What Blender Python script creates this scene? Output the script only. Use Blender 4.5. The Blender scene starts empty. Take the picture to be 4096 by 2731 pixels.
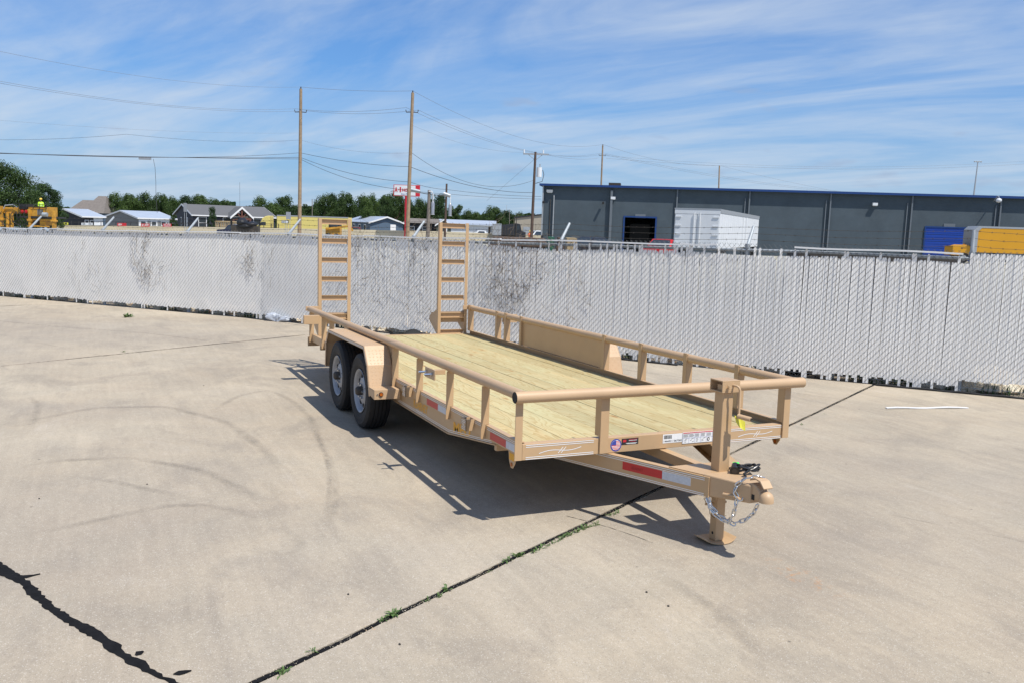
import bpy, bmesh, math, random
from math import sin, cos, pi, radians, sqrt, floor, atan2, hypot
from mathutils import Vector, Matrix, noise
random.seed(7)
D = bpy.data
SC = bpy.context.scene
COL = SC.collection

# ------------------------------------------------------------------ camera
CAMP = Vector((5.0493, -3.5183, 1.9324))
YAW, PITCH, ROLL, FPX = 2.7066, -0.1277, 0.0342, 3575.1
_r0 = Vector((sin(YAW), -cos(YAW), 0)); FW = Vector((cos(YAW)*cos(PITCH), sin(YAW)*cos(PITCH), sin(PITCH)))
_u0 = _r0.cross(FW)
RT = cos(ROLL)*_r0 + sin(ROLL)*_u0; UP = -sin(ROLL)*_r0 + cos(ROLL)*_u0
cam = D.objects.new('camera', D.cameras.new('camera')); COL.objects.link(cam)
cam.matrix_world = Matrix((( RT.x, UP.x, -FW.x, CAMP.x), (RT.y, UP.y, -FW.y, CAMP.y), (RT.z, UP.z, -FW.z, CAMP.z), (0, 0, 0, 1)))
cam.data.sensor_width = 36; cam.data.lens = 36*FPX/4096
cam.data.clip_start = .1; cam.data.clip_end = 3000
SC.camera = cam
# ------------------------------------------------------------------ sun, sky, exposure
SUNV = Vector((.53, .225, 1.0)).normalized()
SUN_EL = math.asin(SUNV.z); SUN_AZ = atan2(SUNV.y, SUNV.x)
sun = D.objects.new('sun', D.lights.new('sun', 'SUN')); COL.objects.link(sun)
sun.data.energy = 5.0; sun.data.angle = radians(.53); sun.data.color = (1.0, .955, .88)
sun.rotation_euler = SUNV.to_track_quat('Z', 'Y').to_euler()
SC.view_settings.view_transform = 'Standard'; SC.view_settings.look = 'None'
SC.view_settings.exposure = 0.15; SC.view_settings.gamma = 1; SC.view_settings.use_curve_mapping = False
world = D.worlds.new('World'); SC.world = world; world.use_nodes = True

class NT:
    """small helper round a node tree"""
    def __init__(s, tree): s.t = tree; s.n = tree.nodes; s.l = tree.links
    def new(s, typ, **kw):
        n = s.n.new(typ)
        for k, v in kw.items(): setattr(n, k, v)
        return n
    def put(s, sock, v):
        if isinstance(v, bpy.types.NodeSocket): s.l.new(v, sock)
        else: sock.default_value = v
    def math(s, op, a, b=0.0, c=0.0, clamp=False):
        n = s.new('ShaderNodeMath', operation=op); n.use_clamp = clamp
        s.put(n.inputs[0], a); s.put(n.inputs[1], b); s.put(n.inputs[2], c); return n.outputs[0]
    def vmath(s, op, a, b=(0, 0, 0)):
        n = s.new('ShaderNodeVectorMath', operation=op); s.put(n.inputs[0], a); s.put(n.inputs[1], b); return n.outputs[0]
    def mix(s, f, a, b, mode='MIX'):
        n = s.new('ShaderNodeMix', data_type='RGBA', blend_type=mode); n.clamp_factor = True
        s.put(n.inputs[0], f); s.put(n.inputs[6], rgba(a)); s.put(n.inputs[7], rgba(b)); return n.outputs[2]
    def ramp(s, f, stops):
        n = s.new('ShaderNodeValToRGB'); e = n.color_ramp.elements
        while len(e) < len(stops): e.new(.5)
        for q, (p, c) in zip(e, stops): q.position = p; q.color = rgba(c if not isinstance(c, (int, float)) else (c, c, c))
        s.put(n.inputs[0], f); return n.outputs[0]
    def noise(s, vec, scale, detail=4, rough=.55, dist=0.0, fac=True):
        n = s.new('ShaderNodeTexNoise'); s.put(n.inputs['Vector'], vec); n.inputs['Scale'].default_value = scale
        n.inputs['Detail'].default_value = detail; n.inputs['Roughness'].default_value = rough; n.inputs['Distortion'].default_value = dist
        return n.outputs[0 if fac else 1]
    def mapping(s, vec, scale=(1, 1, 1), loc=(0, 0, 0), rot=(0, 0, 0)):
        n = s.new('ShaderNodeMapping'); s.put(n.inputs[0], vec); n.inputs['Scale'].default_value = scale
        n.inputs['Location'].default_value = loc; n.inputs['Rotation'].default_value = rot; return n.outputs[0]
def rgba(c):
    if isinstance(c, bpy.types.NodeSocket): return c
    return (c[0], c[1], c[2], 1.0) if len(c) == 3 else c

def make_world():
    w = NT(world.node_tree); w.n.clear()
    out = w.new('ShaderNodeOutputWorld'); bg = w.new('ShaderNodeBackground')
    sky = w.new('ShaderNodeTexSky', sky_type='NISHITA'); sky.sun_disc = False
    sky.sun_elevation = SUN_EL; sky.sun_rotation = pi/2 - SUN_AZ
    sky.air_density = 1.0; sky.dust_density = .6; sky.ozone_density = 2.2; sky.altitude = 50
    geo = w.new('ShaderNodeTexCoord'); v = geo.outputs['Generated']
    sep = w.new('ShaderNodeSeparateXYZ'); w.put(sep.inputs[0], v)
    z = w.math('MAXIMUM', sep.outputs[2], .0)
    # clouds on a flat layer high overhead: project direction onto a plane
    cs = w.new('ShaderNodeCombineXYZ'); w.put(cs.inputs[0], sep.outputs[0]); w.put(cs.inputs[1], sep.outputs[1]); w.put(cs.inputs[2], w.math('MAXIMUM', sep.outputs[2], .012)); w.put(sky.inputs[0], cs.outputs[0])
    den = w.math('ADD', z, .10)
    cx = w.math('DIVIDE', sep.outputs[0], den); cy = w.math('DIVIDE', sep.outputs[1], den)
    cmb = w.new('ShaderNodeCombineXYZ'); w.put(cmb.inputs[0], cx); w.put(cmb.inputs[1], cy); cmb.inputs[2].default_value = 1.7
    p = w.mapping(cmb.outputs[0], rot=(0, 0, radians(-22)))
    streak = w.noise(w.mapping(p, scale=(.42, 1.0, 1)), .95, 6, .55, 1.3)
    patch = w.noise(w.mapping(p, scale=(.5, .6, 1), loc=(3.6, 2.1, 0)), .55, 3, .5, .5)
    fine = w.noise(w.mapping(p, scale=(1, 2.6, 1), loc=(7, 2, 0)), 2.6, 6, .65, .6)
    a = w.math('ADD', w.math('MULTIPLY', streak, .62), w.math('MULTIPLY', patch, .50))
    a = w.math('ADD', a, w.math('MULTIPLY', fine, .13))
    cov = w.ramp(a, [(.48, 0.0), (.57, .30), (.72, 1.0)])
    hz = w.ramp(z, [(0.0, .80), (.06, .62), (.16, .26), (.42, .02)])
    cloudcol = (7.6, 8.6, 9.9)
    skyc = w.mix(1.0, sky.outputs[0], (.40, .98, 1.66), 'MULTIPLY')
    c1 = w.mix(hz, skyc, (4.6, 6.4, 8.9))
    cf = w.math('MULTIPLY', cov, .66)
    c2 = w.mix(cf, c1, cloudcol)
    # small grey-violet puffs low in the sky
    n2 = w.noise(w.mapping(v, scale=(1, 1, 3.4), loc=(2.3, .4, 0)), 13.0, 3, .5)
    low = w.ramp(z, [(.0, 0.0), (.05, 1.0), (.13, 1.0), (.19, 0.0)])
    pf = w.math('MULTIPLY', w.ramp(n2, [(.63, 0.0), (.72, .38)]), low)
    c3 = w.mix(pf, c2, (4.4, 5.3, 7.2))
    w.put(bg.inputs[0], c3); bg.inputs[1].default_value = .075
    w.l.new(bg.outputs[0], out.inputs[0])
make_world()

# ------------------------------------------------------------------ materials
MAT = {}
def base_mat(name, color, rough=.6, metal=0.0, var=.0, vscale=3.0, bump=0.0, bscale=40.0, coat=0.0, spec=.5, dirt=0.0, dirtcol=(.12, .10, .08)):
    m = D.materials.new(name); m.use_nodes = True; t = NT(m.node_tree); t.n.clear()
    out = t.new('ShaderNodeOutputMaterial'); b = t.new('ShaderNodeBsdfPrincipled'); t.l.new(b.outputs[0], out.inputs[0])
    b.inputs['Roughness'].default_value = rough; b.inputs['Metallic'].default_value = metal
    b.inputs['Coat Weight'].default_value = coat; b.inputs['Specular IOR Level'].default_value = spec
    tc = t.new('ShaderNodeTexCoord'); v = tc.outputs['Object']; c = rgba(color)
    if var:
        n = t.noise(v, vscale, 5, .6)
        k = t.ramp(n, [(.3, 1-var), (.7, 1+var)])
        c = t.mix(1.0, c, k, 'MULTIPLY')
    if dirt:
        n = t.noise(v, vscale*2.3, 6, .65, .3)
        c = t.mix(t.math('MULTIPLY', t.ramp(n, [(.5, 0.0), (.75, 1.0)]), dirt), c, dirtcol)
        r = t.noise(v, vscale*1.7, 4); t.put(b.inputs['Roughness'], t.math('ADD', t.math('MULTIPLY', r, .3), rough-.12))
    t.put(b.inputs['Base Color'], c)
    if bump:
        n = t.noise(v, bscale, 4, .6); bp = t.new('ShaderNodeBump'); bp.inputs['Strength'].default_value = bump
        bp.inputs['Distance'].default_value = .01; t.put(bp.inputs['Height'], n); t.l.new(bp.outputs[0], b.inputs['Normal'])
    MAT[name] = m; return m
M = base_mat
TAN = M('tan_paint', (.475, .315, .172), .42, 0, .06, 2.0, .05, 160, coat=.08, dirt=.14, dirtcol=(.30, .23, .15))
TANP = M('tan_pipe_paint', (.475, .322, .188), .48, 0, .05, 3.0, .05, 160, coat=.03, dirt=.12, dirtcol=(.30, .23, .15))
BLACK = M('black_rubber', (.010, .010, .011), .75, 0, .15, 8, .25, 60)
HOLE = M('dark_hollow', (.02, .018, .016), .9)
RIM = M('silver_rim', (.30, .31, .33), .42, .30, .05, 5)
CHROME = M('zinc_steel', (.62, .63, .64), .25, 1.0, .08, 30)
GALV = M('galvanised_steel', (.36, .39, .41), .65, .35, .12, 9, .1, 50)
DKSTEEL = M('dark_steel', (.07, .06, .05), .6, .4, .2, 9)
RED = M('red_reflector', (.46, .018, .020), .35, 0, .06, 20)
WHITEREF = M('white_reflector', (.50, .53, .58), .35, 0, .10, 60)
WHITE = M('white_vinyl_print', (.74, .74, .73), .5)
YELLOWP = M('amber_lettering', (.72, .34, .01), .5)
TAGY = M('yellow_tag', (.62, .58, .06), .5, 0, .1, 20)
BLACKP = M('black_print', (.02, .02, .022), .5)
BLUEP = M('blue_print', (.04, .06, .30), .5)
REDP = M('red_print', (.50, .02, .03), .5)
AMBER = M('amber_lens', (.40, .10, .01), .25)
REDLENS = M('red_lens', (.35, .01, .01), .25)
GREENTAG = M('green_tag', (.06, .75, .10), .5)
CABLE = M('black_cable', (.015, .015, .016), .35)
SLAT = M('white_slat', (.88, .86, .82), .42, 0, .05, 1.2, 0, 1, dirt=.16, dirtcol=(.40, .39, .37))
CAPS = M('white_cap_strip', (.76, .76, .75), .5, 0, .05, 5)
WIRE = M('chain_link_wire', (.10, .105, .11), .6, .3)
TWIG = M('dry_twig', (.15, .115, .08), .9, 0, .3, 20)
DRYLEAF = M('dry_leaf', (.12, .085, .055), .9, 0, .3, 20)
WEED = M('weed_green', (.085, .145, .035), .55, 0, .3, 25)
GRASS = M('verge_grass', (.040, .085, .018), .7, 0, .4, 8)
POLE = M('weathered_pole_wood', (.26, .185, .115), .9, 0, .25, 4, .3, 20)
POLED = M('dark_pole_wood', (.075, .048, .036), .9, 0, .25, 4, .3, 20)
POLEG = M('grey_pole_wood', (.16, .135, .115), .9, 0, .25, 4, .3, 20)
CABLEW = M('aerial_wire', (.055, .055, .06), .6)
CABLEL = M('aerial_light_wire', (.20, .22, .25), .6)
SLATE = M('slate_blue_wall', (.060, .082, .100), .85, 0, .14, .5, .6, 7, dirt=.25, dirtcol=(.09, .115, .13))
DOORWAY = M('doorway_shade', (.004, .004, .004), .9)
TRIMB = M('bright_blue_trim', (.007, .042, .17), .45)
DOORB = M('blue_roller_door', (.010, .055, .33), .42)
PIPEG = M('grey_downpipe', (.13, .15, .17), .5)
WPANEL = M('white_truck_panel', (.66, .68, .70), .45, 0, .05, 1.0)
YPANEL = M('ochre_truck_panel', (.62, .30, .010), .45, 0, .05, .6)
YTRUCK = M('yellow_truck_paint', (.72, .60, .19), .4, 0, .03, 1)
YMACH = M('machine_yellow', (.50, .25, .025), .6, 0, .25, 2, dirt=.5, dirtcol=(.10, .07, .04))
GPANEL = M('grey_metal_frame', (.36, .38, .40), .45, .3)
GLASS = M('dark_window_glass', (.03, .04, .05), .12, 0, 0, 1, spec=.7)
NAVY = M('navy_siding', (.017, .022, .038), .75, 0, .06, 1)
CHAR = M('charcoal_siding', (.016, .019, .028), .75, 0, .06, 1)
GREYS = M('grey_siding', (.20, .205, .205), .8, 0, .05, 1)
BLUES = M('blue_siding', (.075, .115, .17), .8, 0, .05, 1)
GREENS = M('dark_green_siding', (.05, .065, .055), .8, 0, .05, 1)
WHITES = M('white_siding', (.66, .68, .70), .7, 0, .05, 1)
SHING = M('grey_shingles', (.115, .115, .118), .95, 0, .10, 3, .3, 8)
SHINB = M('brown_shingles', (.165, .145, .13), .95, 0, .12, 2, .3, 8)
METR = M('pale_metal_roof', (.42, .47, .54), .4, .2, .05, 1)
TIMB = M('brown_timber', (.12, .045, .03), .8, 0, .1, 3)
TRIMW = M('white_trim', (.72, .72, .72), .6)
TANW = M('tan_wall', (.34, .30, .24), .85, 0, .06, .5)
BARR = M('pale_tan_barrier', (.56, .49, .35), .9, 0, .08, .4)
REDM = M('red_paint', (.52, .015, .03), .45)
MAROON = M('maroon_car_paint', (.17, .012, .025), .3, coat=.4)
NAVYC = M('dark_blue_car_paint', (.012, .018, .05), .25, coat=.5)
WHITEC = M('white_car_paint', (.70, .71, .72), .3, coat=.4)
SILVC = M('silver_car_paint', (.35, .36, .38), .3, .4, coat=.4)
BLACKC = M('black_truck_paint', (.02, .022, .028), .3, coat=.3)
REDC = M('red_truck_paint', (.55, .012, .012), .3, coat=.4)
TARP = M('black_tarp', (.012, .013, .016), .45, 0, .2, 3)
WOODB = M('raw_board', (.42, .31, .17), .85, 0, .2, 4)
WOODD = M('old_brown_board', (.14, .09, .06), .9, 0, .3, 4)
GREENB = M('green_box_paint', (.02, .11, .06), .6)
HIVIS = M('hi_vis_yellow', (.50, .85, .04), .7)
ORANGE = M('hi_vis_orange', (.85, .18, .03), .7)
SKIN = M('skin', (.30, .16, .10), .6)
DENIM = M('blue_denim', (.04, .06, .12), .85)
HELM = M('yellow_helmet', (.75, .55, .10), .4)
PLASTIC = M('clear_plastic_bag', (.42, .45, .50), .3, 0, .2, 12)
DIRT = M('dirt', (.17, .14, .105), .95, 0, .25, 1.5, .4, 12)
ROAD = M('pale_road', (.42, .38, .31), .95, 0, .12, .2)
TAR = M('black_crack_sealant', (.010, .010, .011), .95, 0, .3, 14, .5, 40, spec=.12)
DEBR = M('dark_debris', (.03, .027, .024), .9)

def mat_concrete():
    m = D.materials.new('concrete'); m.use_nodes = True; t = NT(m.node_tree); t.n.clear()
    out = t.new('ShaderNodeOutputMaterial'); b = t.new('ShaderNodeBsdfPrincipled'); t.l.new(b.outputs[0], out.inputs[0])
    g = t.new('ShaderNodeNewGeometry'); p = g.outputs['Position']
    info = t.new('ShaderNodeObjectInfo')
    big = t.noise(p, .42, 6, .62, .4); mid = t.noise(t.mapping(p, loc=(5, 3, 0)), 1.9, 6, .62, .5)
    blot = t.noise(t.mapping(p, scale=(1, 1.8, 1), loc=(9, 1, 0), rot=(0, 0, .7)), .85, 7, .68, .8)
    c = t.ramp(big, [(.30, (.325, .265, .195)), (.50, (.400, .333, .244)), (.70, (.450, .385, .290))])
    c = t.mix(t.ramp(mid, [(.40, .0), (.62, .38)]), c, (.31, .275, .215))
    c = t.mix(t.math('MULTIPLY', t.ramp(blot, [(.49, 0.0), (.64, 1.0)]), .50), c, (.235, .200, .158))
    c = t.mix(t.math('MULTIPLY', t.ramp(blot, [(.27, 1.0), (.40, 0.0)]), .55), c, (.46, .40, .325))
    wid = t.noise(t.mapping(p, loc=(21, 4, 0)), .16, 5, .6, .6)
    c = t.mix(t.math('MULTIPLY', t.ramp(wid, [(.46, 0.0), (.60, 1.0)]), .42), c, (.27, .235, .195))
    c = t.mix(t.math('MULTIPLY', t.ramp(t.noise(t.mapping(p, scale=(1, 1, 1), loc=(2, 9, 0)), .33, 6, .68), [(.54, 0.0), (.68, 1.0)]), .45), c, (.44, .365, .265))
    drag = t.noise(t.mapping(p, scale=(.5, 9, 1), rot=(0, 0, radians(-30))), 1.6, 5, .7)
    c = t.mix(1.0, c, t.ramp(drag, [(.3, .93), (.7, 1.06)]), 'MULTIPLY')
    # exposed aggregate speckle
    vo = t.new('ShaderNodeTexVoronoi'); t.put(vo.inputs['Vector'], p); vo.inputs['Scale'].default_value = 210
    sp = t.new('ShaderNodeSeparateColor'); t.put(sp.inputs[0], vo.outputs['Color'])
    c = t.mix(t.math('MULTIPLY', t.ramp(sp.outputs[0], [(.91, 0.0), (.96, 1.0)]), .40), c, (.60, .56, .49))
    c = t.mix(t.math('MULTIPLY', t.ramp(sp.outputs[1], [(.91, 0.0), (.96, 1.0)]), .40), c, (.17, .14, .11))
    f = t.noise(p, 210, 3, .7)
    c = t.mix(1.0, c, t.ramp(f, [(.3, .86), (.7, 1.14)]), 'MULTIPLY')
    f2 = t.noise(p, 22, 5, .7)
    c = t.mix(1.0, c, t.ramp(f2, [(.3, .93), (.7, 1.07)]), 'MULTIPLY')
    vs = t.new('ShaderNodeTexVoronoi'); t.put(vs.inputs['Vector'], t.mapping(p, loc=(2, 8, 0))); vs.inputs['Scale'].default_value = 2.3
    c = t.mix(t.math('MULTIPLY', t.ramp(vs.outputs['Distance'], [(.012, 1.0), (.03, 0.0)]), .8), c, (.07, .06, .05))
    # rust drips under the coupler
    rp = t.vmath('SUBTRACT', p, (1.30, .10, 0)); rs = t.mapping(rp, scale=(2.6, 7.5, 0), rot=(0, 0, -.42)); ln = t.new('ShaderNodeVectorMath', operation='LENGTH'); t.put(ln.inputs[0], rs)
    rust = t.math('MULTIPLY', t.ramp(ln.outputs['Value'], [(.3, 1.0), (1.0, 0.0)]), t.ramp(t.noise(p, 14, 4, .7), [(.52, 0.0), (.66, .75)]))
    c = t.mix(rust, c, (.42, .20, .07))
    k = t.math('ADD', .97, t.math('MULTIPLY', info.outputs['Random'], .06))
    c = t.mix(1.0, c, k, 'MULTIPLY')
    t.put(b.inputs['Base Color'], c)
    t.put(b.inputs['Roughness'], t.math('ADD', .72, t.math('MULTIPLY', mid, .25)))
    h = t.math('ADD', t.math('MULTIPLY', f, .6), t.math('MULTIPLY', vo.outputs['Distance'], .5))
    bp = t.new('ShaderNodeBump'); bp.inputs['Strength'].default_value = .35; bp.inputs['Distance'].default_value = .004
    t.put(bp.inputs['Height'], h); t.l.new(bp.outputs[0], b.inputs['Normal'])
    return m
CONC = mat_concrete()

def mat_wood():
    m = D.materials.new('pine_plank'); m.use_nodes = True; t = NT(m.node_tree); t.n.clear()
    out = t.new('ShaderNodeOutputMaterial'); b = t.new('ShaderNodeBsdfPrincipled'); t.l.new(b.outputs[0], out.inputs[0])
    tc = t.new('ShaderNodeTexCoord'); info = t.new('ShaderNodeObjectInfo'); r = info.outputs['Random']
    cm = t.new('ShaderNodeCombineXYZ'); t.put(cm.inputs[0], t.math('MULTIPLY', r, 37.0)); t.put(cm.inputs[1], t.math('MULTIPLY', r, 11.0))
    p = t.vmath('ADD', tc.outputs['Object'], cm.outputs[0])
    warp = t.noise(t.mapping(p, scale=(.55, 2.4, 1)), 1.6, 3, .5)
    warp2 = t.noise(t.mapping(p, scale=(1.6, 9, 1)), 2.0, 2, .5)
    s = t.new('ShaderNodeSeparateXYZ'); t.put(s.inputs[0], p)
    y = t.math('ADD', t.math('MULTIPLY', s.outputs[1], 26.0), t.math('MULTIPLY', warp, 15.0))
    y = t.math('ADD', y, t.math('MULTIPLY', warp2, 1.5))
    ring = t.math('FRACT', y)
    line = t.ramp(ring, [(.0, .1), (.55, .25), (.88, 1.0), (1.0, .15)])
    fine = t.noise(t.mapping(p, scale=(3, 140, 1)), 1.0, 4, .6)
    tone = t.noise(t.mapping(p, scale=(.8, 4, 1)), 1.3, 4, .6)
    c = t.ramp(tone, [(.30, (.435, .360, .185)), (.52, (.515, .445, .245)), (.72, (.540, .420, .215))])
    c = t.mix(t.math('MULTIPLY', line, .60), c, (.33, .200, .060))
    c = t.mix(t.math('MULTIPLY', t.ramp(fine, [(.45, 0.0), (.7, 1.0)]), .22), c, (.42, .34, .17))
    c = t.mix(t.math('MULTIPLY', t.ramp(t.noise(t.mapping(p, scale=(1, 3, 1), loc=(4, 4, 0)), .9, 3), [(.5, 0.0), (.7, 1.0)]), .35), c, (.46, .47, .27))
    # knots
    vo = t.new('ShaderNodeTexVoronoi'); t.put(vo.inputs['Vector'], t.mapping(p, scale=(1.55, 4.6, .1))); vo.inputs['Scale'].default_value = 1.0
    kn = t.ramp(vo.outputs['Distance'], [(.045, 1.0), (.095, 0.0)])
    c = t.mix(t.math('MULTIPLY', kn, .85), c, (.22, .10, .035))
    hal = t.ramp(vo.outputs['Distance'], [(.05, 1.0), (.24, 0.0)])
    c = t.mix(t.math('MULTIPLY', hal, .30), c, (.52, .30, .10))
    c = t.mix(1.0, c, t.math('ADD', .88, t.math('MULTIPLY', r, .20)), 'MULTIPLY')
    t.put(b.inputs['Base Color'], c); b.inputs['Roughness'].default_value = .72; b.inputs['Specular IOR Level'].default_value = .3
    bp = t.new('ShaderNodeBump'); bp.inputs['Strength'].default_value = .25; bp.inputs['Distance'].default_value = .003
    t.put(bp.inputs['Height'], t.math('ADD', line, fine)); t.l.new(bp.outputs[0], b.inputs['Normal'])
    return m
PINE = mat_wood()

def mat_leaf(name, a, b_, c_):
    m = D.materials.new(name); m.use_nodes = True; t = NT(m.node_tree); t.n.clear()
    out = t.new('ShaderNodeOutputMaterial'); b = t.new('ShaderNodeBsdfPrincipled')
    g = t.new('ShaderNodeNewGeometry')
    n = t.noise(g.outputs['Position'], .55, 4, .6)
    c = t.ramp(n, [(.3, a), (.5, b_), (.7, c_)])
    k = t.ramp(g.outputs['Random Per Island'], [(0, .65), (1, 1.4)])
    c = t.mix(1.0, c, k, 'MULTIPLY')
    t.put(b.inputs['Base Color'], c); b.inputs['Roughness'].default_value = .6; b.inputs['Specular IOR Level'].default_value = .25
    tr = t.new('ShaderNodeBsdfTranslucent'); t.put(tr.inputs[0], t.mix(1.0, c, (1.3, 1.5, .6), 'MULTIPLY'))
    mx = t.new('ShaderNodeMixShader'); mx.inputs[0].default_value = .28; t.l.new(b.outputs[0], mx.inputs[1]); t.l.new(tr.outputs[0], mx.inputs[2])
    t.l.new(mx.outputs[0], out.inputs[0]); return m
LEAF = [mat_leaf('oak_leaf', (.024, .044, .013), (.038, .068, .018), (.062, .100, .028)),
        mat_leaf('elm_leaf', (.032, .056, .014), (.050, .086, .020), (.080, .122, .030)),
        mat_leaf('dark_leaf', (.018, .038, .014), (.028, .056, .019), (.045, .078, .026))]

def mat_mark(name, col, amt):
    m = D.materials.new(name); m.use_nodes = True; t = NT(m.node_tree); t.n.clear()
    out = t.new('ShaderNodeOutputMaterial'); b = t.new('ShaderNodeBsdfDiffuse'); b.inputs[0].default_value = rgba(col)
    tr = t.new('ShaderNodeBsdfTransparent'); g = t.new('ShaderNodeNewGeometry')
    at = t.new('ShaderNodeAttribute'); at.attribute_name = 'edge'
    n1 = t.noise(g.outputs['Position'], 3.0, 5, .7); n2 = t.noise(g.outputs['Position'], 60, 3, .7)
    a = t.math('MULTIPLY', t.ramp(n1, [(.36, .12), (.64, 1.0)]), t.ramp(n2, [(.35, .35), (.65, 1.0)]))
    a = t.math('MULTIPLY', t.math('MULTIPLY', a, at.outputs['Fac']), amt)
    mx = t.new('ShaderNodeMixShader'); t.put(mx.inputs[0], a); t.l.new(tr.outputs[0], mx.inputs[1]); t.l.new(b.outputs[0], mx.inputs[2])
    t.l.new(mx.outputs[0], out.inputs[0]); return m
MARK = mat_mark('tyre_rubber_mark', (.19, .175, .155), .36)
MARKP = mat_mark('pale_scrape_mark', (.58, .56, .54), .55)

def mat_rock():
    m = D.materials.new('limestone'); m.use_nodes = True; t = NT(m.node_tree); t.n.clear()
    out = t.new('ShaderNodeOutputMaterial'); b = t.new('ShaderNodeBsdfPrincipled'); t.l.new(b.outputs[0], out.inputs[0])
    g = t.new('ShaderNodeNewGeometry'); n = t.noise(g.outputs['Position'], 5, 6, .65, .6)
    c = t.ramp(n, [(.32, (.55, .28, .11)), (.42, (.64, .52, .36)), (.60, (.74, .66, .52)), (.75, (.60, .57, .50))])
    t.put(b.inputs['Base Color'], c); b.inputs['Roughness'].default_value = .95
    bp = t.new('ShaderNodeBump'); bp.inputs['Strength'].default_value = .8; bp.inputs['Distance'].default_value = .03
    t.put(bp.inputs['Height'], t.noise(g.outputs['Position'], 14, 6, .7)); t.l.new(bp.outputs[0], b.inputs['Normal'])
    return m
ROCK = mat_rock()

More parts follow.
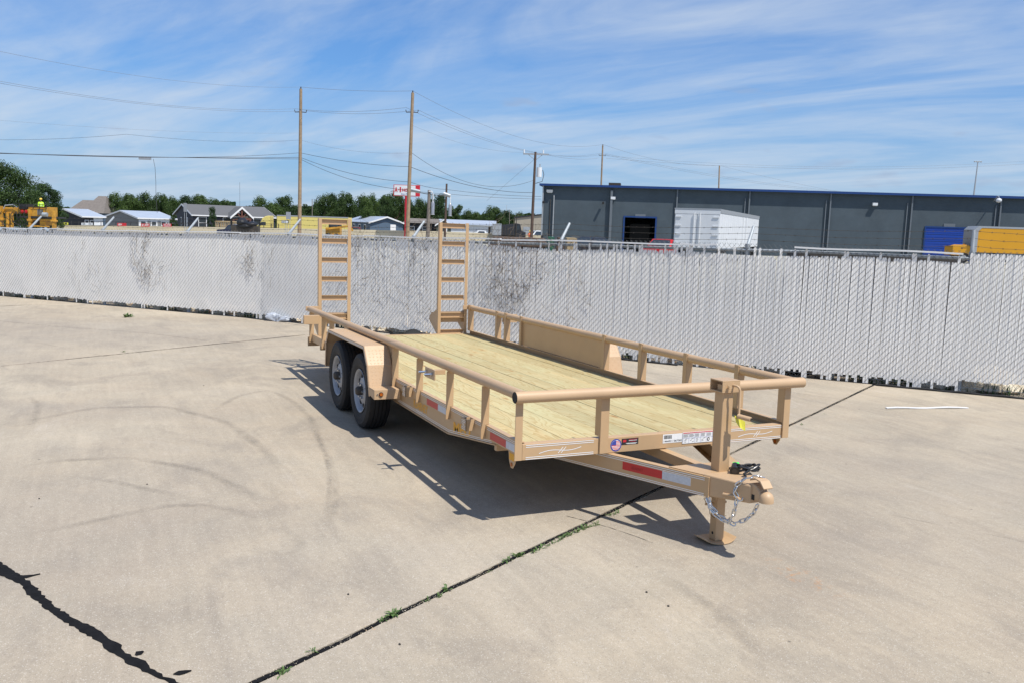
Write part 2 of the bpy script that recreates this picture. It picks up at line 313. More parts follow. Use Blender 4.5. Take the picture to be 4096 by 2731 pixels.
# ------------------------------------------------------------------ mesh helpers
def wmat(o):
    m = Matrix()
    while o is not None: m = o.matrix_basis @ m; o = o.parent
    return m
def tag(o, label=None, cat=None, group=None, kind=None):
    if label: o['label'] = label
    if cat: o['category'] = cat
    if group: o['group'] = group
    if kind: o['kind'] = kind
    return o
def emp(name, loc, rz, label, cat, group=None):
    o = D.objects.new(name, None); COL.objects.link(o); o.location = loc; o.rotation_euler = (0, 0, rz)
    o.empty_display_size = .2
    return tag(o, label, cat, group)
MB_LOCAL = False; MB_OFF = Vector((0, 0, 0))
class MB:
    def __init__(s): s.v = []; s.f = []; s.sm = False
    def add(s, vs, fs):
        k = len(s.v); s.v += [Vector(a) for a in vs]; s.f += [tuple(i+k for i in q) for q in fs]; return s
    def box(s, x0, x1, y0, y1, z0, z1):
        return s.add([(x0, y0, z0), (x1, y0, z0), (x1, y1, z0), (x0, y1, z0), (x0, y0, z1), (x1, y0, z1), (x1, y1, z1), (x0, y1, z1)],
                     [(0, 3, 2, 1), (4, 5, 6, 7), (0, 1, 5, 4), (1, 2, 6, 5), (2, 3, 7, 6), (3, 0, 4, 7)])
    def beam(s, a, b, w, h, up=(0, 0, 1)):
        a = Vector(a); b = Vector(b); d = (b-a).normalized(); up = Vector(up); sd = d.cross(up).normalized(); u = sd.cross(d)
        vs = []
        for p in (a, b):
            for i, j in ((-1, -1), (1, -1), (1, 1), (-1, 1)): vs.append(p + sd*(w/2*i) + u*(h/2*j))
        return s.add(vs, [(3, 2, 1, 0), (4, 5, 6, 7), (0, 1, 5, 4), (1, 2, 6, 5), (2, 3, 7, 6), (3, 0, 4, 7)])
    def prism(s, poly, fn0, fn1):
        """poly: list of 2-D points; fn0/fn1 turn one into a 3-D point on each end face"""
        n = len(poly); vs = [fn0(*q) for q in poly] + [fn1(*q) for q in poly]
        fs = [tuple(range(n-1, -1, -1)), tuple(range(n, 2*n))] + [(i, (i+1) % n, n+(i+1) % n, n+i) for i in range(n)]
        return s.add(vs, fs)
    def px(s, poly, x0, x1): return s.prism(poly, lambda a, b: (x0, a, b), lambda a, b: (x1, a, b))
    def py(s, poly, y0, y1): return s.prism(poly, lambda a, b: (a, y0, b), lambda a, b: (a, y1, b))
    def pz(s, poly, z0, z1): return s.prism(poly, lambda a, b: (a, b, z0), lambda a, b: (a, b, z1))
    def tube(s, pts, r, n=8, caps=True, closed=False):
        pts = [Vector(p) for p in pts]; m = len(pts); rs = r if isinstance(r, (list, tuple)) else [r]*m
        k = len(s.v); prev = None
        for i, p in enumerate(pts):
            if closed: d = (pts[(i+1) % m]-pts[i-1]).normalized()
            else: d = (pts[min(i+1, m-1)]-pts[max(i-1, 0)]).normalized()
            if prev is None: a = d.orthogonal().normalized()
            else:
                a = prev - d*prev.dot(d); a = a.normalized() if a.length > 1e-6 else d.orthogonal().normalized()
            prev = a; b = d.cross(a)
            for j in range(n): s.v.append(p + (a*cos(2*pi*j/n)+b*sin(2*pi*j/n))*rs[i])
        rng = m if closed else m-1
        for i in range(rng):
            for j in range(n):
                a0 = k+i*n; b0 = k+((i+1) % m)*n
                s.f.append((a0+j, a0+(j+1) % n, b0+(j+1) % n, b0+j))
        if caps and not closed:
            s.f.append(tuple(k+j for j in range(n-1, -1, -1))); s.f.append(tuple(k+(m-1)*n+j for j in range(n)))
        return s
    def lathe(s, prof, n, fn, closed=False):
        """prof: (r, h); fn(c, s_, r, h) -> point"""
        k = len(s.v); m = len(prof)
        for i in range(n):
            c, q = cos(2*pi*i/n), sin(2*pi*i/n)
            for r, h in prof: s.v.append(Vector(fn(c, q, r, h)))
        for i in range(n):
            a = k+i*m; b = k+((i+1) % n)*m
            for j in range(m if closed else m-1):
                j2 = (j+1) % m
                s.f.append((a+j, b+j, b+j2, a+j2))
        return s
    def ball(s, c, rx, ry=None, rz=None, n=10, m=7):
        ry = ry or rx; rz = rz or rx
        prof = [(sin(pi*j/m), -cos(pi*j/m)) for j in range(m+1)]
        return s.lathe(prof, n, lambda a, b, r, h: (c[0]+a*r*rx, c[1]+b*r*ry, c[2]+h*rz))
    def build(s, name, mat, parent=None, world=True, smooth=False, bevel=0.0, mats=None, loc=None):
        me = D.meshes.new(name)
        if MB_LOCAL: vs = [v+MB_OFF for v in s.v]        # already in the thing's own frame
        elif parent is not None and world:
            inv = wmat(parent).inverted(); vs = [inv @ v for v in s.v]
        elif parent is None and world:
            if loc is None:
                xs = [v.x for v in s.v]; ys = [v.y for v in s.v]; zs = [v.z for v in s.v]
                loc = Vector(((min(xs)+max(xs))/2, (min(ys)+max(ys))/2, min(zs)))
            vs = [v-Vector(loc) for v in s.v]
        else: vs = s.v
        me.from_pydata([tuple(v) for v in vs], [], s.f); me.materials.append(mat)
        bm = bmesh.new(); bm.from_mesh(me); bmesh.ops.remove_doubles(bm, verts=bm.verts, dist=1e-6) if smooth else None
        bmesh.ops.recalc_face_normals(bm, faces=bm.faces); bm.to_mesh(me); bm.free()
        if smooth:
            me.polygons.foreach_set('use_smooth', [True]*len(me.polygons))
            try: me.set_sharp_from_angle(angle=radians(38))
            except Exception: pass
        o = D.objects.new(name, me); COL.objects.link(o)
        if parent is not None: o.parent = parent
        elif loc is not None: o.location = loc
        if bevel:
            b = o.modifiers.new('bevel', 'BEVEL'); b.width = bevel; b.segments = 2; b.limit_method = 'ANGLE'; b.angle_limit = radians(35)
            b.harden_normals = False
        return o
def inst(me, name, parent, loc=(0, 0, 0), rot=(0, 0, 0), scale=(1, 1, 1)):
    o = D.objects.new(name, me); COL.objects.link(o); o.parent = parent; o.location = loc; o.rotation_euler = rot; o.scale = scale; return o
def text(body, name, mat, parent, org, xd, yd, height=None, width=None, font_shear=0.0, thick=.0006, bold=0.0):
    """flat lettering as a mesh: org is its lower left corner in world space, xd/yd its directions"""
    cu = D.curves.new('lettering', 'FONT'); cu.body = body; cu.size = 1; cu.extrude = 0; cu.resolution_u = 3; cu.shear = font_shear; cu.offset = bold
    to = D.objects.new('lettering', cu); COL.objects.link(to)
    me = D.meshes.new_from_object(to.evaluated_get(bpy.context.evaluated_depsgraph_get()))
    D.objects.remove(to); D.curves.remove(cu)
    xs = [v.co.x for v in me.vertices]; ys = [v.co.y for v in me.vertices]
    w0, h0 = max(xs)-min(xs), max(ys)-min(ys)
    sy = height/h0 if height else width/w0; sx = width/w0 if width else sy
    inv = Matrix() if MB_LOCAL else wmat(parent).inverted(); org = Vector(org)+(MB_OFF if MB_LOCAL else Vector((0, 0, 0))); xd = Vector(xd).normalized(); yd = Vector(yd).normalized(); nn = xd.cross(yd)*thick
    for v in me.vertices: v.co = inv @ (org + xd*((v.co.x-min(xs))*sx) + yd*((v.co.y-min(ys))*sy) + nn)
    me.materials.clear(); me.materials.append(mat)
    o = D.objects.new(name, me); COL.objects.link(o); o.parent = parent; return o

# picture position (on a 2352 x 1568 view) and forward depth -> a place in the world
def ray(u, v):
    return FW + RT*((u*1.7415-2048)/FPX) - UP*((v*1.7415-1365.5)/FPX)
def pt(u, v, dep): return CAMP + ray(u, v)*dep
FH = Vector((cos(YAW), sin(YAW), 0)); RH = Vector((sin(YAW), -cos(YAW), 0)); RZ = YAW-pi/2
FD = FPX/1.7415
def zg(dep, lat):
    u = 1176+FD*lat/max(dep, 1.0); dl = min(52, max(18.0, 50.7-.0142*u))
    if dep > 150: return CAMP.z-dl*dep/FD
    return max(0, (dep-27)/123.0)*(CAMP.z-dl*150/FD)
def hor(u): return 480+.0342*(u+9)
def base(u, dep):
    p = pt(u, hor(u), dep); return Vector((p.x, p.y, zg(dep, (p-CAMP).dot(RH))))
def ground(u, v, z=0):
    d = ray(u, v); return CAMP + d*((z-CAMP.z)/d.z)
def zat(v, u, dep): return pt(u, v, dep).z

# ================================================================== SETTING
N1 = Vector((.869, .495, 0)).normalized(); T1 = Vector((-N1.y, N1.x, 0))   # slab grid: across and along the long joint
FNODE = [Vector(p+(0,)) for p in ((-21.6, -8.9), (-17.87, -5.53), (-12.51, -.70), (-7.77, 2.63), (-4.54, 5.14), (-2.36, 7.11), (1.6, 10.7))]
FHT = [1.42, 1.50, 1.635, 1.72, 1.775, 1.775, 1.775]
FS = [0.0]
for i_ in range(6): FS.append(FS[-1]+(FNODE[i_+1]-FNODE[i_]).length)
FLEN = FS[-1]
def fseg(s):
    i = 0
    while i < 5 and s > FS[i+1]: i += 1
    return i, (s-FS[i])/(FS[i+1]-FS[i])
def fdir(s):
    i, f = fseg(s); d0 = (FNODE[i+1]-FNODE[i]).normalized(); return d0
def fpt(s, off=0.0, z=0.0):
    i, f = fseg(s); p = FNODE[i].lerp(FNODE[i+1], f); d = fdir(s)
    return Vector((p.x-d.y*off, p.y+d.x*off, z))
def fht(s):
    i, f = fseg(s); return FHT[i]+(FHT[i+1]-FHT[i])*f
def s_of(u, v=700):
    d = ray(u, v)
    for i in range(6):
        A = FNODE[i]; B = FNODE[i+1]; dd = (B-A).normalized(); n = Vector((-dd.y, dd.x, 0)); t = (A-CAMP).dot(n)/d.dot(n); q = (CAMP+d*t-A).dot(dd)
        if t > 0 and (q <= (B-A).length or i == 5) and (q >= 0 or i == 0): return FS[i]+q
    return 0

def mat_far_ground():
    m = D.materials.new('yard_surface'); m.use_nodes = True; t = NT(m.node_tree); t.n.clear()
    out = t.new('ShaderNodeOutputMaterial'); b = t.new('ShaderNodeBsdfPrincipled'); t.l.new(b.outputs[0], out.inputs[0]); b.inputs['Roughness'].default_value = .95
    g = t.new('ShaderNodeNewGeometry'); p = g.outputs['Position']
    n1 = t.noise(p, .08, 4, .6); n2 = t.noise(p, 1.5, 5, .65)
    sub = t.vmath('SUBTRACT', p, tuple(CAMP)); dt = t.new('ShaderNodeVectorMath', operation='DOT_PRODUCT'); t.put(dt.inputs[0], sub); dt.inputs[1].default_value = tuple(FH)
    f = t.ramp(t.math('MULTIPLY', dt.outputs['Value'], .01), [(.30, 0.0), (.55, 1.0)])
    near = t.mix(n2, (.055, .048, .036), (.10, .085, .06)); far = t.mix(n1, (.40, .36, .29), (.30, .30, .24))  # near earth tone darkened to put shade behind the slat gaps
    t.put(b.inputs['Base Color'], t.mix(f, near, far)); return m
def setting():
    # terrain: one sheet to the horizon, rising very gently beyond the fence
    mb = MB(); deps = [-60, -20, 0, 10, 20, 27, 50, 75, 100, 125, 150, 200, 300, 500, 900]; lat = [-900, -500, -300]+[-200+12.5*k for k in range(37)]+[350, 500, 900]
    for dp in deps:
        for l in lat:
            p = CAMP + FH*dp + RH*l; mb.v.append(Vector((p.x, p.y, zg(dp, l)-.06)))
    w = len(lat)
    for i in range(len(deps)-1):
        for j in range(w-1): mb.f.append((i*w+j, i*w+j+1, (i+1)*w+j+1, (i+1)*w+j))
    o = mb.build('ground', mat_far_ground(), loc=(0, 0, 0)); tag(o, kind='structure')
    # dirt verge under the fence and behind it
    mb = MB(); pts = []
    pts = [fpt(FS[k]+.01, -.35) for k in range(6)]+[fpt(FLEN, -.35), fpt(FLEN, 3.2)]+[fpt(FS[k]+.01, 3.2) for k in range(5, -1, -1)]
    mb.pz([(p.x, p.y) for p in pts], -.05, -.022)
    tag(mb.build('verge', DIRT, loc=(0, 0, 0)), kind='structure')
    # concrete lot of cast slabs with open joints
    lot = MB(); q = []
    for n_, t_ in ((-32, -40), (26, -40), (26, 40), (-32, 40)): q.append(N1*n_+T1*t_)
    fn = [(p.dot(N1), p.dot(T1)) for p in FNODE]
    def tf(n):           # the fence line in slab coordinates
        i = 0
        while i < len(fn)-2 and n > fn[i+1][0]: i += 1
        (a, b), (c, d) = fn[i], fn[i+1]; return b+(d-b)*(n-a)/(c-a)
    bed = [N1*-32+T1*-40, N1*26+T1*-40]+[N1*(26-58*k/60)+T1*(tf(26-58*k/60)-.04) for k in range(61)]
    lot.pz([(p.x, p.y) for p in bed], -.05, -.018)
    lo = lot.build('parking_lot', DEBR, loc=(0, 0, 0)); tag(lo, kind='structure')
    ns = [-32, -24, -16.0, -8.87, -.243, 8.4, 17, 26]; ts = [-40]+[1.03+4.44*k for k in range(-7, 6) if k != -1]+[40]
    for i in range(len(ns)-1):
        for j in range(len(ts)-1):
            ga = .019 if i == 4 else .010; gb = .019 if i == 3 else .010
            n0, n1, t0, t1 = ns[i]+ga, ns[i+1]-gb, ts[j]+.0018, ts[j+1]-.0018
            ctr = N1*((n0+n1)/2)+T1*((t0+t1)/2)
            near = (ctr-Vector((0, 0, 0))).length < 14
            st = .22 if near else 2.0; jit = .0045 if near else 0
            m = max(2, int((n1-n0)/(.22 if near else .6)))
            ks = [n0+(n1-n0)*k/m for k in range(m+1)]
            if max(tf(k)-.04 for k in ks) <= t0+.05: continue
            ks = [k for k in ks if tf(k)-.04 > t0+.02]
            J = lambda p: p+Vector((random.uniform(-jit, jit), random.uniform(-jit, jit), 0))
            poly = [J(N1*k+T1*t0) for k in ks]
            tb_ = min(t1, tf(ks[-1])-.04); mm = max(1, int((tb_-t0)/(.22 if near else 1.5)))
            poly += [J(N1*ks[-1]+T1*(t0+(tb_-t0)*q_/mm)) for q_ in range(1, mm)]
            poly += [J(N1*k+T1*min(t1, tf(k)-.04)) for k in reversed(ks)]
            tb_ = min(t1, tf(ks[0])-.04); mm = max(1, int((tb_-t0)/(.22 if near else 1.5)))
            poly += [J(N1*ks[0]+T1*(tb_-(tb_-t0)*q_/mm)) for q_ in range(1, mm)]
            mb = MB(); mb.pz([(p.x, p.y) for p in poly], -.030, random.uniform(-.0012, .0012))
            o = mb.build('concrete_slab', CONC, lo)
setting()

def ribbon(pts, widths, z, mat, name, label, cat, group=None, jag=0.0, parent=None, mark=False, thick=.0):
    """irregular flat band along points on the ground"""
    P = []
    for i in range(len(pts)-1):
        a, b = Vector(pts[i]), Vector(pts[i+1]); m = max(1, int((b-a).length/(.05 if mark else .022)))
        wa, wb = widths[i], widths[i+1]
        for k in range(m): P.append((a+(b-a)*(k/m), wa+(wb-wa)*k/m))
    P.append((Vector(pts[-1]), widths[-1]))
    # smooth the path a little
    for _ in range(6 if mark else 1):
        P = [P[0]]+[((P[i-1][0]+P[i][0]*2+P[i+1][0])/4, P[i][1]) for i in range(1, len(P)-1)]+[P[-1]]
    mb = MB(); rows = 4 if mark else 2; ev = []
    for i, (p, w) in enumerate(P):
        d = (P[min(i+1, len(P)-1)][0]-P[max(i-1, 0)][0]).normalized(); n = Vector((-d.y, d.x, 0))
        for j in range(rows+1):
            f = j/rows*2-1
            jj = random.uniform(-jag, jag) if j in (0, rows) else 0
            q = p+n*(f*w/2+jj); mb.v.append(Vector((q.x, q.y, z+(thick if 0 < j < rows else 0))))
            e = (1-abs(f))**.6 if mark else 1; e *= min(1, i/8, (len(P)-1-i)/8) if mark else 1; ev.append(e)
    for i in range(len(P)-1):
        for j in range(rows): a = i*(rows+1)+j; mb.f.append((a, a+1, a+rows+2, a+rows+1))
    if not mark:
        k = len(mb.v)
    o = mb.build(name, mat, parent)
    if mark:
        at = o.data.attributes.new('edge', 'FLOAT', 'POINT'); at.data.foreach_set('value', ev)
    if label: tag(o, label, cat, group)
    return o
G = lambda l: [ground(u, v) for u, v in l]
def joint_grit():
    r_ = random.Random(8); mb = MB()
    for k in range(2600):
        t = r_.uniform(-4.2, 6.6); n_ = -.243+r_.gauss(0, .022); p = N1*n_+T1*t; s_ = r_.uniform(.0012, .0042)
        mb.add([p+Vector((s_, 0, .001)), p+Vector((-s_*.5, s_*.8, .001)), p+Vector((-s_*.5, -s_*.8, .001)), p+Vector((0, 0, .001+s_*1.2))], [(0, 1, 3), (1, 2, 3), (2, 0, 3)])
    o = mb.build('grit', ROCK, loc=(0, 0, 0)); tag(o, 'loose pale grit scattered along the long joint', 'grit', kind='stuff')
joint_grit()
def floor_marks():
    # black filler in the long joints
    for n_, ta_, tb2, w0, lab in ((-.243, -8, 7.0, .019, 'black filler strip in the long weedy joint crossing the foreground'), (-8.87, -9, 4.6, .022, 'thin black filler strip in the far left joint'), (-16.0, -3, 3.6, .020, 'farthest dark joint strip near the left fence')):
        P_ = [N1*(n_+.008*sin(k*1.3)*random.random())+T1*(ta_+(tb2-ta_)*k/60) for k in range(61)]
        ribbon(P_, [w0*(1+.55*sin(k*.37)*sin(k*.11+1))*random.uniform(.55, 1.3)*(1.25 if (k < 28 and n_ > -1) else .8) for k in range(61)], .0026, TAR, 'joint_filler', lab, 'joint filler', 'joint filler strips', jag=.004, thick=.0005)
    # tar crack in the lower left corner
    c = G([(-60, 1262), (0, 1301), (18, 1318), (60, 1340), (75, 1358), (98, 1378), (125, 1402), (160, 1425), (195, 1441), (232, 1466), (262, 1487), (280, 1503), (318, 1524), (345, 1542), (372, 1556), (400, 1569), (440, 1590)])
    w = [.045, .05, .075, .05, .06, .04, .05, .045, .06, .045, .06, .04, .055, .035, .022, .035, .02]
    ribbon(c, w, .003, TAR, 'crack_sealant', 'thick wavy black tar seam filling the joint in the lower left corner of the lot', 'sealant', jag=.008, thick=.004)
    for (pl, nm) in ((G([(398, 1549), (410, 1546), (440, 1542)]), 'small flat black tar blot right of the end of the tar seam'), (G([(310, 1505), (318, 1500), (330, 1497)]), 'tiny black tar crumb beside the tar seam'), (G([(40, 1322), (62, 1325), (92, 1318)]), 'black tar spur sticking out of the seam near the left edge')):
        ribbon(pl, [.012, .040, .01], .0045, TAR, 'tar_blot', nm, 'tar blot', 'loose tar blots', jag=.006, thick=.002)
    # hairline crack left of the jack stand
    ribbon(G([(1300, 1184), (1350, 1197), (1400, 1211), (1465, 1233), (1500, 1247)]), [.004, .005, .004, .004, .002], .003, DEBR, 'hairline_crack', 'thin wavering hairline crack running from the weedy joint toward the jack stand', 'crack', jag=.002)
    ribbon(G([(0, 738), (150, 752), (330, 765), (480, 783)]), [.006]*4, .003, DEBR, 'hairline_crack', 'thin faint crack across the far left slab', 'crack', jag=.004)
    A = lambda l: G([((0+x*.5952)/1.7415, (1900+y*.5952)/1.7415) for x, y in l])
    B = lambda l: G([((1050+x*.4783)/1.7415, (1400+y*.4783)/1.7415) for x, y in l])
    marks = [
        (A([(-20, 440), (300, 380), (600, 315), (900, 250), (1100, 205), (1300, 195), (1480, 215), (1650, 260), (1800, 320)]), .10, 'long pale curved tyre mark sweeping across the left foreground'),
        (A([(1800, 330), (1960, 400), (2050, 470), (2030, 520), (1940, 545), (1830, 545), (1750, 515), (1715, 465)]), .10, 'tight hook shaped tyre mark left of the trailer shadow'),
        (A([(430, 0), (700, 30), (950, 85), (1150, 125), (1320, 165)]), .10, 'faint tyre arc above the long curved mark'),
        (A([(1650, 10), (1780, 60), (1880, 110), (1890, 160)]), .13, 'short dark smudged tyre arc below the trailer shadow'),
        (B([(-450, 520), (-200, 380), (50, 330), (250, 420), (400, 560), (480, 760), (560, 930), (600, 1080), (600, 1260), (560, 1480)]), .09, 'curved tyre track bending toward the camera beside the trailer shadow'),
        (B([(430, 660), (500, 800), (540, 930), (560, 1050), (550, 1250), (520, 1430)]), .05, 'narrow inner line of the curved tyre track'),
        (B([(-2000, 600), (-1400, 480), (-800, 470), (-300, 600), (0, 820), (150, 1000)]), .12, 'wide faint tyre arc across the left middle of the lot'),
        (B([(150, 740), (500, 745), (760, 742)]), .05, 'straight faint scuff pointing at the front wheel'),
        (G([(0, 985), (60, 975), (130, 962)]), .10, 'dark tyre scuff at the left edge of the lot'),
        (G([(0, 1080), (120, 1058), (300, 1050), (470, 1080), (600, 1150)]), .12, 'broad grey tyre arc left of the hook shaped mark'),
        (G([(60, 905), (90, 930), (70, 985)]), .09, 'short skid mark on the left slab'),
        (G([(1500, 1310), (1600, 1370), (1700, 1450), (1760, 1540)]), .13, 'faint tyre track in the lower right foreground'),
        (G([(2300, 1020), (2345, 1030), (2352, 1050)]), .10, 'small dark scuff at the right edge'),
    ]
    for p, w, l in marks: ribbon(p, [w]*len(p), .0032, MARK, 'tyre_mark', l, 'tyre mark', 'tyre marks on the concrete', mark=True)
    for p, l in ((G([(1105, 1492), (1150, 1505), (1180, 1500)]), 'pale scraped patch in the bottom middle foreground'), (G([(385, 1130), (440, 1128), (480, 1125)]), 'pale dashes scraped along the long tyre mark')):
        ribbon(p, [.10]*3, .0033, MARKP, 'scrape_mark', l, 'scrape', mark=True)
    # crumbs of debris
    spots = [(338, 1112, 'small black crumb on the left slab'), (800, 1365, 'dark pebble left of the weedy joint'), (918, 1480, 'dark pebble in the middle foreground'), (1535, 1392, 'dark pebble right of the weedy joint'),
             (1485, 1360, 'brown crumb below the hairline crack'), (90, 1145, 'black speck near the left edge'), (468, 885, 'black chip on the far left slab'), (1265, 840, 'dark chip on the deck side of the far slab')]
    for u, v, l in spots:
        p = ground(u, v); mb = MB(); mb.ball((p.x, p.y, .004), .009, .006, .004, 6, 4); tag(mb.build('pebble', DEBR), l, 'pebble', 'loose crumbs on the concrete')
floor_marks()

# ================================================================== TRAILER
ZT, ZB, ZTF, ZBF, ZD, ZR = .622, .530, .608, .503, .570, .923      # side rail top / bottom, deck, pipe centre
LX, WO = -6.262, 1.100
def lugs(mb, org, ud, vd, ul, vl, inside=None, sp=.034):
    """raised lozenges of tread plate"""
    org = Vector(org); ud = Vector(ud).normalized(); vd = Vector(vd).normalized(); nn = ud.cross(vd)
    for i in range(int(ul/sp)):
        for j in range(int(vl/sp)):
            c = org+ud*((i+.5)*sp)+vd*((j+.5)*sp)
            a = (1 if (i+j) % 2 else -1)*pi/4; A = (ud*cos(a)+vd*sin(a))*.0140; B = (-ud*sin(a)+vd*cos(a))*.0044
            k = nn*.0015
            mb.add([c-A, c-B, c+A, c+B, c-A*.45+k, c+A*.45+k], [(0, 1, 4), (1, 2, 5), (1, 5, 4), (2, 3, 5), (3, 0, 4), (3, 4, 5)])
def stripe(parent, pts, w, nrm, mat=WHITE, name='pinstripe', thick=.0012):
    """thin flat band along pts, lying on a face with normal nrm"""
    mb = MB(); nrm = Vector(nrm).normalized(); P = [Vector(p) for p in pts]; L = []
    for i, p in enumerate(P):
        d = (P[min(i+1, len(P)-1)]-P[max(i-1, 0)]).normalized(); sd = d.cross(nrm).normalized()
        L.append((p+sd*(w/2)+nrm*thick, p-sd*(w/2)+nrm*thick))
    for a, b in L: mb.v += [a, b]
    for i in range(len(L)-1): mb.f.append((2*i, 2*i+1, 2*i+3, 2*i+2))
    return mb.build(name, mat, parent)
def quadplate(parent, name, mat, o, xd, yd, w, h, thick=.0015):
    o = Vector(o); xd = Vector(xd).normalized(); yd = Vector(yd).normalized(); n = xd.cross(yd)
    mb = MB(); a, b, c, d = o, o+xd*w, o+xd*w+yd*h, o+yd*h
    mb.add([a, b, c, d, a+n*thick, b+n*thick, c+n*thick, d+n*thick], [(3, 2, 1, 0), (4, 5, 6, 7), (0, 1, 5, 4), (1, 2, 6, 5), (2, 3, 7, 6), (3, 0, 4, 7)])
    return mb.build(name, mat, parent)

def make_trailer():
    T = emp('utility_trailer', (0, 0, -.0517), 0, 'tan tandem axle flatbed trailer with pine deck, pipe rails and two upright ramps', 'trailer')
    T.rotation_euler = (0, -.0104, 0)      # the drawbar rides slightly high on its jack
    global MB_LOCAL
    MB_LOCAL = True
    # ---- deck planks
    pw = .193
    for k in range(11):
        y0 = -1.0615+k*pw+.0012; mb = MB(); j = random.uniform(-.0012, .0012)
        h_ = .0032+random.uniform(-.0006, .0010); mb.px([(y0-.0009, ZD-.038), (y0+pw-.0015, ZD-.038), (y0+pw-.0015, ZD-.020), (y0+pw-h_, ZD-.019), (y0+pw-h_, ZD+j), (y0+h_-.0024, ZD+j), (y0+h_-.0024, ZD-.019), (y0-.0009, ZD-.020)], -6.22, -.035)
        mb.build('plank', PINE, T)
    mb = MB(); mb.box(-6.262, -6.222, -1.06, 1.06, ZD-.07, ZD+.006); mb.build('rear_edge_angle', TAN, T, bevel=.002)
    # bolts in the planks
    # ---- side channels (C shaped) and front channel
    for sg, lab in ((-1, None), (1, None)):
        f = lambda y: sg*y
        mb = MB(); prof = [(1.062, ZB), (1.103, ZB), (1.103, ZT), (1.062, ZT), (1.062, ZT-.007), (1.094, ZT-.007), (1.094, ZB+.007), (1.062, ZB+.007)]
        mb.px([(sg*a, b) for a, b in prof], LX, .012)
        mb.build('side_rail', TAN, T, bevel=.0025)
    mb = MB(); mb.box(.012, .030, -1.085, 1.085, ZBF, ZTF); mb.box(-.034, .012, -1.06, 1.06, ZTF-.008, ZTF)
    fc = mb.build('front_rail', TAN, T, bevel=.003)
    # deep main beams under the deck
    beam = [(-4.9, ZB-.001), (-4.9, .42), (-2.62, .404), (-1.30, .397), (-.38, .515), (-.38, ZB-.001)]
    for sg in (-1, 1):
        mb = MB(); mb.py(beam, sg*1.060, sg*1.082)
        fl = []
        for (a, b), (c, d) in (((-4.9, .42), (-2.62, .404)), ((-2.62, .404), (-1.30, .397)), ((-1.30, .397), (-.38, .515))):
            mb.prism([(a, b-.008), (c, d-.008), (c, d), (a, b)], lambda x, z: (x, sg*1.035, z), lambda x, z: (x, sg*1.092, z))
        bm_ = mb.build('main_beam', TAN, T, bevel=.0015)
        if sg < 0:
            for dz in (.010, .024):
                stripe(bm_, [(-2.58, -1.0822, .404+dz), (-1.30, -1.0822, .398+dz), (-.46, -1.0822, .502+dz*.8)], .0042, (0, -1, 0))
            text('KEARNEY', 'lettering', YELLOWP, bm_, (-2.15, -1.0826, .446), (1, 0, 0), (0, 0, 1), height=.066, width=.36, bold=.02)
            text('TRAILERS, LLC.', 'lettering', WHITE, bm_, (-2.10, -1.0826, .424), (1, 0, 0), (0, 0, 1), height=.015, width=.30, bold=.01)
            text('MED', 'lettering', YELLOWP, bm_, (-1.195, -1.0828, .428), (1, 0, .08), (0, 0, 1), height=.080, width=.345, bold=.035)
    # cross members and axles beneath
    for x in [-.45-.60*k for k in range(10)]:
        mb = MB(); mb.box(x-.02, x+.02, -1.058, 1.058, ZD-.115, ZD-.039); mb.build('cross_member', TAN, T)
    # ---- pinstripes and reflectors on the near side rail
    nr = (0, -1, 0); ysd = -1.1032
    for a, b in ((-5.40, -4.5), (-2.59, -2.22), (-2.10, -1.99), (-1.91, -1.27), (-1.20, -.83), (-.73, -.58), (-.50, -.02)):
        for z in (ZT-.012, ZT-.024): stripe(fc if False else T, [(a, ysd, z), (b, ysd, z)], .0038, nr)
    for x0, xm, x1 in ((-1.755, -1.49, -1.27), (-.445, -.18, -.005), (-5.36, -5.22, -5.08)):
        quadplate(T, 'red_reflector', RED, (x0, ysd, ZB+.010), (1, 0, 0), (0, 0, 1), xm-x0, .050)
        quadplate(T, 'white_reflector', WHITEREF, (xm+.0005, ysd, ZB+.010), (1, 0, 0), (0, 0, 1), x1-xm, .050)
    # ---- front rail decoration
    ex = .0302
    for y0, y1 in ((-1.06, -.56), (.55, 1.035)):
        for z in (ZTF-.008, ZTF-.020, ZBF+.006, ZBF+.018):
            stripe(fc, [(ex, y0, z), (ex, y1, z)], .0045, (1, 0, 0))
        ym = (y0+y1)/2; w = .155
        pts = []
        for k in range(17):
            f = k/16*2-1; pts.append((ex, ym+f*w, (ZBF+ZTF)/2-.003-.008*sin(f*pi*.95)+f*.004+.009*f*abs(f)))
        stripe(fc, pts, .0046, (1, 0, 0))
        for d in (-.010, .012): stripe(fc, [(ex+.0004, ym+.012+d-.018, ZBF+.030), (ex+.0004, ym+.012+d+.018, ZTF-.036)], .0042, (1, 0, 0))
    # stickers
    cy, cz, r = -.387, .554, .043
    def disc(name, mat, r_, dx, parent):
        mb = MB(); mb.px([(cy+r_*cos(2*pi*k/28), cz+r_*sin(2*pi*k/28)) for k in range(28)], ex, ex+dx); return mb.build(name, mat, parent)
    fl = disc('flag_sticker', BLUEP, r, .0008, fc)
    disc('sticker_ring', WHITE, r*.80, .0014, fl)
    for k in range(7):
        z = cz-.03+.0092*k; half = sqrt(max(0, (r*.78)**2-(z-cz+.0)**2))
        mb = MB(); y0 = cy-half if z < cz else cy; mb.box(ex+.0014, ex+.0019, y0, cy+half, z-.0022, z+.0022); mb.build('flag_stripe', REDP, fl)
    mb = MB(); mb.px([(cy, cz+.001)]+[(cy+r*.78*cos(a), cz+.001+r*.76*sin(a)) for a in [pi/2+pi/2*k/8 for k in range(9)]], ex+.0014, ex+.0024); mb.build('flag_canton', BLUEP, fl)
    st = quadplate(fc, 'black_sticker', BLACKP, (ex, -.343, .552), (0, 1, 0), (0, 0, 1), .132, .042)
